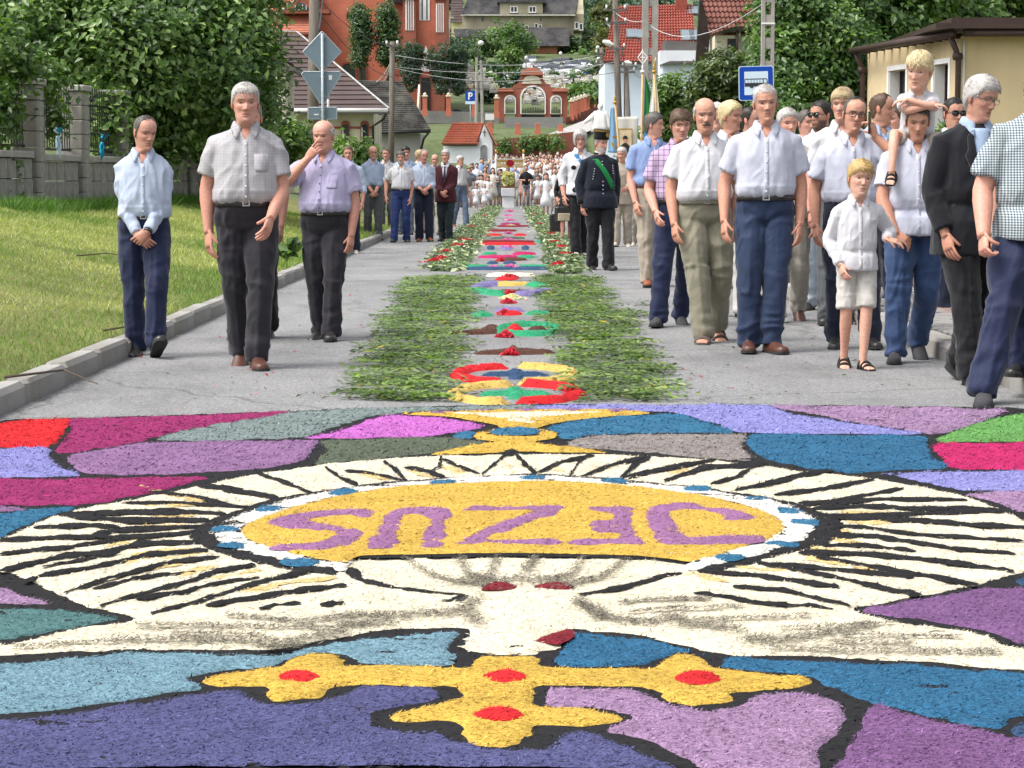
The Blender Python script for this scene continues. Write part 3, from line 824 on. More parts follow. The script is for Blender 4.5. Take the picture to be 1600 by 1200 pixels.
# --- red roofed house right of the road, d = 108
D=108.0
e=empty('red_roof_house',P(1010,190,D),label='white house with big red tiled roof and skylights',cat='house')
X=lambda px,d=D:loc(e,P(px,0,d)).x
Z=lambda py,d=D:loc(e,P(600,py,d)).z
mb=MB();rq=[Vector((X(943),-.3,Z(98))),Vector((X(1090),-.3,Z(98))),Vector((X(1096),5.6,Z(8,D+6))),Vector((X(968),5.6,Z(12,D+6)))]
quad_courses(*rq,20,.06,mb,wave=30);mb.build('roof',m_redtile,e)
def on_roof(px,py,q=rq,e=e):
 nn=(q[1]-q[0]).cross(q[3]-q[0]).normalized()
 if nn.z<0:nn=-nn
 r=ray(px,py);o=Vector((0,0,HC))-Vector(e.location)
 t=(q[0]-o).dot(nn)/r.dot(nn)
 return o+r*t,nn
for px,py,w,h in((988,56,.5,.9),(1004,57,.5,.9),(1075,59,.62,1.15),(1087,59,.62,1.15),(1082,20,.5,.8)):
 p,nn=on_roof(px,py)
 M=Matrix.Rotation(math.atan2((rq[3]-rq[0]).z,(rq[3]-rq[0]).y),4,'X')
 s=MB().box(p+nn*.1,(w+.12,h+.12,.12),M=M).build('skylight',m_gutter,e)
 MB().box(p+nn*.155,(w,h,.03),M=M).build('pane',mat('sky_glass',(.16,.2,.23),.06,.1,1,3,0,spec=.8),s)
mb=MB();p,nn=on_roof(1065,22);mb.box(p+Vector((0,.3,.25)),(.55,.55,1.5));mb.build('chimney',m_redtile,e)
wall_box('wall',e,X(946),X(1086),.4,8,-6,Z(99),m_bluew)
mb=MB();mb.prism([(X(1036),Z(83)),(X(1089),Z(83)),(X(1089),Z(69)),(X(1036),Z(66))],-1.5,2.0);mb.build('dormer',m_gutter,e)
wall_box('extension',e,X(1027),X(1088),-2.2,.5,-6,Z(83),m_white)
wall_box('lower_extension',e,X(1029),X(1087),-3.0,-2.2,-6,Z(104),m_bluew)
mb=MB();mb.prism([(X(1026),Z(106)),(X(1089),Z(104)),(X(1089),Z(101)),(X(1040),Z(101))],-3.3,-2.1);mb.build('canopy_roof',m_gutter,e)
MB().box(((X(943)+X(1036))/2,-.35,Z(98.5)),(X(1036)-X(943),.14,.14)).build('gutter',m_brown,e)
# --- brown tiled house in front of it, d = 76
D=76.0
e=empty('brown_tile_house',P(1150,190,D),label='house with brown red tiled roof and dark timber gable',cat='house')
X=lambda px,d=D:loc(e,P(px,0,d)).x
Z=lambda py,d=D:loc(e,P(600,py,d)).z
mb=MB();quad_courses((X(1108),-.2,Z(56)),(X(1230),-.2,Z(56)),(X(1230),4.2,Z(-70,D+4)),(X(1091),4.2,Z(-70,D+4)),15,.055,mb,wave=18);mb.build('roof',m_brtile,e)
mb=MB();mb.prism([(X(1086),Z(150)),(X(1108),Z(92)),(X(1111),Z(50)),(X(1098),Z(0)),(X(1094),Z(0))],.2,.5);mb.build('timber_gable',mat('dark_timber',(.035,.025,.02),.9,.3,2,20,.4),e)
wall_box('wall',e,X(1112),X(1215),.6,4,-4,Z(54),m_white)
mb=MB();slab(mb,[(X(1102),-1.3,Z(58)),(X(1144),-1.3,Z(45)),(X(1230),-1.3,Z(45)),(X(1230),1.5,Z(43)),(X(1144),1.5,Z(43)),(X(1102),1.5,Z(55))][:3]+[(X(1230),.6,Z(41)),(X(1146),.6,Z(41))],.06);mb.build('porch_roof',m_gutter,e)
wall_box('porch',e,X(1114),X(1144),-.9,.6,-4,Z(58),m_cream)
mb=MB();mb.tube([(X(1147),-1.1,Z(50)),(X(1147),-1.1,Z(95))],.045,8);mb.build('downpipe',m_brown,e,True)
window(e,X(1141),-.92,Z(84),.35,.9,frame=m_brown,bars=(0,0),sill=False)
# --- yellow building at the right, corner at d = 43
D=43.0
cx_=P(1500,200,D).x
e=empty('yellow_building',(cx_,D,0),label='single storey yellow rendered building with dark brown eaves and gutters',cat='building')
zE=P(1500,56,D).z
fx,fy=P(1357,0,48.2).x-cx_,5.2
fa=math.atan2(-fx,fy)
L=math.hypot(fx,fy)
# long facade lies along its own y axis
fac=empty('facade',(0,0,0),fa,parent=e)
mb=MB();wins=[(1.32,1.62),(3.62,3.98)]
wz0,wz1=1.15,P(1475,97,43.7).z
# outline with window openings, as a slab .22 thick facing -x
o=[(0,-.2),(L,-.2),(L,zE),(0,zE)]
ops=[(.62,1.42),(2.95,3.95)]
hs=[[(a,wz0),(b_,wz0),(b_,wz1-.02),(a,wz1-.02)]for a,b_ in ops]
mb.prism(o,-.0,.3,'x',holes=hs);mb.build('wall',m_yell,fac)
for a,b_ in ops:
 f=MB();f.prism([(a-.09,wz0-.09),(b_+.09,wz0-.09),(b_+.09,wz1+.08),(a-.09,wz1+.08)],-.02,.0-.001,'x',holes=[[(a,wz0),(b_,wz0),(b_,wz1-.02),(a,wz1-.02)]])
 fo=f.build('window',m_trim,fac)
 MB().box((.28,(a+b_)/2,(wz0+wz1)/2),(.03,b_-a,wz1-wz0)).build('pane',m_glass,fo)
 f=MB()
 for y in(a+.03,(a+b_)/2,b_-.03):f.box((.25,y,(wz0+wz1)/2),(.05,.06,wz1-wz0))
 f.build('frame',m_brown,fo)
 MB().box((.14,b_-.012,(wz0+wz1)/2),(.27,.02,wz1-wz0-.01)).build('reveal',m_trim,fo)
wall_box('front_wall',e,.0,5.5,.0,.3,-.2,zE-.003,m_yell)
mb=MB();mb.box((2.6,3.0,zE+.16),(6.4,7.0,.1));mb.box((2.75,3.2,zE+.28),(5.9,6.4,.14));rf=mb.build('roof',m_brown,e)
rf.location=(0,0,0)
mb=MB();mb.tube([(-.02,-.32,zE+.05),(5.8,-.32,zE+.05)],.085,8);mb.build('gutter',m_brown,e,True)
mb=MB();mb.tube([(-.30,-.3,zE+.02),(-.30,L+.2,zE+.02)],.075,8)
for k in range(12):mb.box((-.13,.1+k*L/11.5,zE+.0),(.36,.06,.1))
mb.build('gutter',m_brown,fac,True)
for y_,nm in((-.1,'downpipe'),(L+.02,'downpipe')):
 mb=MB();mb.tube([(-.28,y_,zE),(-.14,y_,zE-.3),(-.1,y_,zE-.45),(-.1,y_,-.1)],.06,8);mb.tube([(-.2,y_-.01,zE-.4),(-.04,y_-.01,zE-.4)],.075,8);mb.build(nm,m_brown,fac,True)
mb=MB();mb.tube([(.03,-.06,zE-.1),(.03,-.06,0)],.02,6);mb.build('cable',m_trim,fac,True)
# ------------------------------------------------------------------ cemetery gate, walls, posts
D=162.0
e=empty('cemetery_gate',P(832,185,D),label='red brick gateway with three arches and curved gable',cat='gate')
X=lambda px,d=D:loc(e,P(px,0,d)).x
Z=lambda py,d=D:loc(e,P(600,py,d)).z
def arch_poly(px,w,top,bot=186):
 r_=w/2*D/FPX;x=X(px);zc=Z(top)-r_
 return[(x+r_,Z(bot))]+[(x+r_*math.cos(a),zc+r_*math.sin(a))for a in np.linspace(0,PI,13)]+[(x-r_,Z(bot))]
out=[(X(778),Z(190)),(X(887),Z(190)),(X(887),Z(142)),(X(862),Z(138))]
out+=[(X(831+dx),Z(y))for dx,y in((29,133),(22,130),(18,124),(17,116),(-17,116),(-18,124),(-22,130),(-29,133))]
out+=[(X(800),Z(138)),(X(778),Z(142))]
holes=[arch_poly(833,36,136,187),arch_poly(797,15,151,187),arch_poly(869,15,151,187)]
MB().prism(out,0,1.0,holes=holes).build('wall',m_brick2,e)
for px,w,top in((833,36,136),(797,15,151),(869,15,151)):
 hp=arch_poly(px,w,top,178)
 cx2=sum(p[0]for p in hp)/len(hp)
 bg=[(cx2+(x-cx2)*(1.1 if w>20 else 1.2),z+(.12 if 0<i<len(hp)-1 else 0))for i,(x,z)in enumerate(hp)]
 MB().prism([*bg],-.09,-.003,holes=[[(x,z+(.02 if i in(0,len(hp)-1)else 0))for i,(x,z)in enumerate(hp)]]).build('arch_trim',m_trim,e)
for a,b_,t_,bt in((777,802,139,143),(863,888,139,143)):
 mb=MB();mb.prism([(X(a-1),Z(bt)),(X(b_+1),Z(bt)),(X(b_-2),Z(t_-1)),(X(a+2),Z(t_-1))],-.25,1.2);mb.build('tile_cap',m_orange,e)
cap=[(X(831+18*math.cos(a)),Z(117)+11*D/FPX*math.sin(a))for a in np.linspace(0,PI,11)]
MB().prism(cap,-.2,1.2).build('top_cap',m_orange,e)
pan=[(X(831+13*math.cos(a)),Z(125)+7*D/FPX*math.sin(a))for a in np.linspace(0,PI,9)]+[(X(815),Z(131)),(X(847),Z(131))]
MB().prism(pan,-.08,-.004).build('panel',m_cream,e)
mb=MB();mb.box((X(831),.4,Z(101)),(.1,.1,.5));mb.box((X(831),.4,Z(100)),(.34,.1,.1));mb.box((X(831),.4,Z(105.5)),(.2,.2,.14));mb.build('cross',m_trim,e)
for a,b_ in((815,851),(861,876)):
 mb=MB();n=14 if b_-a>20 else 6
 for k in range(n):mb.tube([(X(a+(b_-a)*(k+.5)/n),.5,Z(187)),(X(a+(b_-a)*(k+.5)/n),.5,Z(172)+.25*math.sin(PI*(k+.5)/n))],.02,4)
 mb.box((X((a+b_)/2),.5,Z(182)),((b_-a)*D/FPX,.04,.3));mb.build('iron_leaf',m_iron,e)
def brick_post(px,py0,py1,w,d,lab,grp,cap=True):
 p=P(px,py1,d);h=P(px,py0,d).z-p.z
 e=empty('brick_post',p,label=lab,cat='post',group=grp)
 ww=w*d/FPX
 mb=MB();mb.bbox((0,0,h*.4),(ww,ww,h*.8),.02);mb.box((0,0,h*.1-.2),(ww*1.2,ww*1.2,.2+h*.2));mb.build('shaft',m_brick,e)
 if cap:
  mb=MB();mb.bbox((0,0,h*.83),(ww*1.3,ww*1.3,h*.08),.03);mb.ball((0,0,h*.92),ww*.4,8,6);mb.build('cap',m_cream,e)
 return e
for k,(px,y0,y1)in enumerate(((664,145,175),(701,145,175),(741,147,176),(776,148,178))):
 brick_post(px,y0,y1,7,160,('first second third fourth'.split()[3-k]+' pale capped brick post from the gateway along the churchyard wall'),'brick posts left of the cemetery gate')
for k in range(10):
 t=k/9
 brick_post(893+46*t,153-15*t,182-20*t,7-1.5*t,160+20*t,('first second third fourth fifth sixth seventh eighth ninth tenth'.split()[k]+' brick post from the gateway in the row climbing uphill'),'brick posts right of the cemetery gate')
for k,(px,y0,y1)in enumerate(((724,188,204),(766,188,203),(809,190,204),(840,190,204),(876,192,206))):
 brick_post(px,y0,y1,8,146,('low red brick post below the gateway, '+('nearest the black car','by the white notice board','under the big arch','right of the big arch','beside the path')[k]),'low brick posts under the cemetery gate',False)
m_stone=mat('grey_stone_wall',lin((150,150,148),.8),.95,.2,.4,8,.5,.02)
def wall_thing(name,a,b_,d,th,m_,lab,cat='wall',d2=None):
 pa,pb=P(a[0],a[1],d),P(b_[0],b_[1],d2 or d)
 hb=P(b_[0],b_[2],d2 or d).z;ha=P(a[0],a[2],d).z
 mb=MB();mb.add([(pa.x,pa.y,pa.z),(pb.x,pb.y,pb.z),(pb.x,pb.y,hb),(pa.x,pa.y,ha),(pa.x,pa.y+th,pa.z),(pb.x,pb.y+th,pb.z),(pb.x,pb.y+th,hb),(pa.x,pa.y+th,ha)],
[(0,1,2,3),(5,4,7,6),(3,2,6,7),(0,4,5,1),(1,5,6,2),(4,0,3,7)])
 return tag(mb.build(name,m_),lab,cat)
wall_thing('cemetery_wall',(630,192,172),(780,194,176),160.6,.5,m_stone,'grey retaining wall below the churchyard lawn')
wall_thing('gate_steps_wall',(788,206,183),(880,206,183),153,.6,m_stone,'pale grey steps wall in front of the brick gateway')
wall_thing('ramp_wall',(884,200,184),(945,178,162),158,.4,mat('dark_brick',lin((150,92,78),.75),.95,.25,.6,9,.5,.02),'dark brick wall climbing beside the road right of the gateway',d2=178)
wall_thing('planter_wall',(768,250,219),(905,248,205),139.4,.5,MATS['dark_brick'],'dark brick terrace wall behind the crowd')
mb=MB();mb.add([P(845,214,139.9),P(905,212,139.9),P(990,172,176),P(955,172,176)],[(0,1,2,3)])
tag(mb.build('hill_path',mat('path_grey',lin((190,188,184),.7),.9)),kind='structure')
for i,(px,py,d)in enumerate(((787,225,139),(822,222,139),(845,220,139),(868,220,138.6))):
 tree('terrace_shrub',P(px,py+16,d),[B(px,py+3,d,.5,.4,.5)],500,.10,PAL_MID if i%2 else PAL_LIGHT,('bright green','dark green')[i%2]+' shrub on the terrace, '+('by the chapel corner','middle of the brick wall','under the gateway post','nearest the statue')[i],'shrub','shrubs on the terrace wall',r0=.05,clump=.15,per=16,seed=30+i,fill=.2,limbs=False)
 # churchyard: columnar trees, rounded hedges
for i,(px,y0,y1,w)in enumerate(((563,15,95,17),(606,12,96,18))):
 d=166;z0=P(px,128,d)
 bl=[B(px+random.uniform(-3,3),y0+(y1-y0)*t,d,w*d/FPX*(.75+.35*math.sin(PI*t))*.9,.8,.65)for t in np.linspace(.06,.94,6)]
 tree('columnar_tree',z0,bl,7000,.12,PAL_DARK,'tall columnar tree against the church wall, '+('its trunk showing by the door' if i==0 else 'beside the stair turret'),group='columnar trees by the church',r0=.14,clump=.2,per=18,seed=40+i,fill=.4,limbs=False)
for i,(px,y0,y1,w,d)in enumerate(((641,74,132,18,163),(690,80,136,20,163),(716,78,138,12,163.5))):
 bl=[B(px,y0+(y1-y0)*t,d,w*d/FPX*(.7+.5*math.sin(PI*min(1,t+.25))),.8,.8)for t in np.linspace(.1,.9,5)]
 tree('clipped_thuja',P(px,y1+8,d),bl,8000,.085,PAL_BLUE,('round topped clipped thuja left of the statue niches','broad clipped thuja in front of the statue niches','slim clipped thuja at the right end of the church')[i],group='clipped thujas in the churchyard',r0=.1,clump=.1,per=18,seed=50+i,fill=.75,limbs=False)
 # hillside wood: individual trees up the slope
hill_trees=[(755,70,310,3.4,2.6,0,'broad bushy tree in front of the beige tenement'),(792,52,308,3.6,3.0,2,'large rounded tree hiding the middle of the tenement'),(815,72,309,2.6,2.3,2,'round tree beside the lean-to roof'),
(735,95,290,2.4,1.9,0,'dark bush below the street lamp'),(720,78,300,2.2,2.0,1,'dark tree by the church corner'),(798,92,262,1.5,1.6,3,'bright green round bush above the gateway'),(768,122,240,1.5,2.0,1,'yellowish thuja left of the gateway'),(775,148,205,1.1,2.0,1,'dark conifer behind the left gate pillar'),(760,160,200,1.0,1.6,1,'dark conifer on the churchyard lawn'),
(895,78,320,2.6,2.4,0,'leafy tree at the right end of the tenement'),(905,95,315,2.2,2.0,2,'low tree right of the parked cars'),(925,60,330,2.5,3.6,0,'tall dark tree right of the tenement'),(930,20,345,3.0,3.6,1,'dark tree rising above the tenement gable'),(945,75,300,1.6,3.6,4,'yellow tinged tall tree left of the red roof'),(940,30,335,1.8,3.0,4,'yellow green tree top behind the wooden pole'),(915,110,300,1.8,1.6,2,'dark shrub behind the blue sign'),
(870,92,318,2.0,1.2,0,'dark hedge under the slate lean-to'),(712,12,420,2.8,4,5,'bluish tree behind the church corner'),(700,30,420,2.4,3,5,'blue green tree beside the purple roof'),(745,115,240,1.2,1.2,3,'light bush beside the concrete pole'),(752,135,215,1.1,1.3,2,'green bush between the pole and the graves'),(885,138,205,.9,1.0,0,'dark bush behind the right shoulder of the gateway'),(899,128,215,.8,.8,3,'light bush under the notice board'),(908,152,172,.6,.7,2,'shrub growing behind the climbing brick posts'),(925,146,178,.6,.7,0,'second dark shrub behind the climbing brick posts'),(935,118,240,1.2,1.6,0,'dark tree below the globe lamps'),(860,128,240,.9,.8,0,'dark bush just right of the gateway cap'),(812,128,215,.7,.9,1,'dark yew left of the gateway cap'),(690,62,330,2.2,2.4,5,'bluish tree in the gap right of the church'),(880,60,330,1.6,1.4,2,'tree at the foot of the tenement wall')]
for i,(px,py,d,rx,rz,pl,lb)in enumerate(hill_trees):
 pal=[PAL_DARK,PAL_BLUE,PAL_MID,PAL_LIGHT,[(.06,.08,.02),(.11,.12,.03),(.15,.15,.05)],[(.03,.06,.055),(.05,.09,.08)]][pl]
 c=P(px,py,d)
 bl=[(c,(rx*.8,rx*.8,rz*.8))]+[(c+Vector((random.uniform(-.6,.6)*rx,random.uniform(-.5,.2)*rx,random.uniform(-.5,.5)*rz)),(rx*.5,rx*.5,rz*.45))for k in range(4)]
 tree('hillside_tree',(c.x,c.y,min(land_z(c.x,c.y),c.z-rz)),bl,1500,.27,pal,lb,group='trees on the hillside',r0=.2,clump=.36,per=20,seed=60+i,fill=.4,limbs=False)
 # far wood closing the view, one mass
bl=[]
for k in range(46):
 x=random.uniform(-95,95);y=random.uniform(500,640);bl.append(((x,y,land_z(x,y)+random.uniform(2,9)),(random.uniform(6,11),5,random.uniform(6,9))))
for k in range(16):
 x=random.uniform(6,45);y=random.uniform(350,430);bl.append(((x,y,land_z(x,y)+random.uniform(0,4)),(random.uniform(4,6),4,random.uniform(4,6))))
tag(crown('distant_wood',bl,26000,.8,[(.035,.07,.055),(.05,.095,.075),(.07,.115,.09)],None,None,1.3,24,seed=99,fill=.6),kind='stuff')
# ------------------------------------------------------------------ cars on the hill
m_tyre=mat('tyre',(.02,.02,.02),.9);m_lamp=mat('lamp_glass',(.7,.7,.72),.2,.1,4,20,0)
def car_proto(L=4.1,W=1.72,H=1.46):
 """body, glass, wheels and lamps of a hatchback facing -y"""
 def sec(y,zb,zt,w):return[(-w,y,zb),(-w*1.02,y,zb+.25),(-w,y,zt-.06),(-w*.9,y,zt),(w*.9,y,zt),(w,y,zt-.06),(w*1.02,y,zb+.25),(w,y,zb)]
 b=MB();b.loft([sec(y,zb,zt,w*W/2)for y,zb,zt,w in((-L/2,.35,.62,.8),(-L/2+.12,.22,.74,.94),(-L/2+.95,.2,.95,1),(-.2,.2,.98,1),(L/2-.5,.2,1.0,1),(L/2-.08,.25,.95,.93),(L/2,.35,.8,.85))])
 b.loft([[(-w*W/2,y,z),(-w*W/2*.85,y,z2),(w*W/2*.85,y,z2),(w*W/2,y,z)]for y,z,z2,w in((-.1,.95,H-.04,.82),(L/2-1.0,.95,H,.82),(L/2-.75,.95,H-.06,.8))])
 g=MB();g.loft([[(-w*W/2,y,.95),(-w*W/2*.86,y+dy,z2),(w*W/2*.86,y+dy,z2),(w*W/2,y,.95)]for y,dy,z2,w in((-.95,.75,H-.05,.88),(-.2,.1,H-.07,.93),(L/2-.9,-.05,H-.07,.92),(L/2-.25,-.4,H-.08,.86))])
 wh=MB()
 wh.tube([(-.1,0,0),(.1,0,0)],.31,14)
 rim=MB();rim.tube([(-.108,0,0),(.108,0,0)],.19,10)
 hl=MB();hl.box((0,0,0),(.34,.1,.13))
 pl=MB();pl.box((0,0,0),(.5,.03,.12))
 return b,g,wh,rim,hl,pl
CAR=[k.mesh(n,m_)for k,n,m_ in zip(car_proto(),('body','windows','wheel','rim','headlight','number_plate'),(m_white,m_glass,m_tyre,m_steel,m_lamp,m_trim))]
for me in CAR[:2]:me.polygons.foreach_set('use_smooth',[False]*len(me.polygons))
CARC={}
def car(px,py,d,rz,colr,label,group=None):
 p=P(px,py,d)
 e=empty('parked_car',p,rz,label,'car',group)
 if colr not in CARC:
  me=CAR[0].copy();me.materials.clear()
  me.materials.append(mat('car_paint_%s'%colr,{'white':(.75,.76,.78),'black':(.02,.02,.025),'silver':(.42,.44,.47),'blue':(.05,.09,.2),'grey':(.16,.17,.18),'red':(.3,.03,.03)}[colr],.25,.05,2,20,0,spec=.6))
  CARC[colr]=me
 link('body',CARC[colr],e);link('windows',CAR[1],e)
 for sx in(-1,1):
  link('headlight',CAR[4],e,(sx*.58,-1.98,.66))
  for y in(-1.3,1.25):
   w=link('wheel',CAR[2],e,(sx*.76,y,.31));link('rim',CAR[3],w)
 link('number_plate',CAR[5],e,(0,-2.06,.42))
 return e
car(681,199,176,R(38),'white','white hatchback parked behind the chapel')
car(716,199,178,R(20),'black','black car parked behind the chapel next to the white hatchback')
cars=[(730,111,278,'silver','silver car parked alone near the parking sign'),(716,118,262,'grey','grey car half hidden by the churchyard thuja'),(818,110,282,'white','white car parked left of the gateway cross'),(829,104,290,'silver','silver car whose roof shows above the gateway cross'),
(851,112,285,'grey','grey car just right of the gateway cap'),(858,120,272,'silver','silver car in the front row above the gateway'),(873,119,276,'blue','dark blue car second in the front row'),(888,121,270,'white','white car near the round blue sign in the front row'),(897,113,285,'silver','silver car behind the white one near the blue sign'),(912,110,290,'white','white car furthest uphill beside the trees'),(870,108,292,'grey','grey car in the back row under the lean-to'),(883,107,292,'black','black car in the back row right of the grey one')]
for px,py,d,cl,lb in cars:car(px,py,d,R(random.uniform(-25,25)),cl,lb,'cars parked on the hillside')
mb=MB();mb.add([P(705,122,258),P(930,126,258),P(925,106,296),P(705,108,296)],[(0,1,2,3)]);tag(mb.build('car_park',MATS['path_grey']),kind='structure')
# ------------------------------------------------------------------ poles, lamps, signs, wires
def insul(mb,p):mb.tube([p,p+Vector((0,0,.1))],[.05,.035],6,m=1)
def pole(name,px,y0,y1,d,r0,r1,m_,lab,cross=(),base_z=None,cat='utility pole',n=8):
 a=P(px[0],y1,d);b_=P(px[1],y0,d)
 a.z=base_z if base_z is not None else a.z
 e=empty(name,a,label=lab,cat=cat)
 mb=MB();mb.tube([(0,0,-.3),b_-a],[r0,r1],n);mb.build('shaft',m_,e,n>5)
 for py,w in cross:
  z=P(px[1],py,d).z-a.z;x=(b_-a).x*z/max(.1,(b_-a).z)
  c=MB();c.box((x,-r0-.03,z),(w,.06,.08));c.build('crossarm',m_gutter,e)
  for k in range(4 if w>.9 else 2):
   i=MB();xx=x+w*(-.42+.84*k/(3 if w>.9 else 1));i.tube([(xx,-r0-.03,z+.04),(xx,-r0-.03,z+.12),(xx,-r0-.03,z+.2)],[.02,.05,.035],8);i.build('insulator',m_trim,e,True)
 return e
pole('wooden_pole',(486,492),-60,236,58,.16,.13,m_wood,'thick weathered wooden pole behind the back of the road signs',base_z=.5)
pole('wooden_pole',(610,613),65,236,88,.13,.1,m_wood,'dark wooden pole in front of the slate roofed shed',((72,.5),),base_z=.3)
pole('wooden_pole',(946,940),75,170,118,.15,.11,m_wood,'leaning wooden pole left of the tall wooden pole with a street lamp arm',((84,.7),(100,.7)),base_z=.5)
pole('wooden_pole',(972,961),-10,190,92,.16,.11,m_wood,'tall leaning wooden pole with white insulators by the red roof',((16,.9),(36,.9),(76,.7)),base_z=0)
pole('wooden_pole',(988,978),98,190,100,.14,.1,m_wood,'short wooden pole beside the bluish white house wall',((105,1.0),(113,.8)),base_z=0)
e=empty('concrete_pole',(P(1016,0,74).x,74,0),label='tall double concrete pole in front of the red roof',cat='utility pole')
for dx in(-.16,.16):MB().box((dx,0,3.6),(.2,.26,7.4)).build('leg',m_conc,e)
mb=MB()
for k in range(9):mb.box((0,0,.6+k*.8),(.16,.2,.22))
mb.build('web',m_conc,e)
e=empty('concrete_pole',(P(1200,0,41).x,41,.1),label='grey concrete ladder pole standing behind the bus stop sign',cat='utility pole')
for dx in(-.085,.085):MB().box((dx,0,2.7),(.06,.16,5.6)).build('leg',m_conc,e)
mb=MB()
for k in range(14):mb.box((0,0,.2+k*.42),(.115,.13,.2))
mb.build('web',m_conc,e)
MB().box((0,-.084,P(1200,37,41).z-.1),(.25,.015,.03)).build('steel_band',m_trim,e)
e=empty('concrete_pole',(P(747,190,150).x,150,P(747,192,150).z),label='concrete pole with a street lamp standing left of the brick gateway',cat='street lamp')
for dx,tp in((-.07,90),(.2,94)):
 MB().tube([(dx*1.6,0,-.4),(dx,0,P(747,tp,150).z-e.location.z)],[.13,.09],6).build('leg',m_conc,e)
zt=P(747,90,150).z-e.location.z
mb=MB();mb.tube([(0,0,zt-.4),(0,0,zt+.3),(.05,-.1,zt+.7),(.16,-.3,zt+.85)],.035,6);mb.build('arm',m_gutter,e,True)
mb=MB();mb.ball((.2,-.35,zt+.95),(.2,.2,.17),10,8);mb.build('lamp_head',m_trim,e,True)
for px,py,d,lb in((822,90,265,'white globe lamp above the gateway cross'),(876,83,275,'white globe lamp beside the old brick wall up the hill'),(783,88,265,'white globe lamp left of the bright round bush'),(934,74,250,'white globe lamp at the right end of the car park'),(935,92,250,'lower white globe lamp at the right end of the car park')):
 p=P(px,py,d);g=P(px,py+22,d)
 e=empty('globe_lamp',g,label=lb,cat='lamp',group='globe lamps on the hill')
 MB().tube([(0,0,-.6),(0,0,p.z-g.z)],.05,6).build('post',m_gutter,e,True);MB().ball((0,0,p.z-g.z),.2,10,8).build('globe',m_trim,e,True)
e=empty('street_lamp',P(702,80,200),label='thin tall lamp mast beside the church corner',cat='street lamp')
zz2=P(702,27,200).z-e.location.z
MB().tube([(0,0,-1),(0,0,zz2)],[.07,.05],6).build('mast',m_steel,e,True);MB().box((.02,0,zz2),(.75,.12,.06)).build('lamp_head',m_trim,e)
e=empty('street_lamp',P(972,190,90),label='white street lamp head on a curved arm by the wooden poles',cat='street lamp')
e.location.z=0
pa,pb,pc=P(976,110,90),P(973,80,90),P(962,70,90)
MB().tube([Vector((pa.x-e.location.x,0,0)),pa-e.location,pb-e.location,pc-e.location],.03,6).build('arm',m_gutter,e,True)
q1,q2=P(958,70,90)-e.location,P(944,65,90)-e.location
MB().tube([q1,q1 .lerp(q2,.5),q2],[.05,.12,.08],8,round_end=True).build('lamp_head',m_trim,e,True)
q1,q2=P(976,97,95)-e.location,P(986,99,95)-e.location
MB().tube([q1,q1 .lerp(q2,.5),q2],[.05,.1,.06],8,round_end=True).build('lamp_head',m_trim,e,True)
# road signs seen from behind on the left
D=48.0
e=empty('road_sign',(P(503,0,D).x,D,.15),label='backs of a diamond and a triangle road sign on one grey post',cat='road sign')
L_=lambda px,py:(P(px,py,D).x-e.location.x,P(px,py,D).z-e.location.z)
m_signb=mat('sign_back',lin((150,172,186),.62),.5,.06,3,40,.05,metal=.2)
MB().tube([(0,0,-.2),(0,0,L_(503,52)[1])],.032,10).build('post',m_steel,e,True)
def plate(pts,nm,back,rim=True):
 mb=MB();mb.prism(pts,.034,.05);o=mb.build(nm,back,e)
 mb=MB()
 pp=[(x,.042,z)for x,z in pts]
 for a,b_ in zip(pp,pp[1:]+pp[:1]):mb.tube([a,b_],.014,5)
 mb.build('rim',m_steel,o)
 return o
plate([L_(503,49),L_(533,81),L_(503,112),L_(473,81)],'diamond_plate',m_signb)
o=plate([L_(474,112),L_(530,112),L_(533,116),L_(506,161),L_(500,161),L_(471,116)],'triangle_plate',m_signb)
MB().box((L_(516,121)[0],.030,L_(516,121)[1]),(.07,.004,.1)).build('sticker',m_trim,o)
o=plate([L_(482,168),L_(526,168),L_(526,186),L_(482,186)],'lower_plate',m_signb)
MB().box((L_(494,179)[0],.030,L_(494,179)[1]),(.1,.004,.03)).build('sticker',m_trim,o)
mb=MB()
for py in(58,104,120,150,172,182):mb.box((0,.012,L_(503,py)[1]),(.1,.05,.035))
mb.build('clamp',m_steel,e)
# thin white marker tube behind
MB().tube([L_(511,154)[:1]+(.3,)+L_(511,154)[1:],L_(511,205)[:1]+(.3,)+L_(511,205)[1:]],.025,6).build('marker_tube',m_trim,e,True)
# bus stop sign
D=37.0
e=empty('bus_stop_sign',(P(1186,0,D).x,D,.1),label='blue and white bus stop sign with a bus pictogram',cat='road sign')
L_=lambda px,py:(P(px,py,D).x-e.location.x,P(px,py,D).z-e.location.z)
MB().tube([(L_(1197,0)[0],.06,-.3),(L_(1197,0)[0],.06,L_(1197,106)[1])],.03,10).build('post',m_steel,e,True)
m_blue=mat('sign_blue',lin((16,74,178),.85),.35,.06,3,40,0);m_signw=mat('sign_white',lin((212,232,246),.9),.35,.04,3,40,0);m_black=mat('sign_black',(.03,.034,.042),.5,.1,3,40,0)
def rrect(x0,y0,x1,y1,r_):
 out=[]
 for cx,cy,a0 in((x1-r_,y1-r_,0),(x0+r_,y1-r_,90),(x0+r_,y0+r_,180),(x1-r_,y0+r_,270)):
  out+=[(cx+r_*math.cos(R(a0+t)),cy+r_*math.sin(R(a0+t)))for t in(0,30,60,90)]
 return out
x0,z1=L_(1154.5,103);x1,z0=L_(1208.5,157)
tl=Matrix.Rotation(R(-1.5),4,'Y')
pan=empty('panel',(0,0,0),parent=e);pan.rotation_euler=(0,R(-1.3),0)
pan.location=((x0+x1)/2,0,(z0+z1)/2);w,h=(x1-x0)/2,(z1-z0)/2
MB().prism(rrect(-w,-h,w,h,.04),0,.02).build('plate',m_signw,pan)
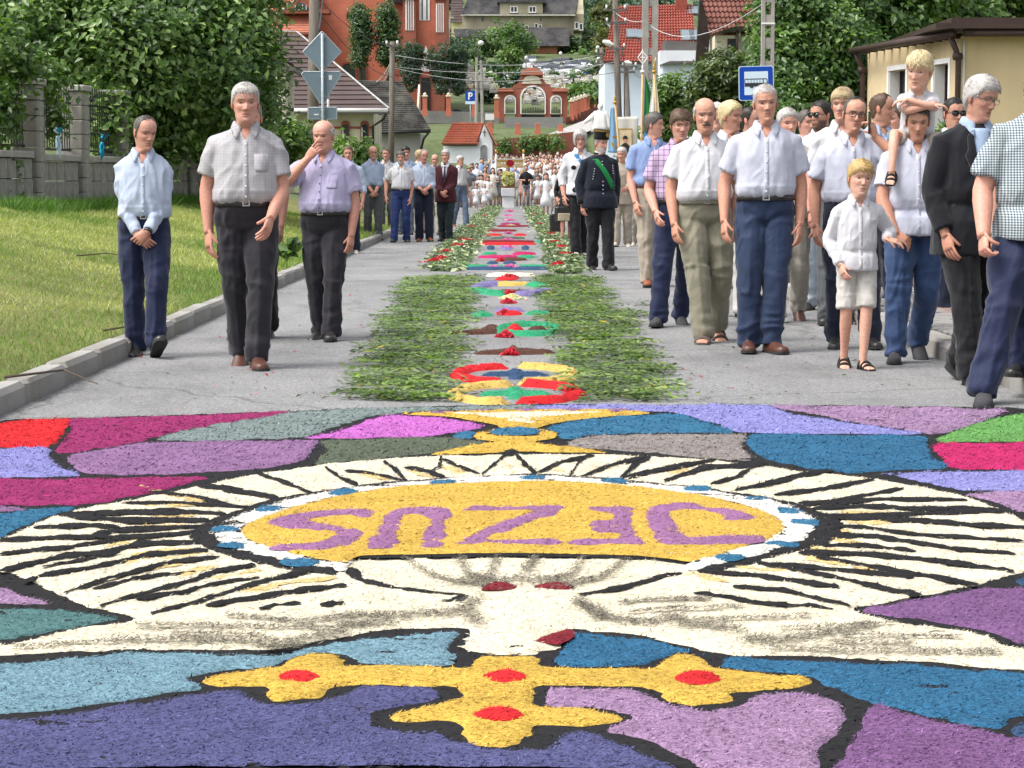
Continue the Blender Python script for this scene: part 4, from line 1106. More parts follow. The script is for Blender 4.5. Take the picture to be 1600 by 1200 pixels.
MB().prism(rrect(-w+.012,-h+.012,w-.012,h-.012,.035),-.004,-.0005).build('blue_field',m_blue,pan)
MB().prism(rrect(-w*.68,-h*.68,w*.68,h*.68,.008),-.008,-.0045).build('white_field',m_signw,pan)
u=w/27
bus=MB();bus.prism([(-18*u,-5*u),(-18*u,6.5*u),(-17*u,7.2*u),(16*u,7.2*u),(17.2*u,6*u),(18*u,-1*u),(18*u,-5*u)],-.011,-.0085)
for cx in(-7,12):bus.prism([(cx*u+3*u*math.cos(a),-5*u+2.6*u*math.sin(a))for a in np.linspace(0,2*PI,13)[:-1]],-.0114,-.0088)
b_=bus.build('bus_pictogram',m_black,pan)
mb=MB()
for k in range(6):mb.prism([(-16.8*u+k*4.6*u,.6*u),(-13*u+k*4.6*u,.6*u),(-13*u+k*4.6*u,5.6*u),(-16.8*u+k*4.6*u,5.6*u)],-.0135,-.0115)
mb.prism([(11.5*u,.6*u),(16.4*u,.6*u),(15.8*u,5.6*u),(11.5*u,5.6*u)],-.0135,-.0115)
mb.build('bus_windows',m_signw,b_)
# parking signs
def letter_P(e,s,y):
 mb=MB();mb.prism([(-.22*s,-.36*s),(-.08*s,-.36*s),(-.08*s,.36*s),(-.22*s,.36*s)],y-.01,y)
 o=[(.0*s+.24*s*math.cos(a),.14*s+.22*s*math.sin(a))for a in np.linspace(-PI/2,PI/2,9)];o=[(-.08*s,-.08*s)]+o+[(-.08*s,.36*s)]
 i_=[(-.02*s+.13*s*math.cos(a),.14*s+.11*s*math.sin(a))for a in np.linspace(-PI/2,PI/2,7)]
 mb.prism(o,y-.0095,y,holes=[i_]);return mb
for px,y0,y1,d,lb,sc in((735,145,158,150,'parking sign on a thin post left of the gateway',.68),(717,85,97,200,'parking sign standing by the churchyard corner',.62)):
 g=P(px,y1+30,d);e=empty('parking_sign',g,label='blue and white '+lb,cat='road sign');z=P(px,y0+5,d).z-g.z
 MB().tube([(0,.04,-1),(0,.04,z)],.035,6).build('post',m_steel,e,True)
 pl=MB().prism(rrect(-sc/2,-sc/2,sc/2,sc/2,.05),-.02,.0).build('plate',m_blue,e,loc=(0,0,z))
 letter_P(e,sc,-.022).build('letter',m_trim,pl)
 MB().box((0,-.01,z-sc*.66),(sc,.02,sc*.28)).build('sub_plate',m_signw,e)
e=empty('information_sign',P(918,135,240),label='round cornered blue sign on the slope by the car park',cat='road sign')
MB().tube([(0,.05,-1),(0,.05,1.4)],.05,6).build('post',m_steel,e,True);MB().prism(rrect(-.55,.9,.55,1.55,.2),-.02,.02).build('plate',m_blue,e);MB().prism(rrect(-.36,1.1,.36,1.3,.05),-.03,-.022).build('emblem',m_signw,e)
e=empty('notice_board',P(901,146,175),label='cream notice board standing right of the gateway',cat='notice board')
MB().box((0,0,.35),(.9,.06,.65)).build('board',m_cream,e)
for s in(-1,1):MB().box((s*.4,.05,-.3),(.06,.06,1.2)).build('leg',m_gutter,e)
e=empty('notice_board',P(765,186,152),label='small white board in the grass left of the steps',cat='notice board')
MB().box((0,0,.15),(.6,.05,.42)).build('board',m_trim,e)
for s in(-1,1):MB().box((s*.24,.04,-.4),(.05,.05,.9)).build('leg',m_gutter,e)
# graves and crosses on the churchyard lawn
mg=[mat('grave_stone',(.5,.49,.47),.8,.2,2,20,.3),mat('grave_light',(.68,.66,.63),.7,.2,2,20,.3)]
for i,(px,py)in enumerate(((652,140),(662,145),(672,144),(690,143),(697,142),(707,140),(716,146),(728,128),(722,136),(733,120),(757,136),(866,135),(873,133),(862,140),(740,128),(748,140),(850,134),(880,128),(730,142),(890,134),(824,160),(831,154),(838,162),(845,156),(828,148),(840,147),(797,158),(868,158))):
 d=176+i*.3;p=P(px,py,d)
 e=empty('grave',p,label='pale flower covered grave on the churchyard lawn' if py>130 else 'pale grave on the slope near the parking sign',cat='grave',group='graves in the churchyard' if py>130 else 'graves by the parking sign')
 mb=MB();mb.bbox((0,0,.05),(random.uniform(.5,.9),1.0,.3),.04);mb.build('slab',mg[i%2],e)
 mb=MB();mb.bbox((random.uniform(-.1,.1),.4,.5),(random.uniform(.35,.6),.14,random.uniform(.5,.9)),.05);mb.build('headstone',mg[(i+1)%2],e)
 if i%3==0:crown('flowers',[((0,-.2,.35),(.35,.3,.2))],60,.12,[(.5,.5,.5),(.6,.3,.35),(.1,.2,.05)],e,None,.1,12,seed=i)
 # the cemetery proper: rows of headstones up the slope on both sides of the gateway
gv=[]
for w_,h_ in((.5,.8),(.7,.6),(.4,1.0),(.9,.5)):
 mb=MB();mb.bbox((0,.4,h_/2+.1),(w_,.16,h_),.05);hm=mb.mesh('headstone',mg[len(gv)%2]);mb=MB();mb.bbox((0,0,.05),(w_*1.1,1.1,.26),.04);sm_=mb.mesh('slab',mg[(len(gv)+1)%2])
 fl=leaves_mesh('flowers',RNG.normal(size=(40,3))*.16+np.array([0,-.2,.3]),np.array([0,-.3,1])+RNG.normal(size=(40,3))*.5,np.full(40,.13),np.array([(.7,.7,.7),(.6,.3,.4),(.08,.16,.04),(.6,.5,.2)])[RNG.integers(0,4,40)],foliage('leaf'));gv.append((hm,sm_,fl))
for k in range(64):
 lf=k%2==0;px=random.uniform(700,774)if lf else random.uniform(848,940);py=random.uniform(120,146)if lf else random.uniform(127,146);d=172+(150-py)*2.1
 e=empty('grave',P(px,py,d),R(random.uniform(-12,12)),'small pale headstone with flowers on the slope '+('between the church and the lamp pole' if lf else 'right of the gateway'),'grave','headstones '+('between the church and the lamp pole' if lf else 'right of the gateway'))
 for nm,me in zip(('headstone','slab','flowers'),random.choice(gv)):link(nm,me,e)
 # overhead wires
m_wire=mat('cable_black',(.03,.03,.033),.6);m_wirew=mat('cable_pale',(.55,.56,.56),.6)
WN=[]
def wire(a,b_,sag,r_=.011,m_=m_wire):
 a,b_=Vector(a),Vector(b_)
 mb=MB();mb.tube([a.lerp(b_,t)-Vector((0,0,sag*4*t*(1-t)))for t in np.linspace(0,1,15)],r_,4)
 WN.append(1);return tag(mb.build('overhead_wire',m_,None,True),('pale' if m_ is m_wirew else 'black')+' overhead wire, '+('highest of the long span|second highest of the long span|third of the long span|lowest of the long span|top wire to the tall leaning pole|middle wire to the tall leaning pole|bottom wire to the tall leaning pole|from the thick pole to the shed pole|steeper one from the thick pole|hanging down to the diamond sign|above the cream gable|outer loop down to the shed roof|inner loop down to the shed roof|loop at the top of the double concrete pole|sagging towards the ladder pole|thin one by the skylights|short one behind the double concrete pole|between the two leaning poles|below the skylights|crossing in front of the church').split('|')[len(WN)-1],'wire','overhead wires over the street')
for k in range(4):wire(P(614,86+10*k,88),P(945,84+7*k,118),.5+.12*k,.013,m_wirew if k%2==0 else m_wire)
for k in range(3):wire(P(614,92+12*k,88),P(968,80+16*k,92),.35,.010,m_wirew if k==1 else m_wire)
wire(P(492,10,58),P(613,120,88),.4,.014);wire(P(500,0,58),P(611,70,88),.3,.012)
wire(P(505,-10,58),P(498,48,48.3),.1,.02);wire(P(415,30,55),P(492,-30,58),.1,.02,m_wirew)
wire(P(613,92,88),P(588,128,97),.15,.03,m_wirew);wire(P(613,92,88),P(600,128,97),.1,.03,m_wirew)
wire(P(962,20,92),P(1015,30,74),.2,.012,m_wirew);wire(P(1016,40,74),P(1200,0,41),.5,.01,m_wirew);wire(P(962,40,92),P(1016,60,74),.3,.012);wire(P(985,105,100),P(1016,118,74),.25,.012)
wire(P(962,80,92),P(985,108,100),.25,.014);wire(P(965,90,92),P(1014,100,74),.3,.012);wire(P(680,10,200),P(945,60,118),.3,.014)
# ------------------------------------------------------------------ flower carpet of coloured sawdust
def saw(name,col,stretch=(1,1,1),var=.28,k=.68):
 """dyed sawdust and grass cuttings: speckled grains with a soft heap relief"""
 key='sawdust_'+name
 if key in MATS:return MATS[key]
 m,nt,b=_nodes(key)
 v=_coord(nt,'Object');vs=_coord(nt,'Object',(70,170,120))
 n1=_noise(nt,1.0,3,vs);n2=_noise(nt,5,5,v);n3=_noise(nt,260,2,v)
 lc=lin(col,k);lu=.3*lc[0]+.5*lc[1]+.2*lc[2];base=tuple((q*.95+lu*.05)*.98+.006 for q in lc)
 c=_mix(nt,base,_ramp(nt,n1 .outputs[0],[(.28,1-var*1.5),(.5,1.0),(.74,1+var*1.3)]).outputs[0],1.0,'MULTIPLY')
 c=_mix(nt,c,_ramp(nt,n2 .outputs[0],[(.3,.86),(.7,1.12)]).outputs[0],1.0,'MULTIPLY')
 c=_mix(nt,c,_ramp(nt,n3 .outputs[0],[(.32,.7),(.5,1.0),(.7,1.3)]).outputs[0],1.0,'MULTIPLY')
 a=nt.nodes.new('ShaderNodeAttribute');a.attribute_name='Col'
 c=_mix(nt,c,a.outputs['Color'],1.0,'MULTIPLY')
 nt.links.new(c,b.inputs['Base Color'])
 b.inputs['Roughness'].default_value=.95;b.inputs['Specular IOR Level'].default_value=.15
 _bump(nt,b,n1 .outputs[0],.7,.008,_bump(nt,b,n3 .outputs[0],.5,.003))
 MATS[key]=m
 return m
def pix(pts,z=.024):return[G(x,y,z).xy for x,y in pts]
def z1(pts,ox,oy,s):return[(ox+x/s,oy+y/s)for x,y in pts]
def ragged(poly,step=.016,amp=.006,seed=0):
 """resample a closed outline and give it the uneven edge of strewn material"""
 P2=[Vector((p[0],p[1]))for p in poly];out=[]
 n=len(P2)
 for i in range(n):
  a,b_=P2[i],P2[(i+1)%n]
  # soften corners with a Catmull-Rom curve
  p0,p3=P2[i-1],P2[(i+2)%n]
  L=(b_-a).length
  k=max(1,int(L/step))
  m1,m2=(b_-p0)*.5,(p3-a)*.5
  if m1 .length>L:m1*=L/m1 .length
  if m2 .length>L:m2*=L/m2 .length
  for q in range(k):
   t=q/k;t2,t3=t*t,t*t*t
   out.append(a*(2*t3-3*t2+1)+m1*(t3-2*t2+t)+b_*(-2*t3+3*t2)+m2*(t3-t2))
 o=np.array([(p.x,p.y,0)for p in out])
 j=np.stack([vnoise(o,22,seed+1),vnoise(o,22,seed+2)],1)*amp+np.stack([vnoise(o,70,seed+3),vnoise(o,70,seed+4)],1)*amp*.7
 o[:,:2]+=j
 return o[:,:2]
def in_poly(pts,poly):
 x,y=pts[:,0],pts[:,1];inside=np.zeros(len(pts),bool)
 px,py=poly[:,0],poly[:,1];qx,qy=np.roll(px,-1),np.roll(py,-1)
 for a,b_,c,d in zip(px,py,qx,qy):
  if b_==d:continue
  m=((b_>y)!=(d>y))
  if not m.any():continue
  inside^=m&(x<(c-a)*(y-b_)/(d-b_)+a)
 return inside
def edge_dist(pts,poly):
 a=poly;b_=np.roll(poly,-1,0)
 best=np.full(len(pts),1e9)
 ab=b_-a;l2=(ab**2).sum(1)+1e-12
 for s in range(0,len(pts),2000):
  p=pts[s:s+2000]
  t=np.clip(((p[:,None]-a[None])*ab[None]).sum(2)/l2[None],0,1)
  d=np.linalg.norm(p[:,None]-(a[None]+t[...,None]*ab[None]),axis=2).min(1)
  best[s:s+2000]=d
 return best
N_FIB=[0]
def heap(name,poly,m_,parent,z0=.010,h=.016,seed=0,fib=1.0,amp=.006,lump=.006,step=None,light=1.0,edge_w=.03,label=None,raggedit=True,base_z=None,flen=1.0):
 """one field of strewn sawdust: raised, uneven, ragged edged, with loose fibres on top"""
 cy=float(np.mean([p[1]for p in poly]))
 step=step or float(np.clip(.010*cy/5,.010,.03))
 o=ragged(poly,step,amp,seed)if raggedit else np.array(poly,float)
 mn,mx=o.min(0),o.max(0)
 mx=np.minimum(mx,[3.2,60]);mn=np.maximum(mn,[-3.2,3.9])
 g=step*1.45
 gx,gy=np.meshgrid(np.arange(mn[0],mx[0],g),np.arange(mn[1],mx[1],g))
 p=np.stack([gx.ravel(),gy.ravel()],1)+RNG.uniform(-.3,.3,(gx.size,2))*g
 rr=np.random.default_rng(seed+5)
 if len(p):
  p=p[in_poly(p,o)]
 if len(p):
  d=edge_dist(p,o);p=p[d>g*.5]
 allp=np.concatenate([o,p])if len(p)else o
 n=len(o)
 res=delaunay_2d_cdt([Vector(q)for q in allp],[],[list(range(n))],1,1e-6)
 vs=np.array([(q.x,q.y)for q in res[0]]);fs=[tuple(f)for f in res[2]]
 if not fs:return None
 d=edge_dist(vs,o)
 t=np.clip(d/edge_w,0,1);t=t*(2-t)
 v3=np.zeros((len(vs),3));v3[:,:2]=vs
 ns=.5*vnoise(v3,9,seed)+.6*vnoise(v3*np.array([14,34,1]),1,seed+1)+.45*vnoise(v3,60,seed+2)
 v3[:,2]=z0+h*t+lump*ns*np.clip(t,.25,1)
 tri=np.array(fs,dtype=np.int32)
 cols=np.full((len(v3),3),light)
 # loose fibres
 area=(mx[0]-mn[0])*(mx[1]-mn[1])
 den=9500*fib*(4.6/max(4.3,cy))**1.7
 k=int(min(area*den,90000))
 V,F,C=[v3],[tri],[cols]
 if k>0 and fib>0:
  q=rr.uniform(mn,mx,(k,2));q=q[in_poly(q,o)]
  if len(q):
   sc=float(np.clip(cy/5.5,1,2.2))
   L=rr.uniform(.006,.016,len(q))*sc*flen;W=rr.uniform(.0007,.0016,len(q))*sc
   a=rr.normal(0,.9,len(q));up=rr.uniform(-.25,.75,len(q))
   di=np.stack([np.cos(a),np.sin(a),up],1);sd=np.stack([-np.sin(a),np.cos(a),rr.uniform(-.5,.5,len(q))],1)
   dq=edge_dist(q,o);tq=np.clip(dq/edge_w,0,1);tq=tq*(2-tq)
   c3=np.zeros((len(q),3));c3[:,:2]=q
   nq=.5*vnoise(c3,9,seed)+.6*vnoise(c3*np.array([14,34,1]),1,seed+1)+.45*vnoise(c3,60,seed+2)
   c3[:,2]=z0+h*tq+lump*nq*np.clip(tq,.25,1)+.0015
   fv=np.empty((len(q),4,3))
   fv[:,0]=c3-di*L[:,None]/2;fv[:,2]=c3+di*L[:,None]/2
   fv[:,1]=c3+sd*W[:,None];fv[:,3]=c3-sd*W[:,None]
   fi=np.arange(len(q)*4).reshape(-1,4)+len(v3)
   V.append(fv.reshape(-1,3));F+=[fi[:,[0,1,2]],fi[:,[0,2,3]]]
   br=rr.uniform(.66,1.45,len(q));wh=rr.random(len(q))<.07
   cc=np.stack([br,br,br],1)*light;cc[wh]=cc[wh]*1.5+.25
   C.append(np.repeat(cc,4,0));N_FIB[0]+=len(q)
 V=np.concatenate(V);F=np.concatenate(F);C=np.concatenate(C)
 if base_z is not None:V[:,2]+=base_z
 ob=link(name,np_mesh(name,V,F,m_,True,C),parent)
 if label:ob['label']=label
 return ob
def strip(pts,w0,w1=None,taper=True,seed=0):
 """outline of a hand strewn line through ground points, width in metres"""
 p=[Vector(q)for q in pts];n=len(p);w1=w0 if w1 is None else w1
 L,Rr=[],[]
 for i in range(n):
  t=(p[min(i+1,n-1)]-p[max(i-1,0)]).normalized();s=Vector((-t.y,t.x))
  u=i/max(1,n-1)
  w=(w0*(1-u)+w1*u)*(1+.35*math.sin(seed*3.1+i*2.3))/2
  if taper and i in(0,n-1):w*=.5
  L.append(p[i]+s*w);Rr.append(p[i]-s*w)
 return L+Rr[::-1]
def densify(pts,k=3):
 o=[]
 for a,b_ in zip(pts[:-1],pts[1:]):
  for q in range(k):o.append((a[0]+(b_[0]-a[0])*q/k,a[1]+(b_[1]-a[1])*q/k))
 return o+[pts[-1]]
def grains(name,strokes,m_,parent,seed=0):
 """loose dark grains sprinkled along strokes: (pixel points, spread px y, count, rise)"""
 rr=np.random.default_rng(seed);Q=[]
 for pts,spread,cnt in strokes:
  pts=np.array(pts,float);seg=np.linalg.norm(np.diff(pts,axis=0),axis=1);cum=np.concatenate([[0],np.cumsum(seg)])
  cnt=int(cnt*.62);t=rr.uniform(0,cum[-1],cnt)
  x=np.interp(t,cum,pts[:,0]);y=np.interp(t,cum,pts[:,1])
  x+=rr.normal(0,spread*2.2,cnt);y+=rr.normal(0,spread,cnt)*(.5+rr.random(cnt))
  Q+=[G(a,b_,.034).xy for a,b_ in zip(x,y)]
 q=np.array(Q);n=len(q)
 a=rr.normal(0,.9,n);L=rr.uniform(.004,.011,n);W=rr.uniform(.0009,.002,n)
 di=np.stack([np.cos(a),np.sin(a),rr.uniform(-.3,.6,n)],1);sd=np.stack([-np.sin(a),np.cos(a),rr.uniform(-.4,.4,n)],1)
 c=np.zeros((n,3));c[:,:2]=q;c[:,2]=.030+rr.uniform(0,.006,n)
 fv=np.empty((n,4,3));fv[:,0]=c-di*L[:,None];fv[:,2]=c+di*L[:,None];fv[:,1]=c+sd*W[:,None];fv[:,3]=c-sd*W[:,None]
 f=np.arange(n*4).reshape(-1,4)
 br=np.repeat(rr.uniform(.7,1.4,(n,1)),3,1)
 o=link(name,np_mesh(name,fv.reshape(-1,3),np.concatenate([f[:,[0,1,2]],f[:,[0,2,3]]]),m_,False,np.repeat(br,4,0)),parent)
 return tag(o,kind='stuff')
S={n:saw(n,c)for n,c in dict(black=(34,34,37),red=(228,22,34),magenta=(162,40,108),greyteal=(132,148,146),pink=(206,110,204),purple=(152,112,158),olive=(98,108,90),lavender=(146,146,212),blue=(48,116,154),
taupe=(152,144,140),gold=(222,182,70),cream=(246,236,208),white=(248,244,234),ochre=(236,208,140),letter=(164,112,160),green=(104,164,84),crimson=(200,22,104),lightblue=(120,160,176),indigo=(88,90,138),
mauve=(166,132,170),deep=(42,108,148),sea=(84,128,128),violet=(128,88,138),wine=(140,30,46),grey=(136,131,116),navy=(52,84,122),brown=(96,62,48),jade=(44,168,118),lilac=(138,128,184),hotpink=(222,84,190),yellow=(230,196,100)).items()}
e_car=empty('flower_carpet',(0,7.5,0),label='large sawdust carpet with stained glass fields, a dove and the word JEZUS',cat='flower carpet')
e_car.location=(0,0,0)
base_px=[(-400,668),(0,653),(110,650),(300,644),(450,639),(600,634),(835,628),(1000,630),(1200,630),(1400,632),(1600,635),(1990,650)]
bp=pix(base_px);bp=[(max(LK+.06,min(RKB-.06,p[0])),p[1])for p in bp]
bp+=[(RKB-.06,8),(RKB-.06,4.12),(1.5,4.16),(0,4.19),(-1,4.20),(LK+.06,4.18),(LK+.06,8)]
heap('black_ground',bp,S['black'],e_car,0,.018,1,.4,.01,.004,.03,edge_w=.03)
FIELDS=[('red',[(-160,664),(0,658),(30,656),(108,654),(102,672),(88,690),(72,697),(0,698),(-160,700)]),
('magenta',[(114,654),(250,650),(452,642),(420,650),(340,663),(260,677),(215,689),(150,700),(98,707),(86,702),(96,688),(110,670)]),
('greyteal',[(242,684),(310,666),(370,656),(440,645),(520,638.5),(640,636.5),(720,634),(829,632),(828,637),(720,639),(640,643),(590,648),(540,661),(490,677),(470,682),(300,688)]),
('pink',[(474,683),(500,679),(540,668),(575,655),(605,648),(660,649),(720,656),(757,664),(745,669),(700,676),(650,681),(560,683)]),
('purple',[(104,712),(130,706),(190,695),(240,691),(300,689),(488,687),(494,695),(480,714),(455,723),(400,730),(300,738),(180,740),(135,737),(112,725)]),
('olive',[(506,687),(620,683),(700,682),(730,685),(760,689),(740,695),(690,705),(600,714),(520,722),(488,724),(500,711),(508,698)]),
('lavender',[(-160,701),(0,699),(74,698),(80,712),(95,728),(125,740),(60,743),(0,745),(-160,747)]),
('magenta',[(-160,749),(0,747),(80,747),(325,744),(300,752),(240,767),(180,779),(130,786),(60,788),(0,787),(-160,788)]),
('purple',[(-160,790),(0,789),(44,793),(0,797),(-160,800)]),
('blue',[(-160,802),(0,799),(50,795),(100,790),(118,792),(60,811),(20,829),(0,837),(-60,860),(-160,880)]),
('lavender',[(838,632),(1190,632),(1215,637),(1250,648),(1330,660),(1420,672),(1440,677),(1300,676),(1162,674),(1112,659),(1070,647),(1040,642),(940,640.5),(870,639),(838,637)]),
('mauve',[(1212,632),(1400,635),(1565,638),(1578,641),(1540,656),(1500,668),(1455,677),(1400,667),(1340,659),(1290,649),(1240,640)]),
('green',[(1460,689),(1492,672),(1550,653),(1600,644),(1780,638),(1780,692),(1600,688),(1520,689)]),
('blue',[(854,668),(900,656),(980,649),(1060,646),(1098,657),(1146,673),(1050,675),(930,677),(882,676)]),
('taupe',[(884,690),(920,681),(1000,678),(1158,678),(1166,685),(1163,700),(1180,717),(1100,713),(1000,705),(920,699)]),
('deep',[(1174,679),(1300,679),(1440,681),(1450,690),(1458,712),(1486,729),(1400,732),(1340,737),(1280,732),(1218,721),(1178,705)]),
('crimson',[(1458,692),(1530,691),(1780,694),(1780,730),(1502,730),(1472,714)]),
('lavender',[(1380,738),(1500,736),(1780,733),(1780,764),(1512,764),(1480,759),(1414,745)]),
('mauve',[(1518,768),(1780,768),(1780,830),(1660,818),(1600,799),(1562,784)]),
('mauve',[(-160,912),(0,917),(40,930),(84,941),(0,940),(-160,940)]),
('sea',[(-160,950),(0,948),(90,951),(182,962),(150,971),(80,984),(0,998),(-160,1014)]),
('lightblue',[(-160,1044),(0,1034),(120,1023),(280,1019),(400,1020),(430,1021),(510,1006),(600,993),(714,984),(718,990),(704,1005),(715,1024),(706,1034),(640,1036),(565,1033),(532,1018),(480,1018),(440,1033),(410,1040),(340,1045),(294,1057),(312,1071),(250,1081),(100,1104),(0,1114),(-160,1126)]),
('indigo',[(-160,1134),(0,1121),(200,1100),(330,1081),(372,1077),(398,1091),(420,1099),(480,1097),(532,1082),(562,1072),(620,1071),(678,1074),(689,1085),(660,1094),(598,1106),(580,1120),(600,1134),(640,1140),(688,1142),(718,1157),(780,1167),(850,1164),(882,1144),(920,1142),(962,1157),(1030,1185),(1052,1195),(860,1192),(700,1190),(400,1190),(0,1194),(-160,1194)]),
('mauve',[(855,1077),(880,1073),(990,1076),(1020,1086),(1058,1099),(1100,1106),(1152,1101),(1178,1086),(1240,1079),(1288,1086),(1322,1102),(1308,1145),(1283,1165),(1275,1225),(1150,1225),(1084,1186),(1002,1150),(948,1137),(988,1120),(962,1109),(920,1102),(860,1099)]),
('violet',[(1362,1099),(1420,1112),(1500,1131),(1560,1143),(1600,1151),(1760,1180),(1760,1240),(1316,1240),(1322,1170),(1347,1125)]),
('deep',[(896,989),(990,994),(1060,1009),(1120,1023),(1250,1031),(1400,1037),(1600,1051),(1760,1064),(1760,1080),(1600,1114),(1562,1135),(1500,1127),(1420,1107),(1352,1091),(1284,1068),(1266,1054),(1130,1038),(1126,1026),(1062,1016),(1030,1028),(990,1036),(930,1038),(870,1034),(876,1010)]),
('navy',[(1578,1142),(1602,1127),(1760,1096),(1760,1168),(1600,1147)]),
('violet',[(1348,950),(1430,936),(1500,924),(1560,919),(1760,915),(1760,1014),(1602,1003),(1550,985),(1480,971),(1400,961)]),
('navy',[(1582,907),(1602,900),(1760,878),(1760,906),(1600,913)])]
for i,(c,pl)in enumerate(FIELDS):
 heap('colour_field',[(min(RKB-.1,max(LK+.1,q[0])),q[1])for q in pix([(x+(900 if x>1650 else-800 if x<-59 else 0),y)for x,y in pl])],S[c],e_car,.016,.008,20+i,1.5,edge_w=.014,lump=.0075,label={'red':'bright red','sea':'grey green','deep':'deep blue','greyteal':'grey teal'}.get(c,c)+' sawdust field')
 # cream ground of the host and the dove
cream=[(0,839),(60,812),(122,794),(190,781),(260,768),(330,753),(400,739),(470,729),(540,721),(640,713),(800,709),(950,710),(1060,714),(1150,722),(1215,728),(1260,736),(1340,743),(1420,756),(1500,771),(1560,791),(1600,809),(1680,850),(1670,875),(1580,897),(1500,919),(1420,934),(1340,949),(1400,967),(1480,978),(1545,990),(1570,1003),(1600,1010),(1700,1024),(1760,1034),(1760,1052),(1600,1043),(1400,1029),(1250,1023),(1130,1019),(1060,1005),(1000,990),(930,985),(893,982),
(882,1000),(850,1016),(800,1021),(742,1018),(722,1010),(724,1000),(716,980),(600,984),(500,999),(420,1012),(250,1012),(100,1016),(0,1023),(-160,1036),(-160,1016),(0,1004),(90,985),(190,969),(206,962),(130,944),(50,909),(8,893),(-70,876),(-70,858)]
heap('cream_ground',pix(cream),S['cream'],e_car,.012,.012,60,1.6,lump=.0045,label='cream shavings forming the rays and the dove')
# ochre tints between the rays
def strokes(lst,ox,oy,s):return[z1(p,ox,oy,s)for p in lst]
tint=strokes([[(690,30),(940,22)],[(720,80),(900,75)],[(500,215),(700,170)],[(660,130),(860,120)],[(620,255),(900,230)],[(720,285),(940,250)],[(520,300),(760,260)],[(980,365),(1200,330)],[(1100,440),(1300,390),(1560,360)],[(640,330),(860,300)],[(840,350),(1000,310)]],0,780,2.963)
tint+=strokes([[(760,60),(1000,62)],[(780,100),(980,112)],[(1040,150),(1200,170)],[(700,190),(860,200)],[(620,225),(760,238)],[(560,262),(760,300),(900,325)],[(260,310),(480,330)],[(20,340),(240,380)],[(700,140),(800,150)]],1060,780,2.963)
tint+=strokes([[(20,340),(200,385)],[(290,340),(400,370)],[(450,320),(560,355)],[(720,300),(780,350)],[(950,320),(1000,345)],[(1150,340),(1270,325)],[(1480,350),(1590,335)]],540,620,2.963)
tint+=strokes([[(440,320),(520,345)],[(520,345),(640,365)],[(560,375),(700,385)],[(480,400),(640,405)]],0,600,2)
for i,p in enumerate(tint):
 heap('ochre_tint',pix(strip(densify(p,2),7,5,True,i)),S['ochre'],e_car,.0245,.003,100+i,.9,.014,.004,.018,edge_w=.02)
 # black rays, traced line by line
rays=strokes([[(0,190),(290,176),(640,175),(930,152)],[(160,131),(400,122),(560,128)],[(270,70),(600,100),(960,97)],[(290,66),(600,62),(880,66)],[(420,166),(560,143),(930,127)],[(0,252),(300,225),(450,200),(620,180)],[(0,330),(280,265),(480,247),(640,206),(920,200)],
[(200,310),(420,272),(560,245)],[(110,381),(200,352),(500,302),(690,256),(950,236)],[(300,432),(440,385),(500,366),(790,290),(1020,266)],[(430,412),(620,366),(900,332)],[(460,490),(640,440),(850,386),(1000,332),(1180,302)],[(620,461),(840,431),(980,392),(1200,360)],[(690,526),(850,490),(1000,445),(1250,370),(1450,326)],
[(950,490),(1150,460),(1400,420),(1600,396)],[(1200,505),(1260,492),(1390,478)],[(1480,488),(1590,474)],[(640,92),(760,96),(880,94)],[(770,62),(900,66)]],0,780,2.963)
rays+=strokes([[(560,16),(760,12),(860,4)],[(620,41),(850,32),(1100,45),(1300,44),(1500,56)],[(690,86),(880,88),(1050,97),(1190,101)],[(890,86),(1190,104),(1400,120),(1600,130)],[(700,121),(860,130),(1100,162),(1400,180),(1600,194)],[(690,166),(900,172),(1100,200),(1300,232),(1550,250)],
[(670,211),(900,216),(1100,238)],[(560,246),(850,252),(1200,285),(1550,330)],[(360,291),(600,312),(1000,352),(1090,360)],[(560,252),(900,312),(1200,362),(1380,394)],[(400,301),(700,352),(1000,422),(1120,440)],[(100,331),(350,352),(600,386),(740,402)],[(260,402),(500,422),(800,490)],[(70,432),(220,452),(380,480),(620,492),(720,508)],[(1000,345),(1150,352)]],1060,780,2.963)
rays+=strokes([[(350,291),(480,262),(640,236)],[(480,302),(600,262),(790,250)],[(620,311),(700,290),(760,254)],[(700,331),(850,300),(1000,268)],[(820,346),(960,330),(1130,298)],[(900,381),(1080,352),(1220,326)],[(960,376),(1160,360),(1420,362)],[(960,411),(1200,410),(1500,396)],[(760,322),(860,292),(960,276)]],800,600,2)
rays+=strokes([[(180,300),(230,340),(290,396)],[(275,326),(380,345),(460,370)],[(445,272),(435,310),(400,352)],[(445,285),(520,320),(620,356)],[(630,362),(690,310),(740,268)],[(720,262),(800,254)],[(790,266),(830,310),(880,354)],[(890,348),(1000,300),(1150,268)],[(1140,262),(1080,300),(1040,364)],[(1090,368),(1250,310),(1400,276)],[(1410,278),(1330,320),(1275,376)],[(1300,382),(1450,340),(1600,314)],[(0,342),(110,352),(260,384)],[(0,376),(60,405)]],540,620,2.963)
rays+=strokes([[(610,311),(720,330),(870,356)],[(460,336),(600,350),(720,376)],[(800,276),(890,306),(985,345)],[(1015,256),(1060,290),(1120,318)],[(1200,240),(1240,270),(1270,305)],[(380,372),(560,372),(790,385)],[(350,400),(520,395),(700,405)]],0,600,2)
for i,p in enumerate(rays):
 top=p[0][1]<775
 w=(5.6 if top else 5.6)*random.uniform(.8,1.25)
 heap('ray_line',pix(strip(densify(p,3),w*random.uniform(.6,1.2),w*random.uniform(.6,1.2),True,i),.028),S['black'],e_car,.0280,.006,200+i,.6,.005,.0015,.012,edge_w=.012)
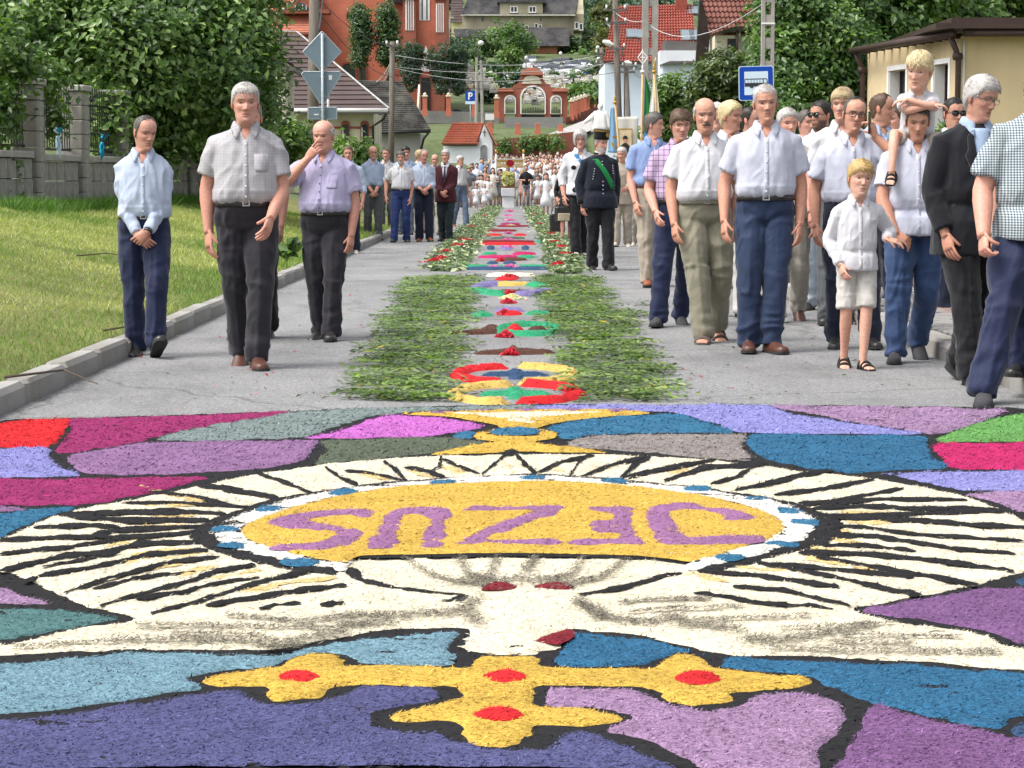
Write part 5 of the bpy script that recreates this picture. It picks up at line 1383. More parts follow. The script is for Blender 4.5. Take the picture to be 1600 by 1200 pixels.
 # ring, host disc, letters
Z7=lambda p:z1(p,320,740,2.963);Z8=lambda p:z1(p,860,740,2.963)
band=Z7([(350,402),(180,357),(60,312),(22,285),(16,268),(40,240),(110,205),(250,155),(400,110),(600,75),(780,50),(1000,30),(1280,12),(1600,6)])+Z8([(120,15),(250,25),(450,45),(640,60),(800,85),(1000,115),(1130,150),(1220,200),(1236,240),(1180,300),(1050,350),(850,402),(660,442),(625,425)])+[(1066,876),(1000,869),(900,865.5),(800,864),(640,866.5),(565,868.5),(545,880)]+Z7([(640,444),(500,428)])
disc=Z7([(170,268),(182,245),(230,210),(320,180),(450,140),(600,105),(740,80),(900,58),(1100,45),(1300,38),(1600,32)])+Z8([(100,34),(200,42),(380,55),(550,75),(700,100),(850,130),(980,170),(1060,205),(1084,240),(1060,275),(980,310),(850,350),(740,380),(640,402)])+[(1066,874),(1000,867),(900,863.5),(800,862),(640,864.5),(565,866.5),(541,877)]+Z7([(620,404),(560,395),(450,375),(330,345),(240,315),(190,290)])
def grow(pts,d):
 q=np.array([tuple(p)for p in pts]);c=q.mean(0);v=q-c;l=np.linalg.norm(v,axis=1,keepdims=True)
 return[tuple(p)for p in q+v/l*d]
bg=pix(band,.032);dg=pix(disc,.038)
rg=grow(bg,.05);rg=[(c[0]+(.035 if c[0]>.95 and 6.6<c[1]<7.4 else-.012 if c[0]<-.7 else 0),c[1])for c in rg]
heap('black_ring',rg,S['black'],e_car,.024,.007,301,.5,.008,.004,.016,edge_w=.02)
heap('white_band',bg,S['white'],e_car,.028,.006,302,1,.006,.004,.016,edge_w=.02)
blues=[Z7(p)for p in([(28,262),(60,240),(150,240),(146,262)],[(68,336),(80,318),(195,318),(202,342)],[(230,168),(260,148),(355,148),(330,172)],[(572,92),(610,70),(700,72),(680,99)],[(1036,47),(1060,28),(1155,25),(1140,47)],[(1452,27),(1470,8),(1570,6),(1575,24)],[(345,405),(380,390),(530,395),(500,420),(400,425)])]
blues+=[Z8(p)for p in([(236,32),(250,20),(345,22),(345,40)],[(616,74),(640,55),(740,58),(720,80)],[(885,114),(920,102),(1015,108),(980,124)],[(1040,164),(1070,152),(1165,165),(1150,180),(1060,180)],[(1100,217),(1120,208),(1230,215),(1235,237),(1120,234)],[(1000,322),(1020,308),(1150,318),(1130,337)],[(755,387),(780,368),(900,372),(880,394),(800,400)])]
for i,p in enumerate(blues):heap('blue_block',pix(p,.036),S['blue'],e_car,.033,.005,310+i,1,.005,.003,.014,edge_w=.015)
heap('black_ring',grow(dg,.03),S['black'],e_car,.029,.005,303,.3,.006,.001,.016,edge_w=.02)
heap('gold_disc',dg,S['gold'],e_car,.0345,.006,304,1,.006,.0032,edge_w=.02,label='golden yellow host disc')
LET={'S':Z7([(290,220),(330,200),(430,180),(560,165),(700,158),(780,165),(790,178),(770,195),(740,200),(640,190),(530,200),(495,215),(560,230),(680,250),(740,265),(740,285),(700,315),(620,340),(500,350),(300,345),(330,328),(480,318),(560,305),(595,280),(580,265),(480,258),(350,245)]),
'U':Z7([(750,342),(790,260),(830,190),(880,162),(960,152),(1080,150),(1130,160),(1145,180),(1120,250),(1105,330),(1000,332),(1015,270),(1035,215),(1010,190),(960,183),(920,200),(900,250),(885,340)]),
'Z':z1([(565,76),(620,60),(800,62),(1000,55),(1050,65),(1020,95),(900,125),(800,165),(690,205),(720,213),(900,210),(1020,213),(1010,235),(750,234),(540,238),(560,215),(640,175),(760,125),(890,82),(750,78),(600,80)],530,770,2.963),
'E':z1([(1130,75),(1160,60),(1350,62),(1365,80),(1355,130),(1385,190),(1415,235),(1300,234),(1070,235),(1075,213),(1200,213),(1290,205),(1270,185),(1180,180),(1155,150),(1170,125),(1250,125),(1255,90),(1200,82)],530,770,2.963),
'J':Z8([(445,160),(500,145),(640,130),(720,150),(880,170),(955,205),(815,212),(780,185),(680,165),(560,170),(570,210),(610,260),(640,288),(800,283),(970,281),(990,310),(900,320),(540,327),(490,315),(470,280),(445,210)])}
for i,(k,p)in enumerate(LET.items()):heap('letter',pix(p,.043),S['letter'],e_car,.039,.006,330+i,1,.006,.004,.016,edge_w=.02,label='purple letter '+k)
# monstrance foot above the disc
Zc=lambda p:z1(p,540,620,2.963)
foot=Zc([(265,75),(400,71),(600,65),(840,62),(1000,62),(1200,60),(1390,68),(1390,78),(1200,92),(1050,107),(925,130),(865,150),(930,152),(975,170),(960,190),(880,205),(920,220),(1050,235),(1200,255),(1050,257),(900,254),(800,250),(600,260),(400,264),(480,245),(620,220),(700,205),(610,195),(600,175),(640,158),(720,150),(700,130),(600,110),(480,90),(330,82)])
heap('black_ring',grow(pix(foot),.02),S['black'],e_car,.016,.008,349,.4,.008,.003,.03,edge_w=.03)
heap('gold_stem',pix(foot),S['gold'],e_car,.022,.008,350,1,.008,.005,.025,edge_w=.03)
for i,p in enumerate(([(480,76),(700,78),(900,72),(1180,74),(1000,90),(880,104),(800,108),(640,94)],[(780,95),(900,98),(860,125),(760,120)])):heap('white_tint',pix(Zc(p)),S['cream'],e_car,.029,.004,352+i,.8,.012,.003,.025)
for i,p in enumerate(([(380,72),(480,70),(470,80),(390,80)],[(580,66),(670,64),(670,72),(590,73)],[(790,60),(880,58),(880,68),(790,69)],[(1010,60),(1090,60),(1090,68),(1010,68)],[(1220,60),(1300,60),(1300,70),(1230,72)])):heap('purple_spot',pix(Zc(p)),S['purple'],e_car,.029,.004,356+i,.8,.008,.003,.025)
eye=Zc([(670,170),(720,155),(840,152),(900,165),(880,180),(780,188),(700,184)])
heap('black_ring',grow(pix(eye),.025),S['black'],e_car,.029,.004,362,.4,.006,.003,.025)
for i,p in enumerate((eye,Zc([(495,180),(520,160),(598,155),(588,185),(530,192)]),Zc([(985,165),(1040,155),(1130,165),(1080,185),(1000,188)]))):heap('blue_stone',pix(p),S['blue'],e_car,.033 if i==0 else .018,.006,364+i,1,.006,.003,.02)
# dove: tail fan, eyes, beak, sprinkled shading
tail=[(550,882),(575,868),(640,867),(760,865),(900,867),(1000,869),(1065,876),(1058,888),(1000,903),(905,921),(720,924),(640,916),(575,905)]
body=[(720,930),(760,922),(900,920),(925,940),(930,965),(900,978),(884,1000),(850,1015),(800,1020),(742,1017),(724,1009),(728,996),(745,970),(730,950)]
heap('dove_body',pix(body),S['cream'],e_car,.020,.010,372,1,.02,.004,edge_w=.12,label='cream body and head of the dove')
for i,p in enumerate(([(752,919),(768,908),(790,907),(803,911),(807,917)],[(835,913),(870,906),(894,909),(888,918),(860,917)],[(838,998),(868,985),(893,980),(898,990),(880,1003),(850,1002)])):heap('wine_spot',pix(p,.032),S['wine'],e_car,.027,.006,375+i,1,.008,.004,.014)
for i,(p,w)in enumerate((([(543,884),(565,902),(600,912),(650,919),(722,926),(712,935),(690,934)],.035),([(905,925),(960,918),(1010,904),(1064,891)],.045),([(792,1007),(805,1006),(820,1005)],.02))):heap('ray_line',strip(densify(pix(p,.032),2),w,w*.7,True,i),S['black'],e_car,.027,.006,380+i,.5,.008,.003,.014)
gs=[(z1(p,530,770,2.963),s,c)for p,s,c in(([(300,290),(400,360),(520,400),(700,420)],2.2,900),([(560,290),(590,370),(680,390)],2.2,700),([(730,290),(700,360),(690,400)],2.4,500),([(915,290),(850,360)],2.4,500),([(1130,290),(1080,370),(980,390)],2.4,700),([(1330,300),(1220,380),(1080,410)],2.4,900),([(520,400),(900,390),(1100,420)],4,1700),([(640,480),(580,520),(640,600)],4,900),([(1100,490),(1220,560)],4,900),([(0,560),(300,555),(560,540)],3.5,1500),([(0,600),(250,590)],3,700),([(1180,560),(1400,590),(1600,560)],3.5,1300),([(1300,500),(1600,480)],1.4,500),([(1350,545),(1600,520)],1.2,400))]
gs+=[(z1(p,0,780,2.963),s,c)for p,s,c in(([(640,575),(1000,575),(1600,590)],2.2,1500),([(540,640),(900,640),(1300,650),(1600,600)],3.4,2200),([(1050,530),(1400,560),(1600,530)],1.8,900),([(60,675),(400,655),(560,650)],1.2,500),([(800,610),(1200,620)],1.5,500),([(1200,680),(1400,670)],2,500))]
gs+=[(z1(p,1060,780,2.963),s,c)for p,s,c in(([(0,455),(150,455)],1.3,250),([(0,500),(300,485)],1.2,350),([(0,555),(400,540),(600,530)],1.6,700),([(300,640),(500,640),(900,570)],4.5,1800),([(450,590),(800,575),(1000,560)],1.2,500),([(420,680),(900,690),(1500,700)],2.4,1500),([(760,620),(1300,630)],1.2,600),([(700,650),(1100,660)],1.6,500),([(0,570),(300,590)],3,700))]
grains('grey_sprinkle',gs,S['grey'],e_car,5)
# golden cross with red jewels
Za=lambda p:z1(p,280,960,2.667);Zb=lambda p:z1(p,820,960,2.667)
cross=Za([(95,262),(200,240),(400,215),(440,190),(520,165),(670,165),(720,210),(1000,212),(1200,215),(1215,182),(1270,172),(1400,174)])+Zb([(40,168),(70,182),(80,207),(300,222),(500,217),(560,190),(640,162),(740,175),(800,217),(1000,242),(1190,264),(1160,290),(1000,305),(880,316),(870,345),(800,365),(690,370),(580,345),(540,310),(480,295),(300,290),(100,286),(45,300),(38,340),(60,372),(200,380),(340,400),(418,425),(280,455),(60,455),(44,490),(10,515)])+Za([(1420,530),(1340,542),(1220,532),(1170,490),(1160,455),(1080,440),(940,446),(858,420),(950,390),(1100,365),(1155,355),(1162,310),(1165,290),(1000,290),(800,286),(650,292),(600,330),(430,352),(362,342),(360,295),(270,290),(150,286)])
cr=heap('cross',pix(cross),S['gold'],e_car,.014,.014,390,1.1,.008,.005,label='golden yellow cross')
for i,(x,y,rx,ry)in enumerate(((466,1053,34,8.6),(789,1053,36,10),(779,1111,39,10),(1091,1055,36,10))):
 heap('jewel',pix([(x+rx*math.cos(a),y+ry*math.sin(a))for a in np.linspace(0,2*PI,15)[:-1]],.034),S['red'],cr,.027,.009,395+i,1.4,.004,.004)
 # ------------------------------------------------------------------ ornaments, petals, fern strips up the road
def frond_strip(name,px_l,px_r,y0,y1,label,seed,per=135):
 """fern fronds strewn across a strip whose left and right edges are given at its near and far ends"""
 rr=np.random.default_rng(seed)
 a0,a1,b0,b1=G(px_l[0],y0),G(px_l[1],y1),G(px_r[0],y0),G(px_r[1],y1)
 C,N,T,L,W,K=[],[],[],[],[],[]
 n=int((b0-a0).length*(a1 .y-a0 .y)*per)
 pal=np.array([(.06,.105,.022),(.11,.18,.034),(.16,.25,.05),(.23,.31,.09)])
 for k in range(n):
  t,s=rr.random(),rr.random()
  wob=.10*math.sin(t*23+seed)+.06*math.sin(t*51)
  p=a0 .lerp(a1,t).lerp(b0 .lerp(b1,t),np.clip(s+wob*(1 if s>.5 else-1)*.5,-.08,1.12));p.z=.004+.03*rr.random()**2
  ang=rr.normal(0,.28)+(PI if rr.random()<.5 else 0)
  d=np.array([math.cos(ang),math.sin(ang),rr.normal(0,.06)]);sd=np.array([-d[1],d[0],0])
  ln=rr.uniform(.16,.42);c=pal[min(3,int(rr.random()*3.6))]*rr.uniform(.7,1.25)*(.85+.35*math.sin(p.x*9+3*math.sin(p.y*5))*math.sin(p.y*7))
  m=7
  for q in range(m):
   u=q/m;ll=ln*.32*(1-u*.75)
   for sg in(-1,1):
    dirn=sd*sg*.9+d*.55+np.array([0,0,rr.normal(.05,.1)])
    dirn/=np.linalg.norm(dirn)
    b_=np.array(p)+d*ln*(u-.5)+np.array([0,0,.01])
    C.append(b_+dirn*ll*.5);T.append(dirn);L.append(ll);W.append(.007+.009*rr.random());K.append(c*rr.uniform(.8,1.2))
 C=np.array(C);T=np.array(T);L=np.array(L)[:,None];W=np.array(W)[:,None];K=np.array(K)
 N=np.array([0,-.1,1])+rr.normal(size=C.shape)*.3
 sdv=np.cross(T,N);sdv/=np.linalg.norm(sdv,axis=1,keepdims=True)
 v=np.empty((len(C),4,3));v[:,0]=C-T*L/2;v[:,2]=C+T*L/2;v[:,1]=C+sdv*W;v[:,3]=C-sdv*W
 f=np.arange(len(C)*4).reshape(-1,4)
 yel=rr.random(len(C))<.006;K[yel]=(.6,.42,.03)
 return tag(link(name,np_mesh(name,v.reshape(-1,3),np.concatenate([f[:,[0,1,2]],f[:,[0,2,3]]]),foliage('leaf',.45,.3),True,np.repeat(K,4,0))),label,'fern strip')
frond_strip('fern_strip',(547,640),(693,742),629,434,'left strip of green fern fronds laid along the ornaments',3)
frond_strip('fern_strip',(905,842),(1060,925),629,434,'right strip of green fern fronds laid along the ornaments',4)
frond_strip('fern_strip',(850,850),(1010,1000),499,491,'thin row of fern fronds sticking out across the asphalt',5,120)
frond_strip('fern_strip',(1005,1005),(1040,1040),481,476,'small loose fern sprig lying on the asphalt',6,60)
def petals(mb_c,p,r,n,cols,h,rr):
 q=rr.normal(size=(n,2))*r*.45;z=rr.random(n)*h*np.exp(-1.5*(q**2).sum(1)/r**2)
 c=np.concatenate([q,z[:,None]+.01],1)+np.array([p[0],p[1],0])
 k=np.array(cols)[rr.integers(0,len(cols),n)]*rr.uniform(.75,1.2,(n,1))
 return c,k
def petal_heap(px,py,wpx,cols,label,seed,h=.045,n=150,size=.03,squash=1.0,name='petal_heap'):
 rr=np.random.default_rng(seed);g=G(px,py);r=wpx/FPX*g.y/2
 c,k=petals(None,(0,0),r,n,cols,h,rr)
 me=leaves_mesh(name,c,np.array([0,-.35,.8])+rr.normal(size=c.shape)*.35,size*rr.uniform(.6,1.3,n),k,foliage('petal',.6,.35),1.2,rr,.12)
 return tag(link(name,me,None,g),label,'petal heap','petal heaps down the middle of the street')
RED_P=[(.5,.012,.03),(.38,.01,.04),(.62,.03,.06)];PINK_P=[(.6,.12,.42),(.7,.25,.55),(.5,.08,.35)];CREAM_P=[(.7,.64,.48),(.62,.55,.4)]
for i,(px,py,w,cl,lb)in enumerate(((798,556,22,RED_P,'red petal heap nearest the two rings'),(791,528,24,RED_P,'red petal heap beyond the brown cross bar'),(788,493,20,RED_P,'red petal heap just beyond the jade ring'),(793,475,20,RED_P,'red petal heap in front of the cream petals'),(800,468,36,CREAM_P,'cream petal heap between two red ones'),(795,461,18,RED_P,'red petal heap in front of the four coloured ring'),(796,435,30,RED_P,'red petal heap at the far edge of the fern strips'),
(772,420,26,PINK_P,'pink petal heap left of its twin by the teal bar'),(797,419,26,PINK_P,'pink petal heap right of its twin by the teal bar'),(782,409,16,RED_P,'small red petal heap on a dark bar'),(795,388,20,PINK_P,'pink petal heap between the blue squares'),(793,376,18,PINK_P,'pink petal heap on the long red bar'),(795,366,12,PINK_P,'pink petal heap behind the long red bar'),(798,354,14,CREAM_P,'pale petal heap on a red bar far up the carpet'),(796,345,14,PINK_P,'pink petal heap far up between green dots'),(795,338,12,PINK_P,'pink petal heap near the girls in white'),(797,331,12,PINK_P,'second last pink petal heap'),(795,316,16,PINK_P,'bright pink petal heap at the feet of the procession'))):
 petal_heap(px,py,w,cl,lb,500+i,size=.03*max(1,G(px,py).y/30),n=int(200*(1 if py>400 else .7)))
def ornament(label,parts,name='sawdust_ornament',cat='ornament'):
 e=empty(name,(0,0,0),label=label,cat=cat,group='sawdust ornaments down the middle of the street')
 for i,(nm,c,pl,h)in enumerate(parts):
  heap(nm,pix(pl),S[c],e,.002,h,hash_(label)+i,.5,.012,.008,.03,edge_w=.05)
 g=G(*parts[0][2][0]);e.location=(0,0,0)
 return e
def hash_(s):return sum(ord(c)*(i+3)for i,c in enumerate(s))%5000
def arc(cx,cy,rx,ry,a0,a1,w=.28,n=14):
 o=[(cx+rx*math.cos(R(a)),cy-ry*math.sin(R(a)))for a in np.linspace(a0,a1,n)]
 return o+[(cx+rx*(1-w)*math.cos(R(a)),cy-ry*(1-w*1.15)*math.sin(R(a)))for a in np.linspace(a1,a0,n)]
def crossp(cx,cy,rx,ry):return[(cx-rx,cy-ry*.25),(cx-rx*.28,cy-ry*.3),(cx-rx*.25,cy-ry),(cx+rx*.25,cy-ry),(cx+rx*.28,cy-ry*.3),(cx+rx,cy-ry*.25),(cx+rx,cy+ry*.3),(cx+rx*.28,cy+ry*.35),(cx+rx*.25,cy+ry),(cx-rx*.25,cy+ry),(cx-rx*.28,cy+ry*.35),(cx-rx,cy+ry*.3)]
def bar(x0,x1,y,t=2.2):return[(x0,y),(x0+(x1-x0)*.3,y-t*.55),(x0+(x1-x0)*.6,y-t*.4),(x1,y-t*.2),(x1,y+t*.3),(x0+(x1-x0)*.5,y+t*.55),(x0+2,y+t*.4)]
ornament('near ring, left half yellow and right half red, around a jade cross',[('half_ring','yellow',arc(806,612,112,17,95,262,.26),.035),('half_ring','red',arc(806,611,110,16.5,-88,84,.26),.04),('cross','jade',crossp(805,611,54,7),.025)])
ornament('second ring, left half red and right half yellow, around a navy cross',[('half_ring','red',arc(806,582,106,14.5,100,258,.27),.035),('half_ring','yellow',arc(806,582,104,15,-86,86,.27),.035),('cross','navy',crossp(806,581,50,6.5),.025)])
ornament('brown cross bar with a hump in the middle',[('bar','brown',[(738,549),(760,546),(785,544),(795,537),(806,537),(816,543),(840,544),(866,546),(864,549),(800,550)],.025)])
ornament('brown bar ending in a jade and red ring',[('bar','brown',[(697,517),(740,514),(762,505),(780,507),(790,513),(770,518),(720,519)],.025),('ring','jade',arc(826,513,55,9,0,352,.3),.04),('spot','red',[(790,511),(806,508),(818,511),(806,514)],.04),('spot','brown',[(822,514),(845,511),(858,513),(840,517)],.04)])
ornament('lilac bar over a red bar between two jade bars',[('bar','lilac',bar(773,820,482,4),.03),('bar','red',bar(778,815,487,5),.03),('bar','jade',bar(734,768,489,5),.03),('bar','jade',bar(820,862,487,4),.03)])
ornament('four coloured ring of lilac, jade and yellow',[('quarter','lilac',arc(799,449,66,10,110,180,.38),.04),('quarter','jade',arc(799,450,66,10,185,262,.38),.04),('quarter','lilac',arc(799,451,66,10,275,355,.38),.04),('quarter','jade',arc(799,449,64,10,10,60,.38),.04),('bar','yellow',bar(770,826,442,4.5),.03),('spot','brown',bar(768,830,453,3),.02)])
bars=[(428,((760,833,'cream'),)),(434,((774,808,'red'),)),(418,((728,800,'navy'),(800,866,'navy'))),(415,((712,790,'jade'),(805,865,'jade'))),(409,((760,778,'navy'),(786,806,'navy'))),(404,((776,822,'brown'),)),(400,((748,810,'crimson'),(806,836,'jade'))),(395,((752,776,'jade'),(800,836,'crimson'))),(380,((744,834,'red'),)),(376.5,((748,832,'wine'),(836,866,'jade'))),(371,((766,818,'olive'),)),(366,((760,784,'red'),(802,822,'red'))),(359.5,((762,806,'wine'),)),(352.5,((776,824,'wine'),)),(349,((782,812,'magenta'),)),(341.5,((768,826,'wine'),)),(336,((780,816,'red'),)),(330,((776,822,'taupe'),)),(325,((782,816,'mauve'),))]
for y,bs in bars:
 t=3.2 if y>390 else 2.2
 nm=' and '.join(dict.fromkeys({'wine':'dark red','olive':'olive green','crimson':'crimson','navy':'dark blue'}.get(b_[2],b_[2])for b_ in bs))
 k=[yy for yy,_ in bars].index(y)
 ornament('%s bar, %s in the ladder of bars from the near end'%(nm,('first second third fourth fifth sixth seventh eighth ninth tenth eleventh twelfth thirteenth fourteenth fifteenth sixteenth seventeenth eighteenth last').split()[k]),[('bar',c,bar(a,b_,y,t),.03)for a,b_,c in bs])
for px,c,lb in((767,'navy','small dark blue square left of the lilac square'),(790,'lilac','lilac square between the two dark blue squares'),(821,'navy','small dark blue square right of the lilac square')):
 w=5 if c=='navy' else 8
 ornament(lb,[('square',c,[(px-w,383),(px+w,383),(px+w,388.5),(px-w,388.5)],.02)])
def garland(label,pts,seed,reds):
 rr=np.random.default_rng(seed);e=empty('flower_garland',G(*pts[0][:2]),label=label,cat='garland')
 C,S_,K=[],[],[]
 pal=np.array([(.03,.06,.015),(.06,.1,.03),(.12,.18,.07),(.5,.52,.36),(.42,.46,.28)])
 path=[(G(x,y),w/FPX*G(x,y).y)for x,y,w in pts]
 for(a,wa),(b_,wb)in zip(path[:-1],path[1:]):
  n=int((b_-a).length*330)
  t=rr.random(n);ctr=np.array(a)[None]*(1-t[:,None])+np.array(b_)[None]*t[:,None];w=wa*(1-t)+wb*t
  s=rr.normal(size=n)*.21
  c=ctr+np.stack([s*w*1.25,rr.normal(size=n)*.12,rr.random(n)*.05+.01],1)
  C.append(c);S_.append(rr.uniform(.035,.07,n));K.append(pal[rr.choice(5,n,p=[.26,.32,.24,.08,.10])]*rr.uniform(.8,1.2,(n,1)))
 C=np.concatenate(C)-np.array(e.location);S_=np.concatenate(S_);K=np.concatenate(K)
 link('leaves',leaves_mesh('leaves',C,np.array([0,-.2,.9])+rr.normal(size=C.shape)*.3,S_,K,foliage('leaf'),2.2,rr,.12),e)['kind']='stuff'
 for i,(x,y,w)in enumerate(reds):
  g=G(x,y);r=w/FPX*g.y/2*1.35;n=150
  c,k=petals(None,(0,0),r,n,RED_P,.05,rr);c[:,2]+=.035
  link('red_bloom',leaves_mesh('red_bloom',c,np.array([0,-.4,.7])+rr.normal(size=c.shape)*.6,.045*rr.uniform(.6,1.2,n),k,foliage('petal',.6,.35),1.2,rr),e,g-e.location)
garland('left flower garland of variegated leaves and red blooms',[(695,424,52),(706,402,50),(722,380,44),(738,362,36),(752,346,28),(766,330,22),(776,319,16)],21,((682,414,26),(697,399,18),(716,389,22),(724,380,26),(738,358,14),(757,341,10),(690,410,18)))
garland('right flower garland of variegated leaves and red blooms',[(884,428,44),(882,405,44),(872,385,38),(860,366,32),(846,348,26),(836,333,20),(830,320,14)],22,((873,420,16),(882,404,24),(876,392,22),(868,384,16),(862,370,14),(844,354,12),(836,338,10)))
# ------------------------------------------------------------------ people: materials
def fabric(name,col,kind=None,c2=(1,1,1),size=.012,fold=.4,rough=.85,k=.67,weave=900):
 key='cloth_'+name
 if key in MATS:return MATS[key]
 m,nt,b=_nodes(key)
 tc=nt.nodes.new('ShaderNodeTexCoord');v=tc.outputs['Object']
 base=lin(col,k)
 col_out=None
 if kind:
  sp=nt.nodes.new('ShaderNodeSeparateXYZ');nt.links.new(v,sp.inputs[0])
  def stripe(sock,width,duty):
   a=nt.nodes.new('ShaderNodeMath');a.operation='DIVIDE';nt.links.new(sock,a.inputs[0]);a.inputs[1].default_value=width
   f=nt.nodes.new('ShaderNodeMath');f.operation='FRACT';nt.links.new(a.outputs[0],f.inputs[0])
   g=nt.nodes.new('ShaderNodeMath');g.operation='LESS_THAN';nt.links.new(f.outputs[0],g.inputs[0]);g.inputs[1].default_value=duty
   return g.outputs[0]
  duty={'gingham':.5,'grid':.2,'plaid':.16}[kind]
  a,c=stripe(sp.outputs['X'],size,duty),stripe(sp.outputs['Z'],size,duty)
  s=nt.nodes.new('ShaderNodeMath');s.operation='ADD';nt.links.new(a,s.inputs[0]);nt.links.new(c,s.inputs[1])
  h=nt.nodes.new('ShaderNodeMath');h.operation='MULTIPLY';nt.links.new(s.outputs[0],h.inputs[0]);h.inputs[1].default_value=.5 if kind=='gingham' else .62
  h.use_clamp=True
  col_out=_mix(nt,base,lin(c2,k),h.outputs[0])
 n0=_noise(nt,5,3,v)
 col_out=_mix(nt,col_out if col_out is not None else base,_ramp(nt,n0 .outputs[0],[(.3,.93),(.7,1.05)]).outputs[0],1.0,'MULTIPLY')
 nt.links.new(col_out,b.inputs['Base Color'])
 b.inputs['Roughness'].default_value=rough;b.inputs['Specular IOR Level'].default_value=.2
 b.inputs['Sheen Weight'].default_value=.15
 n1=_noise(nt,12,3,_coord(nt,'Object',(1,1,.7)));n2=_noise(nt,weave,1,v)
 n1 .inputs['Distortion'].default_value=1.2
 _bump(nt,b,n1 .outputs[0],fold,.012,_bump(nt,b,n2 .outputs[0],.15,.001))
 MATS[key]=m
 return m
m_skin,nt,b=_nodes('skin')
a=nt.nodes.new('ShaderNodeAttribute');a.attribute_name='Col'
v=_coord(nt,'Object');n1=_noise(nt,60,4,v);n2=_noise(nt,280,3,v)
c=_mix(nt,a.outputs['Color'],_ramp(nt,n1 .outputs[0],[(.3,(.86,.80,.78)),(.7,(1.08,1.08,1.08))]).outputs[0],1.0,'MULTIPLY')
nt.links.new(c,b.inputs['Base Color']);b.inputs['Roughness'].default_value=.5;b.inputs['Specular IOR Level'].default_value=.35
b.inputs['Subsurface Weight'].default_value=.08;b.inputs['Subsurface Radius'].default_value=(.01,.004,.002)
_bump(nt,b,n1 .outputs[0],.35,.004,_bump(nt,b,n2 .outputs[0],.25,.001))
def hair_mat(name,col,k=.8):
 key='hair_'+name
 if key in MATS:return MATS[key]
 m,nt,b=_nodes(key)
 n1=_noise(nt,1,4,_coord(nt,'Object',(220,90,50)));n2=_noise(nt,14,3,_coord(nt,'Object'))
 c=_mix(nt,lin(col,k),_ramp(nt,n1 .outputs[0],[(.3,.8),(.7,1.12)]).outputs[0],1.0,'MULTIPLY')
 c=_mix(nt,c,_ramp(nt,n2 .outputs[0],[(.3,.8),(.7,1.15)]).outputs[0],1.0,'MULTIPLY')
 nt.links.new(c,b.inputs['Base Color']);b.inputs['Roughness'].default_value=.55
 _bump(nt,b,n1 .outputs[0],.25,.003)
 MATS[key]=m
 return m
HAIR=dict(white=(198,194,190),grey=(146,142,138),darkgrey=(98,92,86),brown=(96,72,52),dark=(44,36,30),black=(24,20,18),blond=(206,172,112),fair=(190,168,128),pale=(226,206,160))
SKIN=dict(fair=(228,184,164),tan=(208,158,136),ruddy=(218,166,148),pale=(228,184,164),dark=(176,122,96))
m_leather=mat('black_leather',(.022,.021,.021),.35,.2,20,200,.1,spec=.5)
m_brleather=mat('brown_leather',lin((92,56,44),.8),.4,.25,20,200,.1,spec=.5)
m_tan=mat('tan_leather',lin((150,88,62),.8),.45,.25,20,200,.1)
m_sole=mat('rubber_sole',(.03,.03,.03),.85);m_greyshoe=mat('grey_canvas',lin((70,70,74),.8),.85,.2,20,200,.2);m_whiteshoe=mat('pale_canvas',lin((214,204,190),.8),.8)
m_buckle=mat('steel_buckle',(.6,.6,.6),.3,.05,5,50,0,metal=.9)
m_frame=mat('spectacle_frame',(.03,.028,.026),.3);m_lens=mat('dark_lens',(.012,.012,.016),.08,0,1,2,0,spec=.8)
SHOE_M=dict(black=m_leather,brown=m_brleather,tan=m_tan,grey=m_greyshoe,white=m_whiteshoe)
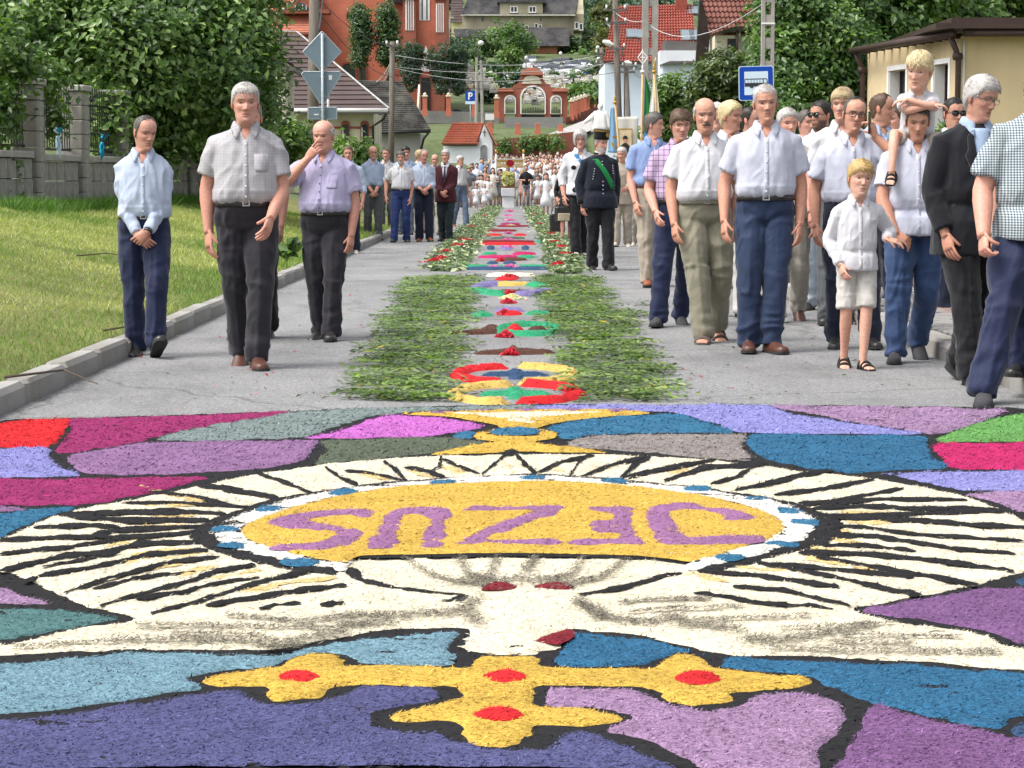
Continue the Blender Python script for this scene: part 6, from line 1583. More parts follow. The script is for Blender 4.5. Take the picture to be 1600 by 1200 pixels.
# ------------------------------------------------------------------ people: geometry
def smooth(a,b_,x):t=np.clip((x-a)/(b_-a),0,1);return t*t*(3-2*t)
HZ=np.array([-.15,-.10,-.06,-.03,-.012,0,.012,.03,.045,.06,.08,.10,.118,.14,.16,.185,.205,.220,.230,.235])
HF=np.array([.046,.045,.046,.054,.074,.083,.087,.086,.087,.088,.088,.088,.086,.092,.092,.083,.066,.046,.026,.001])
HS=np.array([.070,.057,.054,.052,.046,.042,.043,.051,.057,.0625,.068,.071,.073,.075,.076,.073,.062,.045,.027,.001])
HB=np.array([.070,.060,.056,.055,.055,.055,.056,.060,.066,.074,.084,.092,.097,.100,.099,.090,.072,.050,.029,.001])
def head_grid(nu,nv,wide=1.0,jowl=0.0,hs_age=1.0,rv=np.zeros(8)):
 zs=np.concatenate([np.linspace(-.15,-.02,nv//5,endpoint=False),np.linspace(-.02,.15,int(nv*.6),endpoint=False),np.linspace(.15,.2349,nv-nv//5-int(nv*.6))])
 u=np.linspace(-1,1,nu,endpoint=False);ph=PI*np.sign(u)*np.abs(u)**1.35
 Zg,Pg=np.meshgrid(zs,ph,indexing='ij')
 f=np.interp(Zg,HZ,HF);s=np.interp(Zg,HZ,HS)*wide;bb=np.interp(Zg,HZ,HB)
 jw=np.exp(-((Zg-.012)/.035)**2)*jowl;s=s*(1+.06*rv[6]*np.exp(-((Zg-.03)/.04)**2)+.03*rv[7]*np.exp(-((Zg-.1)/.04)**2))+jw*.014;f=f+jw*.004
 cp,sp=np.cos(Pg),np.sin(Pg)
 e=2/2.25
 x=s*np.sign(sp)*np.abs(sp)**e;y=-np.where(cp>0,f,bb)*np.sign(cp)*np.abs(cp)**e
 front=np.clip(cp,0,1)
 ax=np.abs(x)
 g=lambda cx,cz,sx,sz:np.exp(-((ax-cx)/sx)**2-((Zg-cz)/sz)**2)
 d=np.zeros_like(x)
 d+=.0045*np.exp(-(x/.008)**2)*smooth(.128,.10,Zg)*smooth(.062,.078,Zg)
 d+=.0215*(1+.28*rv[0])*np.exp(-(x/(.0125*(1+.2*rv[1])))**2)*np.interp(Zg,[.066,.074,.082,.10,.118,.135],[0,.55,1,.62,.22,0])
 d+=.009*(1+.35*rv[1])*g(.013,.078,.0075,.008)
 d-=.0155*g(.030,.1165,.017,.0095);d+=.002*hs_age*g(.03,.101,.014,.004);d+=.0075*(1+.4*rv[3])*g(.028,.136,.021,.0075);d-=.004*g(0,.125,.008,.012)
 d+=.0045*(1+.7*rv[4])*g(.043,.092,.018,.016);d-=.005*g(.042,.058,.013,.016)
 d+=.0045*(1+.5*rv[2])*g(0,.0525,.021,.005);d-=.0065*g(0,.0465,.024,.0026);d+=.0050*g(0,.040,.017,.005);d-=.004*g(0,.029,.018,.005)
 d+=.0014*np.sin(Zg*2*PI/.0115+2*np.sin(x*60))*smooth(.148,.155,Zg)*smooth(.188,.178,Zg)*(hs_age);d+=.006*(1+.6*rv[5])*g(0,.012,.016,.012);d-=.0045*g(.027,.062,.006,.013)
 y=y-d*(front**.5)
 return x,y,Zg,Pg,front
def quads(nv,nu):
 j,i=np.meshgrid(np.arange(nv-1),np.arange(nu),indexing='ij');k=(i+1)%nu
 return np.stack([j*nu+i,j*nu+k,(j+1)*nu+k,(j+1)*nu+i],-1).reshape(-1,4)
def rotm(yaw,pitch,roll=0):return np.array((Matrix.Rotation(R(yaw),3,'Z')@Matrix.Rotation(R(pitch),3,'X')@Matrix.Rotation(R(roll),3,'Y')))
def ik(a,t,l1,l2,pole):
 a,t,pole=Vector(a),Vector(t),Vector(pole)
 d=t-a;L=min(d.length,(l1+l2)*.9985);n=d.normalized();t=a+n*L
 x=(l1*l1-l2*l2+L*L)/(2*L);h=math.sqrt(max(0,l1*l1-x*x))
 p=pole-n*pole.dot(n);p.normalize()
 return a+n*x+p*h,t
def hand(mb,w,d,thumb,palm,size,col,curl=.35,spread=0.0,point=False):
 d=Vector(d).normalized();n=Vector(palm);n=(n-d*n.dot(d)).normalized();t=Vector(thumb);t=t-d*t.dot(d)-n*t.dot(n)
 if t.length<1e-3:t=d.cross(n)
 t.normalize();w=Vector(w);k=size
 rings=[]
 for u,hw,th in((-.02,.027,.021),(.0,.028,.020),(.02,.034,.018),(.05,.041,.0165),(.08,.0425,.014),(.098,.040,.0115)):
  rings.append([w+d*u*k+t*(hw*k*math.copysign(abs(math.cos(a))**.8,math.cos(a)))+n*(th*k*math.sin(a))for a in np.linspace(0,2*PI,11)[:-1]])
 mb.loft(rings,True,col)
 def finger(p,dr,L,r_,cu,ax):
  pts=[p];dd=dr
  for q,f in enumerate((.45,.3,.25)):
   dd=Matrix.Rotation(cu*(1.0,1.15,.8)[q],3,ax)@dd
   pts.append(pts[-1]+dd*L*f*k)
  mb.tube([p-dr*.02*k]+pts,[r_*1.05*k,r_*1.05*k,r_*k,r_*.93*k,r_*.8*k],7,True,col,round_end=True)
 ax=d.cross(n)
 for off,L,q in((.031,.072,0),(.0105,.081,1),(-.0105,.075,2),(-.030,.058,3)):
  finger(w+d*.095*k+t*off*k,(d+t*(off*(2.0+spread*8))).normalized(),L,.0088-.0006*(q==3),curl*(.8+.18*q)if not(point and q==0)else .12,ax)
 th=(d*.92+t*.30+n*.30).normalized()
 finger(w+d*.028*k+t*.030*k,th,.070,.0105,curl*.45,(th.cross(n)if th.cross(n).length>.1 else ax).normalized())
TORSO=[(.092,.163,.113,.100,.6),(.112,.172,.124,.106,.85),(.16,.175,.128,.108,1.0),(.24,.170,.124,.111,.78),(.33,.169,.121,.118,.35),(.395,.166,.113,.121,.1),(.445,.156,.100,.116,0),(.482,.134,.087,.104,0),(.510,.106,.074,.090,0),(.535,.080,.062,.074,0),(.560,.064,.053,.063,0)]
FEM=[(.092,.150,.105,.100,.5),(.112,.152,.105,.1,.85),(.16,.150,.105,.098,1.0),(.24,.152,.112,.098,.78),(.33,.163,.128,.104,.35),(.405,.168,.114,.108,.1),(.445,.156,.092,.1,0),(.482,.135,.078,.09,0),(.510,.098,.066,.08,0),(.535,.068,.056,.066,0),(.560,.056,.048,.056,0)]
def ring(z,hw,f,b_,y0=0,n=24,p=2.35,x0=0):
 o=[]
 for k in range(n):
  a=2*PI*k/n;c,s_=math.cos(a),math.sin(a);e=2/p
  o.append(Vector((x0+hw*math.copysign(abs(c)**e,c),y0+(b_ if s_>0 else f)*math.copysign(abs(s_)**e,s_),z)))
 return o
REMESH=[]
def union(mb,voxel,smooth_it,key):
 """queue a set of overlapping closed shells to be fused into one skin of cloth"""
 me=bpy.data.meshes.new('fuse');me.from_pydata([tuple(p)for p in mb.v],[],mb.f);me.update()
 bm=bmesh.new();bm.from_mesh(me);bmesh.ops.recalc_face_normals(bm,faces=bm.faces);bm.to_mesh(me);bm.free()
 o=link('fuse',me)
 r_=o.modifiers.new('r','REMESH');r_.mode='VOXEL';r_.voxel_size=voxel;r_.use_smooth_shade=True
 s_=o.modifiers.new('s','SMOOTH');s_.factor=.5;s_.iterations=smooth_it
 REMESH.append((key,o))
def fuse_all():
 dg=bpy.context.evaluated_depsgraph_get();dg.update();out={}
 for key,o in REMESH:
  out[key]=bpy.data.meshes.new_from_object(o.evaluated_get(dg))
 for key,o in REMESH:
  me=o.data;bpy.data.objects.remove(o);bpy.data.meshes.remove(me)
 REMESH.clear()
 return out
def get_co(me):
 v=np.empty(len(me.vertices)*3,np.float32);me.vertices.foreach_get('co',v)
 n=np.empty(len(me.vertices)*3,np.float32);me.vertices.foreach_get('normal',n)
 return v.reshape(-1,3).astype(float),n.reshape(-1,3).astype(float)
def set_co(me,v):me.vertices.foreach_set('co',v.astype(np.float32).ravel());me.update()
def ridged(p,s,seed):return 1-2.2*np.abs(vnoise(p+.35*np.stack([vnoise(p,s*.6,seed+7),vnoise(p,s*.6,seed+8),vnoise(p,s*.6,seed+9)],1)/max(1,s*.35),s,seed))
PEOPLE=[]
def person(**k):PEOPLE.append(k)
def pose(k):
 """joints at a standing height of 1.78"""
 J={}
 if k.get('sit'):
  hz=0.0
  for sd,s in(('l',-1),('r',1)):
   J['hip'+sd]=Vector((s*.08,0,0));J['knee'+sd]=Vector(k['knee'][sd]);J['ank'+sd]=Vector(k['ank'][sd])
 else:
  legs=k.get('legs',{});hz=.925;A={}
  for sd,s in(('l',-1),('r',1)):
   ox,fw,lift,pit=legs.get(sd,(.10,0,0,0))
   A[sd]=Vector((s*ox,-fw,.085+lift))
   d2=(s*ox-s*.088)**2+fw**2
   hz=min(hz,A[sd].z+math.sqrt(max(.1,.842**2-d2)))
  for sd,s in(('l',-1),('r',1)):
   h=Vector((s*.088,0,hz));kn,an=ik(h,A[sd],.43,.415,(s*.12,-1,0))
   J['hip'+sd],J['knee'+sd],J['ank'+sd]=h,kn,an
 J['hz']=hz
 W=k.get('W',1.0);ln=k.get('lean',.02)# forward lean of the chest
 J['lean']=ln
 for sd,s in(('l',-1),('r',1)):
  S_=Vector((s*.150*W,-ln*.8+.012,hz+.446));J['sh'+sd]=S_
  o,f,dn=k.get('arms',{}).get(sd,(.07,.04,.53))
  t=S_+Vector((s*o,-f,-dn))
  pl=k.get('pole',{}).get(sd,(s*.55,.8,-.35))
  J['el'+sd],J['wr'+sd]=ik(S_,t,.292,.262,pl)
 return J
def build_people():
# pass 1: shells to fuse
 for i,k in enumerate(PEOPLE):
  J=k['J']=pose(k);hz=J['hz'];W=k.get('W',1.0);B_=k.get('belly',.02);ln=J['lean']
  T=FEM if k.get('fem')else TORSO
  k['T']=[(z,hw*W,f*(.5+.5*W)+B_*c,b_*(.5+.5*W))for z,hw,f,b_,c in T]
  vox=k.get('vox',.0105);yl=lambda z:-ln*smooth(0,.5,z)*1.0
  top=k.get('top','shirt');mb=MB()
  rs=[ring(hz+z,hw,f,b_,yl(z))for z,hw,f,b_ in k['T'][:-1]]
  if top in('jacket','tunic','untucked','dress'):
   ext=dict(jacket=((-.19,.205,.135,.15),(-.10,.2,.135,.15),(0,.19,.132,.135)),tunic=((-.13,.215,.14,.15),(-.06,.205,.138,.145),(.01,.192,.132,.125)),untucked=((-.07,.186,.142,.14),(0,.184,.142,.136),(.05,.178,.134,.12)),dress=((-.55,.27,.22,.22),(-.30,.225,.18,.18),(-.08,.185,.14,.15),(.0,.165,.122,.125)))[top]
   k1=k.get('hem',0)
   rs=[ring(hz+z+(k1 if q==0 else 0),hw*W,f*W+B_*1.0+.006,b_*W,0)for q,(z,hw,f,b_)in enumerate(ext)]+rs
  mb.loft(rs)
  slv=k.get('sleeve','short');thick={'jacket':.016,'tunic':.016}.get(top,0)
  for sd,s in(('l',-1),('r',1)):
   S_,E,Wr=J['sh'+sd],J['el'+sd],J['wr'+sd]
   a=Vector((s*.09*W,S_.y,S_.z+.018))
   if slv=='short':
    e1=S_.lerp(E,k.get('slen',.72));mb.tube([a,S_.lerp(E,.08),S_.lerp(E,.35),e1],[.056,.063*W**.5,.065*W**.5,.072*W**.5],14)
   elif slv=='long':
    tk=thick
    mb.tube([a,S_.lerp(E,.08),S_.lerp(E,.45),E.lerp(S_,.06),E.lerp(Wr,.12),E.lerp(Wr,.5),E.lerp(Wr,k.get('slen',.95))],[.056,.061+tk,.059+tk,.053+tk,.053+tk,.047+tk,.041+tk],14)
  union(mb,vox,3,(i,'top'))
  bot=k.get('bot','trousers')
  if bot in('trousers','shorts','skirt'):
   mb=MB();pf=B_*.55
   mb.loft([ring(hz+z,hw*W,f*W+pf*c,b_*W,0)for z,hw,f,b_,c in((-.075,.150,.088,.115,.1),(-.045,.172,.105,.132,.3),(0,.178,.115,.136,.5),(.05,.170,.117,.118,.8),(.096,.160,.111,.099,1))])
   lw=k.get('legw',1.09)
   for sd,s in(('l',-1),('r',1)):
    H,K_,A_=J['hip'+sd],J['knee'+sd],J['ank'+sd]
    if bot=='trousers':
     end=A_+(A_-K_).normalized()*.038 if not k.get('sit')else A_
     mb.tube([H+Vector((0,0,.03)),H.lerp(K_,.2),H.lerp(K_,.55),K_.lerp(H,.08),K_.lerp(A_,.12),K_.lerp(A_,.55),end],[.088*W,.093*W,.084*W*lw,.071*lw,.069*lw,.065*lw,.061*lw],16)
    elif bot=='shorts':
     mb.tube([H+Vector((0,0,.03)),H.lerp(K_,.2),H.lerp(K_,.6),H.lerp(K_,k.get('short_len',.93))],[.084,.086,.080,.082],16)
   if bot=='skirt':
    mb.loft([ring(hz+z,hw,f,b_,0)for z,hw,f,b_ in((-.52,.21,.17,.17),(-.25,.2,.15,.16),(0,.18,.12,.14),(.08,.16,.11,.1))])
   union(mb,vox,3,(i,'bot'))
 F=fuse_all()
 for i,k in enumerate(PEOPLE):finish(i,k,F)
def finish(i,k,F):
 rr=np.random.default_rng(900+i);J=k['J'];hz=J['hz'];ln=J['lean']
 hs=k.get('head',1.0)*.985;hy,hp,hr=k.get('look',(0,4,0));vox=k.get('vox',.0105);near=vox<.015
 hc=Vector((0,-ln-.012+k.get('hfwd',0),hz+.580-.012*hs))
 # ---- where it stands
 topz=hc.z+.235*hs*math.cos(R(min(30,abs(hp)))*.6)
 fpx,fpy,tpy=k['at'];z0=k.get('z0',0.0)
 if 'depth' in k:d=k['depth']
 else:
  g=G(fpx,fpy,z0);fw=max([l[1]for l in k.get('legs',{}).values()]+[0])
  s=1.0
  for _ in range(3):
   d=g.y+fw*s*math.cos(R(k.get('yaw',0)))
   s=(P(fpx,tpy,d).z-z0)/topz
 if k.get('sit'):
  s=k['scale'];loc_=P(k['at'][0],k['at'][1],d)
 else:
  s=(P(fpx,tpy,d).z-z0)/topz;loc_=Vector((P(k.get('cx',fpx),fpy,d).x,d,z0))
 root=empty('person',loc_,R(k.get('yaw',0)),k['label'],'person',k.get('group'))
 k['root']=root;k['s']=s
 sk=np.array(lin(SKIN[k.get('skin','ruddy')],.86))*rr.uniform(.94,1.05)
 hcol=np.array(lin(HAIR[k.get('hair','grey')],.8))
 # ---- head
 nu,nv=(48,56)if near else(28,30)
 wide=k.get('wide',1.0)*.95;x,y,z,ph,fr=head_grid(nu,nv,wide,k.get('jowl',.4),0 if k.get('head',1)>1.1 else 1,rr.uniform(-1,1,8)if k.get('head',1)<1.1 else np.array([-1.4,-1,.6,-2.2,0,-.8,.6,1.5]))
 HV=np.stack([x,y,z],-1).reshape(-1,3);N0=len(HV)
 ax=np.abs(HV[:,0]);zz=HV[:,2];front=fr.reshape(-1)
 C=np.tile(sk,(N0,1))
 def blend(mask,c):C[:]=C*(1-mask[:,None])+np.array(c)*mask[:,None]
 gg=lambda cx,cz,sx,sz:np.exp(-((ax-cx)/sx)**2-((zz-cz)/sz)**2)*(front>.05)
 blend(.30*gg(.042,.085,.022,.018),sk*np.array([1.02,.72,.68]));blend(.35*gg(0,.08,.014,.012),sk*np.array([1.02,.7,.66]))
 blend(np.clip(.75*gg(0,.0465,.023,.0085),0,1),sk*np.array([.82,.5,.48]));blend(np.clip(.9*gg(0,.0465,.022,.0022),0,1),sk*.32)
 blend(.25*gg(.03,.106,.018,.006),sk*.8);blend(.75*gg(.0075,.0715,.0045,.003),sk*.25);blend(.35*gg(.027,.062,.004,.012),sk*.72)
 brow=np.exp(-((zz-(.1365+.004*np.clip((ax-.02)/.02,-1,1)-.006*np.clip((ax-.035)/.015,0,1)))/.0055)**2)*smooth(.009,.014,ax)*smooth(.052,.044,ax)*(front>.2)
 blend(np.clip(brow*k.get('brow',.9),0,1),hcol*(.5 if k.get('hair')not in('white','blond','pale')else .28))
 bd=k.get('beard',0)
 if bd:
  m=smooth(.062,.045,zz)*smooth(-.03,-.01,zz)*(front>0)*(1-gg(0,.0465,.02,.007));m=np.maximum(m,smooth(.02,.05,ax)*smooth(.085,.06,zz)*smooth(-.02,0,zz)*(front>0))
  blend(np.clip(m*bd,0,1),lin(HAIR[k.get('beardc',k.get('hair','grey'))],.75))
 else:blend(.14*smooth(.06,.03,zz)*smooth(-.03,0,zz)*(front>0),sk*np.array([.72,.68,.7]))
 if k.get('shave'):pass
 # sockets for the eyes
 EV,EF,EC=[],[],[]
 for sx in(-1,1):
  cc=np.array([sx*.031,0,.1165])
  i0=np.argmin((HV[:,0]-cc[0])**2+(zz-cc[2])**2+(front<.1))
  cy=HV[i0,1]+.0068
  sq=k.get('squint',.62);mb=MB();mb.ball((cc[0],cy,cc[2]),(.0170,.0118,.0125),22,16)
  v=np.array([tuple(p)for p in mb.v]);f=mb.f;gz=k.get('gaze',(0,0))
  dx=(v[:,0]-cc[0])/.0170;dz=(v[:,2]-cc[2])/.0125
  op=sq*.72*np.clip(1-(dx/.86)**2,0,1);r_=np.hypot((dx-gz[0])*1.3,dz-gz[1])
  col=np.where((r_<.52)[:,None],np.array([.035,.03,.026]),np.array([.38,.35,.33]))
  col=np.where((dz>op)[:,None],sk*.16,col);col=np.where((dz>op+.32)[:,None],sk*.88,col)
  col=np.where((dz<-op*.8)[:,None],sk*.72,col);col=np.where((dz<-op*.8-.2)[:,None],sk*.92,col)
  EV.append(v);EF.append(f);EC.append(col)
 EA=[]
 for sx in(-1,1):
  mb=MB();M=Matrix.Rotation(R(-12),3,'X')@Matrix.Rotation(R(sx*24),3,'Z')
  mb.ball((sx*.0765*wide,.012,.104),(.0085,.019,.031),10,8,M)
  v=np.array([tuple(p)for p in mb.v]);q=(v[:,2]-.104)/.031
  v[:,1]-=.006*(q**2)*np.sign(.5-q)*.4
  EA.append((v,mb.f,np.tile(sk*np.array([1.0,.8,.76]),(len(v),1))))
 RM=rotm(hy,-hp if False else hp,hr)
 def to_head(v):
  w=smooth(-.10,.0,v[:,2])[:,None];q=v.copy();q[:,2]=q[:,2]
  return(q*(1-w)+(q@RM.T)*w)*np.array([hs*(1 if hs<1 else 1),hs,hs])+np.array(hc)
 BV,BF,BC=[to_head(HV)],[tuple(q)for q in quads(nv,nu)],[C];nb=N0
 BF.append(tuple(range(nu))[::-1])
 for v,f,c in list(zip(EV,EF,EC))+EA:
  BV.append(to_head(v));BF+=[tuple(a+nb for a in q)for q in f];BC.append(c);nb+=len(v)
  # ---- arms, hands, trunk and legs of the body
 mb=MB();skc=tuple(sk*np.array([1.0,.93,.9]));W=k.get('W',1.0)
 for sd,s_ in(('l',-1),('r',1)):
  S_,E,Wr=J['sh'+sd],J['el'+sd],J['wr'+sd]
  fa=k.get('armr',1.0);up_=.7 if k.get('sleeve')=='long' else 1.0
  mb.tube([S_,S_.lerp(E,.4),E.lerp(S_,.1),E.lerp(Wr,.05),E.lerp(Wr,.28),E.lerp(Wr,.65),Wr,Wr+(Wr-E).normalized()*.02],[.045*fa*up_,.046*fa*up_,.042*fa*up_,.0415*fa*up_,.043*fa*(up_+1)/2,.035*fa,.027*fa,.026*fa],12,True,skc)
  hd=k.get('hand',{}).get(sd,{});dr=Vector(hd.get('dir',(Wr-E)))
  if 'dir' not in hd:dr=dr.normalized()+Vector((0,-.06,-.25))if Wr.z<E.z-.1 else dr
  hand(mb,Wr,dr,hd.get('thumb',(s_*-.35,-1,.1)),hd.get('palm',(-s_*.9,.45,0)),k.get('hands',.96),skc,hd.get('curl',.34),point=hd.get('point',False))
 mb.loft([ring(hz+z,hw*.92,f*.9,b_*.9,-ln*float(smooth(0,.5,z)),14)for z,hw,f,b_ in k['T'][:-1]],True,skc)
 bare=k.get('bare',False)
 for sd,s_ in(('l',-1),('r',1)):
  H,K_,A_=J['hip'+sd],J['knee'+sd],J['ank'+sd];q=1.0 if bare else .72
  mb.tube([H,H.lerp(K_,.5),K_,K_.lerp(A_,.3),K_.lerp(A_,.7),A_,A_+Vector((0,0,-.03))],[.08*q,.07*q,.052*q,.052*q,.038*q,.033*q,.033*q],12,True,skc)
  if k.get('shoes')=='sandals' or bare:
   foot(mb,A_,k,sd,s_,skc)
 v=np.array([tuple(p)for p in mb.v]);BV.append(v);BF+=[tuple(a+nb for a in q)for q in mb.f];BC.append(np.array(mb.c));nb+=len(v)
 v=np.concatenate(BV)*s
 me=np_mesh('body',v,BF,m_skin,True,np.concatenate(BC));body=link('body',me,root)
 # ---- hair
 st=k.get('cut','short')
 if st!='none':
  P3=HV.reshape(nv,nu,3);Zg=z;A=np.abs(ph)
  hl={'short':.188,'full':.176,'fringe':.158,'reced':.212,'bald':1.0,'long':.180,'bob':.172,'crop':.19}[st]
  side=np.interp(A,[0,.55,.95,1.25,1.5,1.75,2.2,PI],[hl,hl-.002,hl-.018,.125,.108,.085,.03,.012])
  if st=='bald':side=np.where(A>1.2,np.interp(A,[1.2,1.5,1.8,PI],[.16,.105,.08,.02]),9)
  if st=='reced':side=np.interp(A,[0,.35,.8,1.1,1.35,1.5,1.75,2.2,PI],[.224,.222,.214,.19,.135,.105,.085,.03,.012])
  if st=='long':side=np.interp(A,[0,.5,.9,1.1,1.3,PI],[hl,hl-.004,.13,.0,-.12,-.13])
  if st=='bob':side=np.interp(A,[0,.5,.9,1.15,1.4,PI],[hl,hl-.006,.13,.06,.03,-.02])
  jag=.006*vnoise(np.stack([ph.ravel()*6,z.ravel()*0,z.ravel()*0],1),1.0,i).reshape(z.shape)
  side=side+jag;pc=ph[0];zc=z[:,0];nr=22
  th={'short':.008,'full':.0135,'fringe':.0145,'reced':.005,'bald':.006,'long':.018,'bob':.022,'crop':.006}[st]*k.get('hthick',1)
  cols_=[c_ for c_ in range(nu)if side[0,c_]<.23];HP,HN,ok=[],[],[]
  for c_ in range(nu):
   lo=min(side[0,c_],.2345);hi=.2348 if st!='bald' else min(.2348,.170+.012*(A[0,c_]-1.6));hi=max(hi,lo+.0005)
   zt_=lo+(hi-lo)*np.linspace(0,1,nr)**.9
   p3=np.stack([np.interp(zt_,zc,P3[:,c_,q])for q in range(3)],1);n3=p3-np.array([0,.005,.12]);n3[:,2]=np.maximum(n3[:,2],-.03);n3/=np.linalg.norm(n3,axis=1,keepdims=True)
   e_=np.clip((zt_-lo)/.020,0,1);e_=np.minimum(e_,np.clip((hi-zt_)/.018,0,1))if st=='bald' else e_
   lm=vnoise(p3*np.array([45,45,16]),1,i+50)
   HP.append(p3+n3*(th*(e_**.55)*(1+.09*lm)-.0012*(e_<.02))[:,None]);HN.append(n3);ok.append(lo<hi-.004)
  hv=np.array(HP).transpose(1,0,2).reshape(-1,3);nrm=np.array(HN).transpose(1,0,2).reshape(-1,3);Q=quads(nr,nu)
  ok=np.array(ok);Q=Q[ok[Q%nu].all(1)]
  if len(Q):
   used=np.unique(Q);HVs=[to_head(hv)];HFs=[tuple(q)for q in Q];nh=len(hv)
   # tufts of hair lying over the cap
   nt_=int((420 if near else 50)*{'bald':.35,'reced':.6,'crop':.5}.get(st,1));idx=rr.choice(used,nt_)
   n3=nrm[idx];b3=hv[idx];down=np.array([0,.25,-.9])+rr.normal(size=(nt_,3))*.35
   if st in('fringe','full','short'):down=np.where((b3[:,1]<.02)[:,None]&(b3[:,2]>.15)[:,None],np.array([.35,-.7,-.1])+rr.normal(size=(nt_,3))*.3,down)
   down-=n3*(down*n3).sum(1,keepdims=True);down/=np.linalg.norm(down,axis=1,keepdims=True);sdv=np.cross(down,n3)
   L=(.022 if st!='long' else .05)*rr.uniform(.6,1.3,nt_)[:,None]*k.get('tuft',1);w_=.0018
   tv=np.stack([b3-sdv*w_-n3*.002,b3+sdv*w_-n3*.002,b3+down*L*.6+sdv*w_*.6+n3*.0025,b3+down*L+n3*.0005+sdv*rr.normal(size=(nt_,1))*.003,b3+down*L*.6-sdv*w_*.6+n3*.0025],1)
   HVs.append(to_head(tv.reshape(-1,3)));HFs+=[tuple(nh+q*5+np.array([0,1,2,3,4]))for q in range(nt_)]
   link('hair',np_mesh('hair',np.concatenate(HVs)*s,HFs,hair_mat(k.get('hair','grey'),HAIR[k.get('hair','grey')]),True),root)
 if k.get('moustache'):
  mb=MB()
  for sx in(-1,1):mb.tube([(sx*.002,-.098,.059),(sx*.014,-.0985,.0575),(sx*.026,-.091,.052),(sx*.032,-.085,.046)],[.006,.0065,.005,.002],7)
  v=to_head(np.array([tuple(p)for p in mb.v]))*s;link('moustache',np_mesh('moustache',v,mb.f,hair_mat('darkgrey',HAIR['darkgrey']),True),root)
 if k.get('glasses'):
  gl=k['glasses'];dk=gl=='sun';mb=MB();le=MB();fy=-.097
  for sx in(-1,1):
   o=[(sx*.0325+(.029 if dk else .0245)*math.cos(a),fy+.006*abs(math.cos(a))*(1 if math.cos(a)*sx>0 else .2),.1160+(.0205 if dk else .0175)*math.sin(a))for a in np.linspace(0,2*PI,15)]
   mb.tube(o,.0026 if gl!='thin' else .0014,5)
   if dk:le.loft([[Vector(p)for p in o[:-1]],[Vector(p)+Vector((0,.003,0))for p in o[:-1]]])
   mb.tube([(sx*.055,fy+.006,.120),(sx*.073*wide,-.03,.120),(sx*.079*wide,.012,.118)],.002,5)
  mb.tube([(-.009,fy,.119),(0,fy-.003,.121),(.009,fy,.119)],.002,5)
  v=to_head(np.array([tuple(p)for p in mb.v]))*s;g_=link('glasses',np_mesh('glasses',v,mb.f,m_frame if gl!='thin' else m_gutter,True),root)
  if dk:v=to_head(np.array([tuple(p)for p in le.v]))*s;link('lens',np_mesh('lens',v,le.f,m_lens,True),g_)
  # ---- shirt, jacket or dress
 me=F[(i,'top')];v,n=get_co(me);zl=v[:,2]-hz;top=k.get('top','shirt')
 amp=k.get('fold',1.0)*(.0155 if top in('shirt','untucked','dress')else .008)
 vs_=v+np.array([0,0,.7])*np.abs(v[:,:1]);f1=ridged(vs_*np.array([1.1,1.1,.8]),9,i);f2=np.clip(ridged(vs_*np.array([1.1,1.1,.55]),17,i+3),-.2,1)**1.0
 waist=smooth(.26,.06,zl)if top=='shirt' else 0*zl
 az=np.arctan2(v[:,1],v[:,0]);f3=vnoise(np.stack([az*7,zl*5,np.zeros(len(v))],1),1.0,i+5)
 arm=np.zeros(len(v))
 for sd in 'lr':
  for jn in('el','sh'):arm+=np.exp(-(np.linalg.norm(v-np.array(J[jn+sd])-(np.array([0,0,-.07])if jn=='sh' else 0),axis=1)/.10)**2)
 tk=amp*((.45+.9*np.clip(arm,0,1.2))*f1*.75+.30*f2)+.009*waist*f3*k.get('fold',1.0)+.010*waist*smooth(.05,.09,zl)*(zl<.16)
 v=v+n*tk[:,None]
 if top=='dress':v+=n*(.012*smooth(.05,-.2,zl)*np.sin(az*9+2*vnoise(v,4,i)))[:,None]
 fac=np.empty(len(me.loops),np.int32);me.loops.foreach_get('vertex_index',fac)
 set_co(me,v)
 vcut=k.get('vneck',.462 if top in('shirt','untucked')else 9)
 bvh=None
 if near or k.get('detail'):
  bm=bmesh.new();bm.from_mesh(me)
  bvh=BVHTree.FromBMesh(bm)
  if vcut<9:
   for q_ in bm.verts:
    zq=q_.co.z-hz-vcut
    if q_.co.y<.02-ln and zq>-.004:
     xe=.004+zq*.52
     if abs(abs(q_.co.x)-xe)<vox*.62:q_.co.x=math.copysign(xe,q_.co.x)
   kill=[f for f in bm.faces if(lambda c:c.y<.02-ln and c.z-hz>vcut and abs(c.x)<.004+(c.z-hz-vcut)*.52)(f.calc_center_median())]
   bmesh.ops.delete(bm,geom=kill,context='FACES');bm.to_mesh(me)
  bm.free()
 set_co(me,get_co(me)[0]*s)
 me.materials.clear();me.materials.append(k['topm']);tn={'shirt':'shirt','untucked':'shirt','jacket':'jacket','tunic':'uniform_jacket','dress':'dress'}[top]
 shirt=link(k.get('topname',tn),me,root)
 k['shirt']=shirt;k['bvh']=bvh
 def surf(x_,z_,off=.003):
  h=bvh.ray_cast(Vector((x_,-1,hz+z_)),Vector((0,1,0)))[0]
  return Vector((x_,(h.y if h is not None else-.12)-off,hz+z_))
 k['surf']=surf
 def patch(name,cols_,m_,parent,off=.003,th=.003):
  """a strip of cloth lying on the front: rows of (x left, x right, z)"""
  vv,ff=[],[]
  for(xa,xb,za,*zb)in cols_:
   zb=zb[0]if zb else za
   for t in(0,.5,1):vv.append(surf(xa+(xb-xa)*t,za+(zb-za)*t,off))
  for r_ in range(len(cols_)-1):
   for c_ in range(2):o=r_*3+c_;ff.append((o,o+1,o+4,o+3))
  nn=len(vv);vv+=[p+Vector((0,th+.004,0))for p in vv]
  ff2=[tuple(q)for q in ff]+[tuple(a+nn for a in reversed(q))for q in ff]
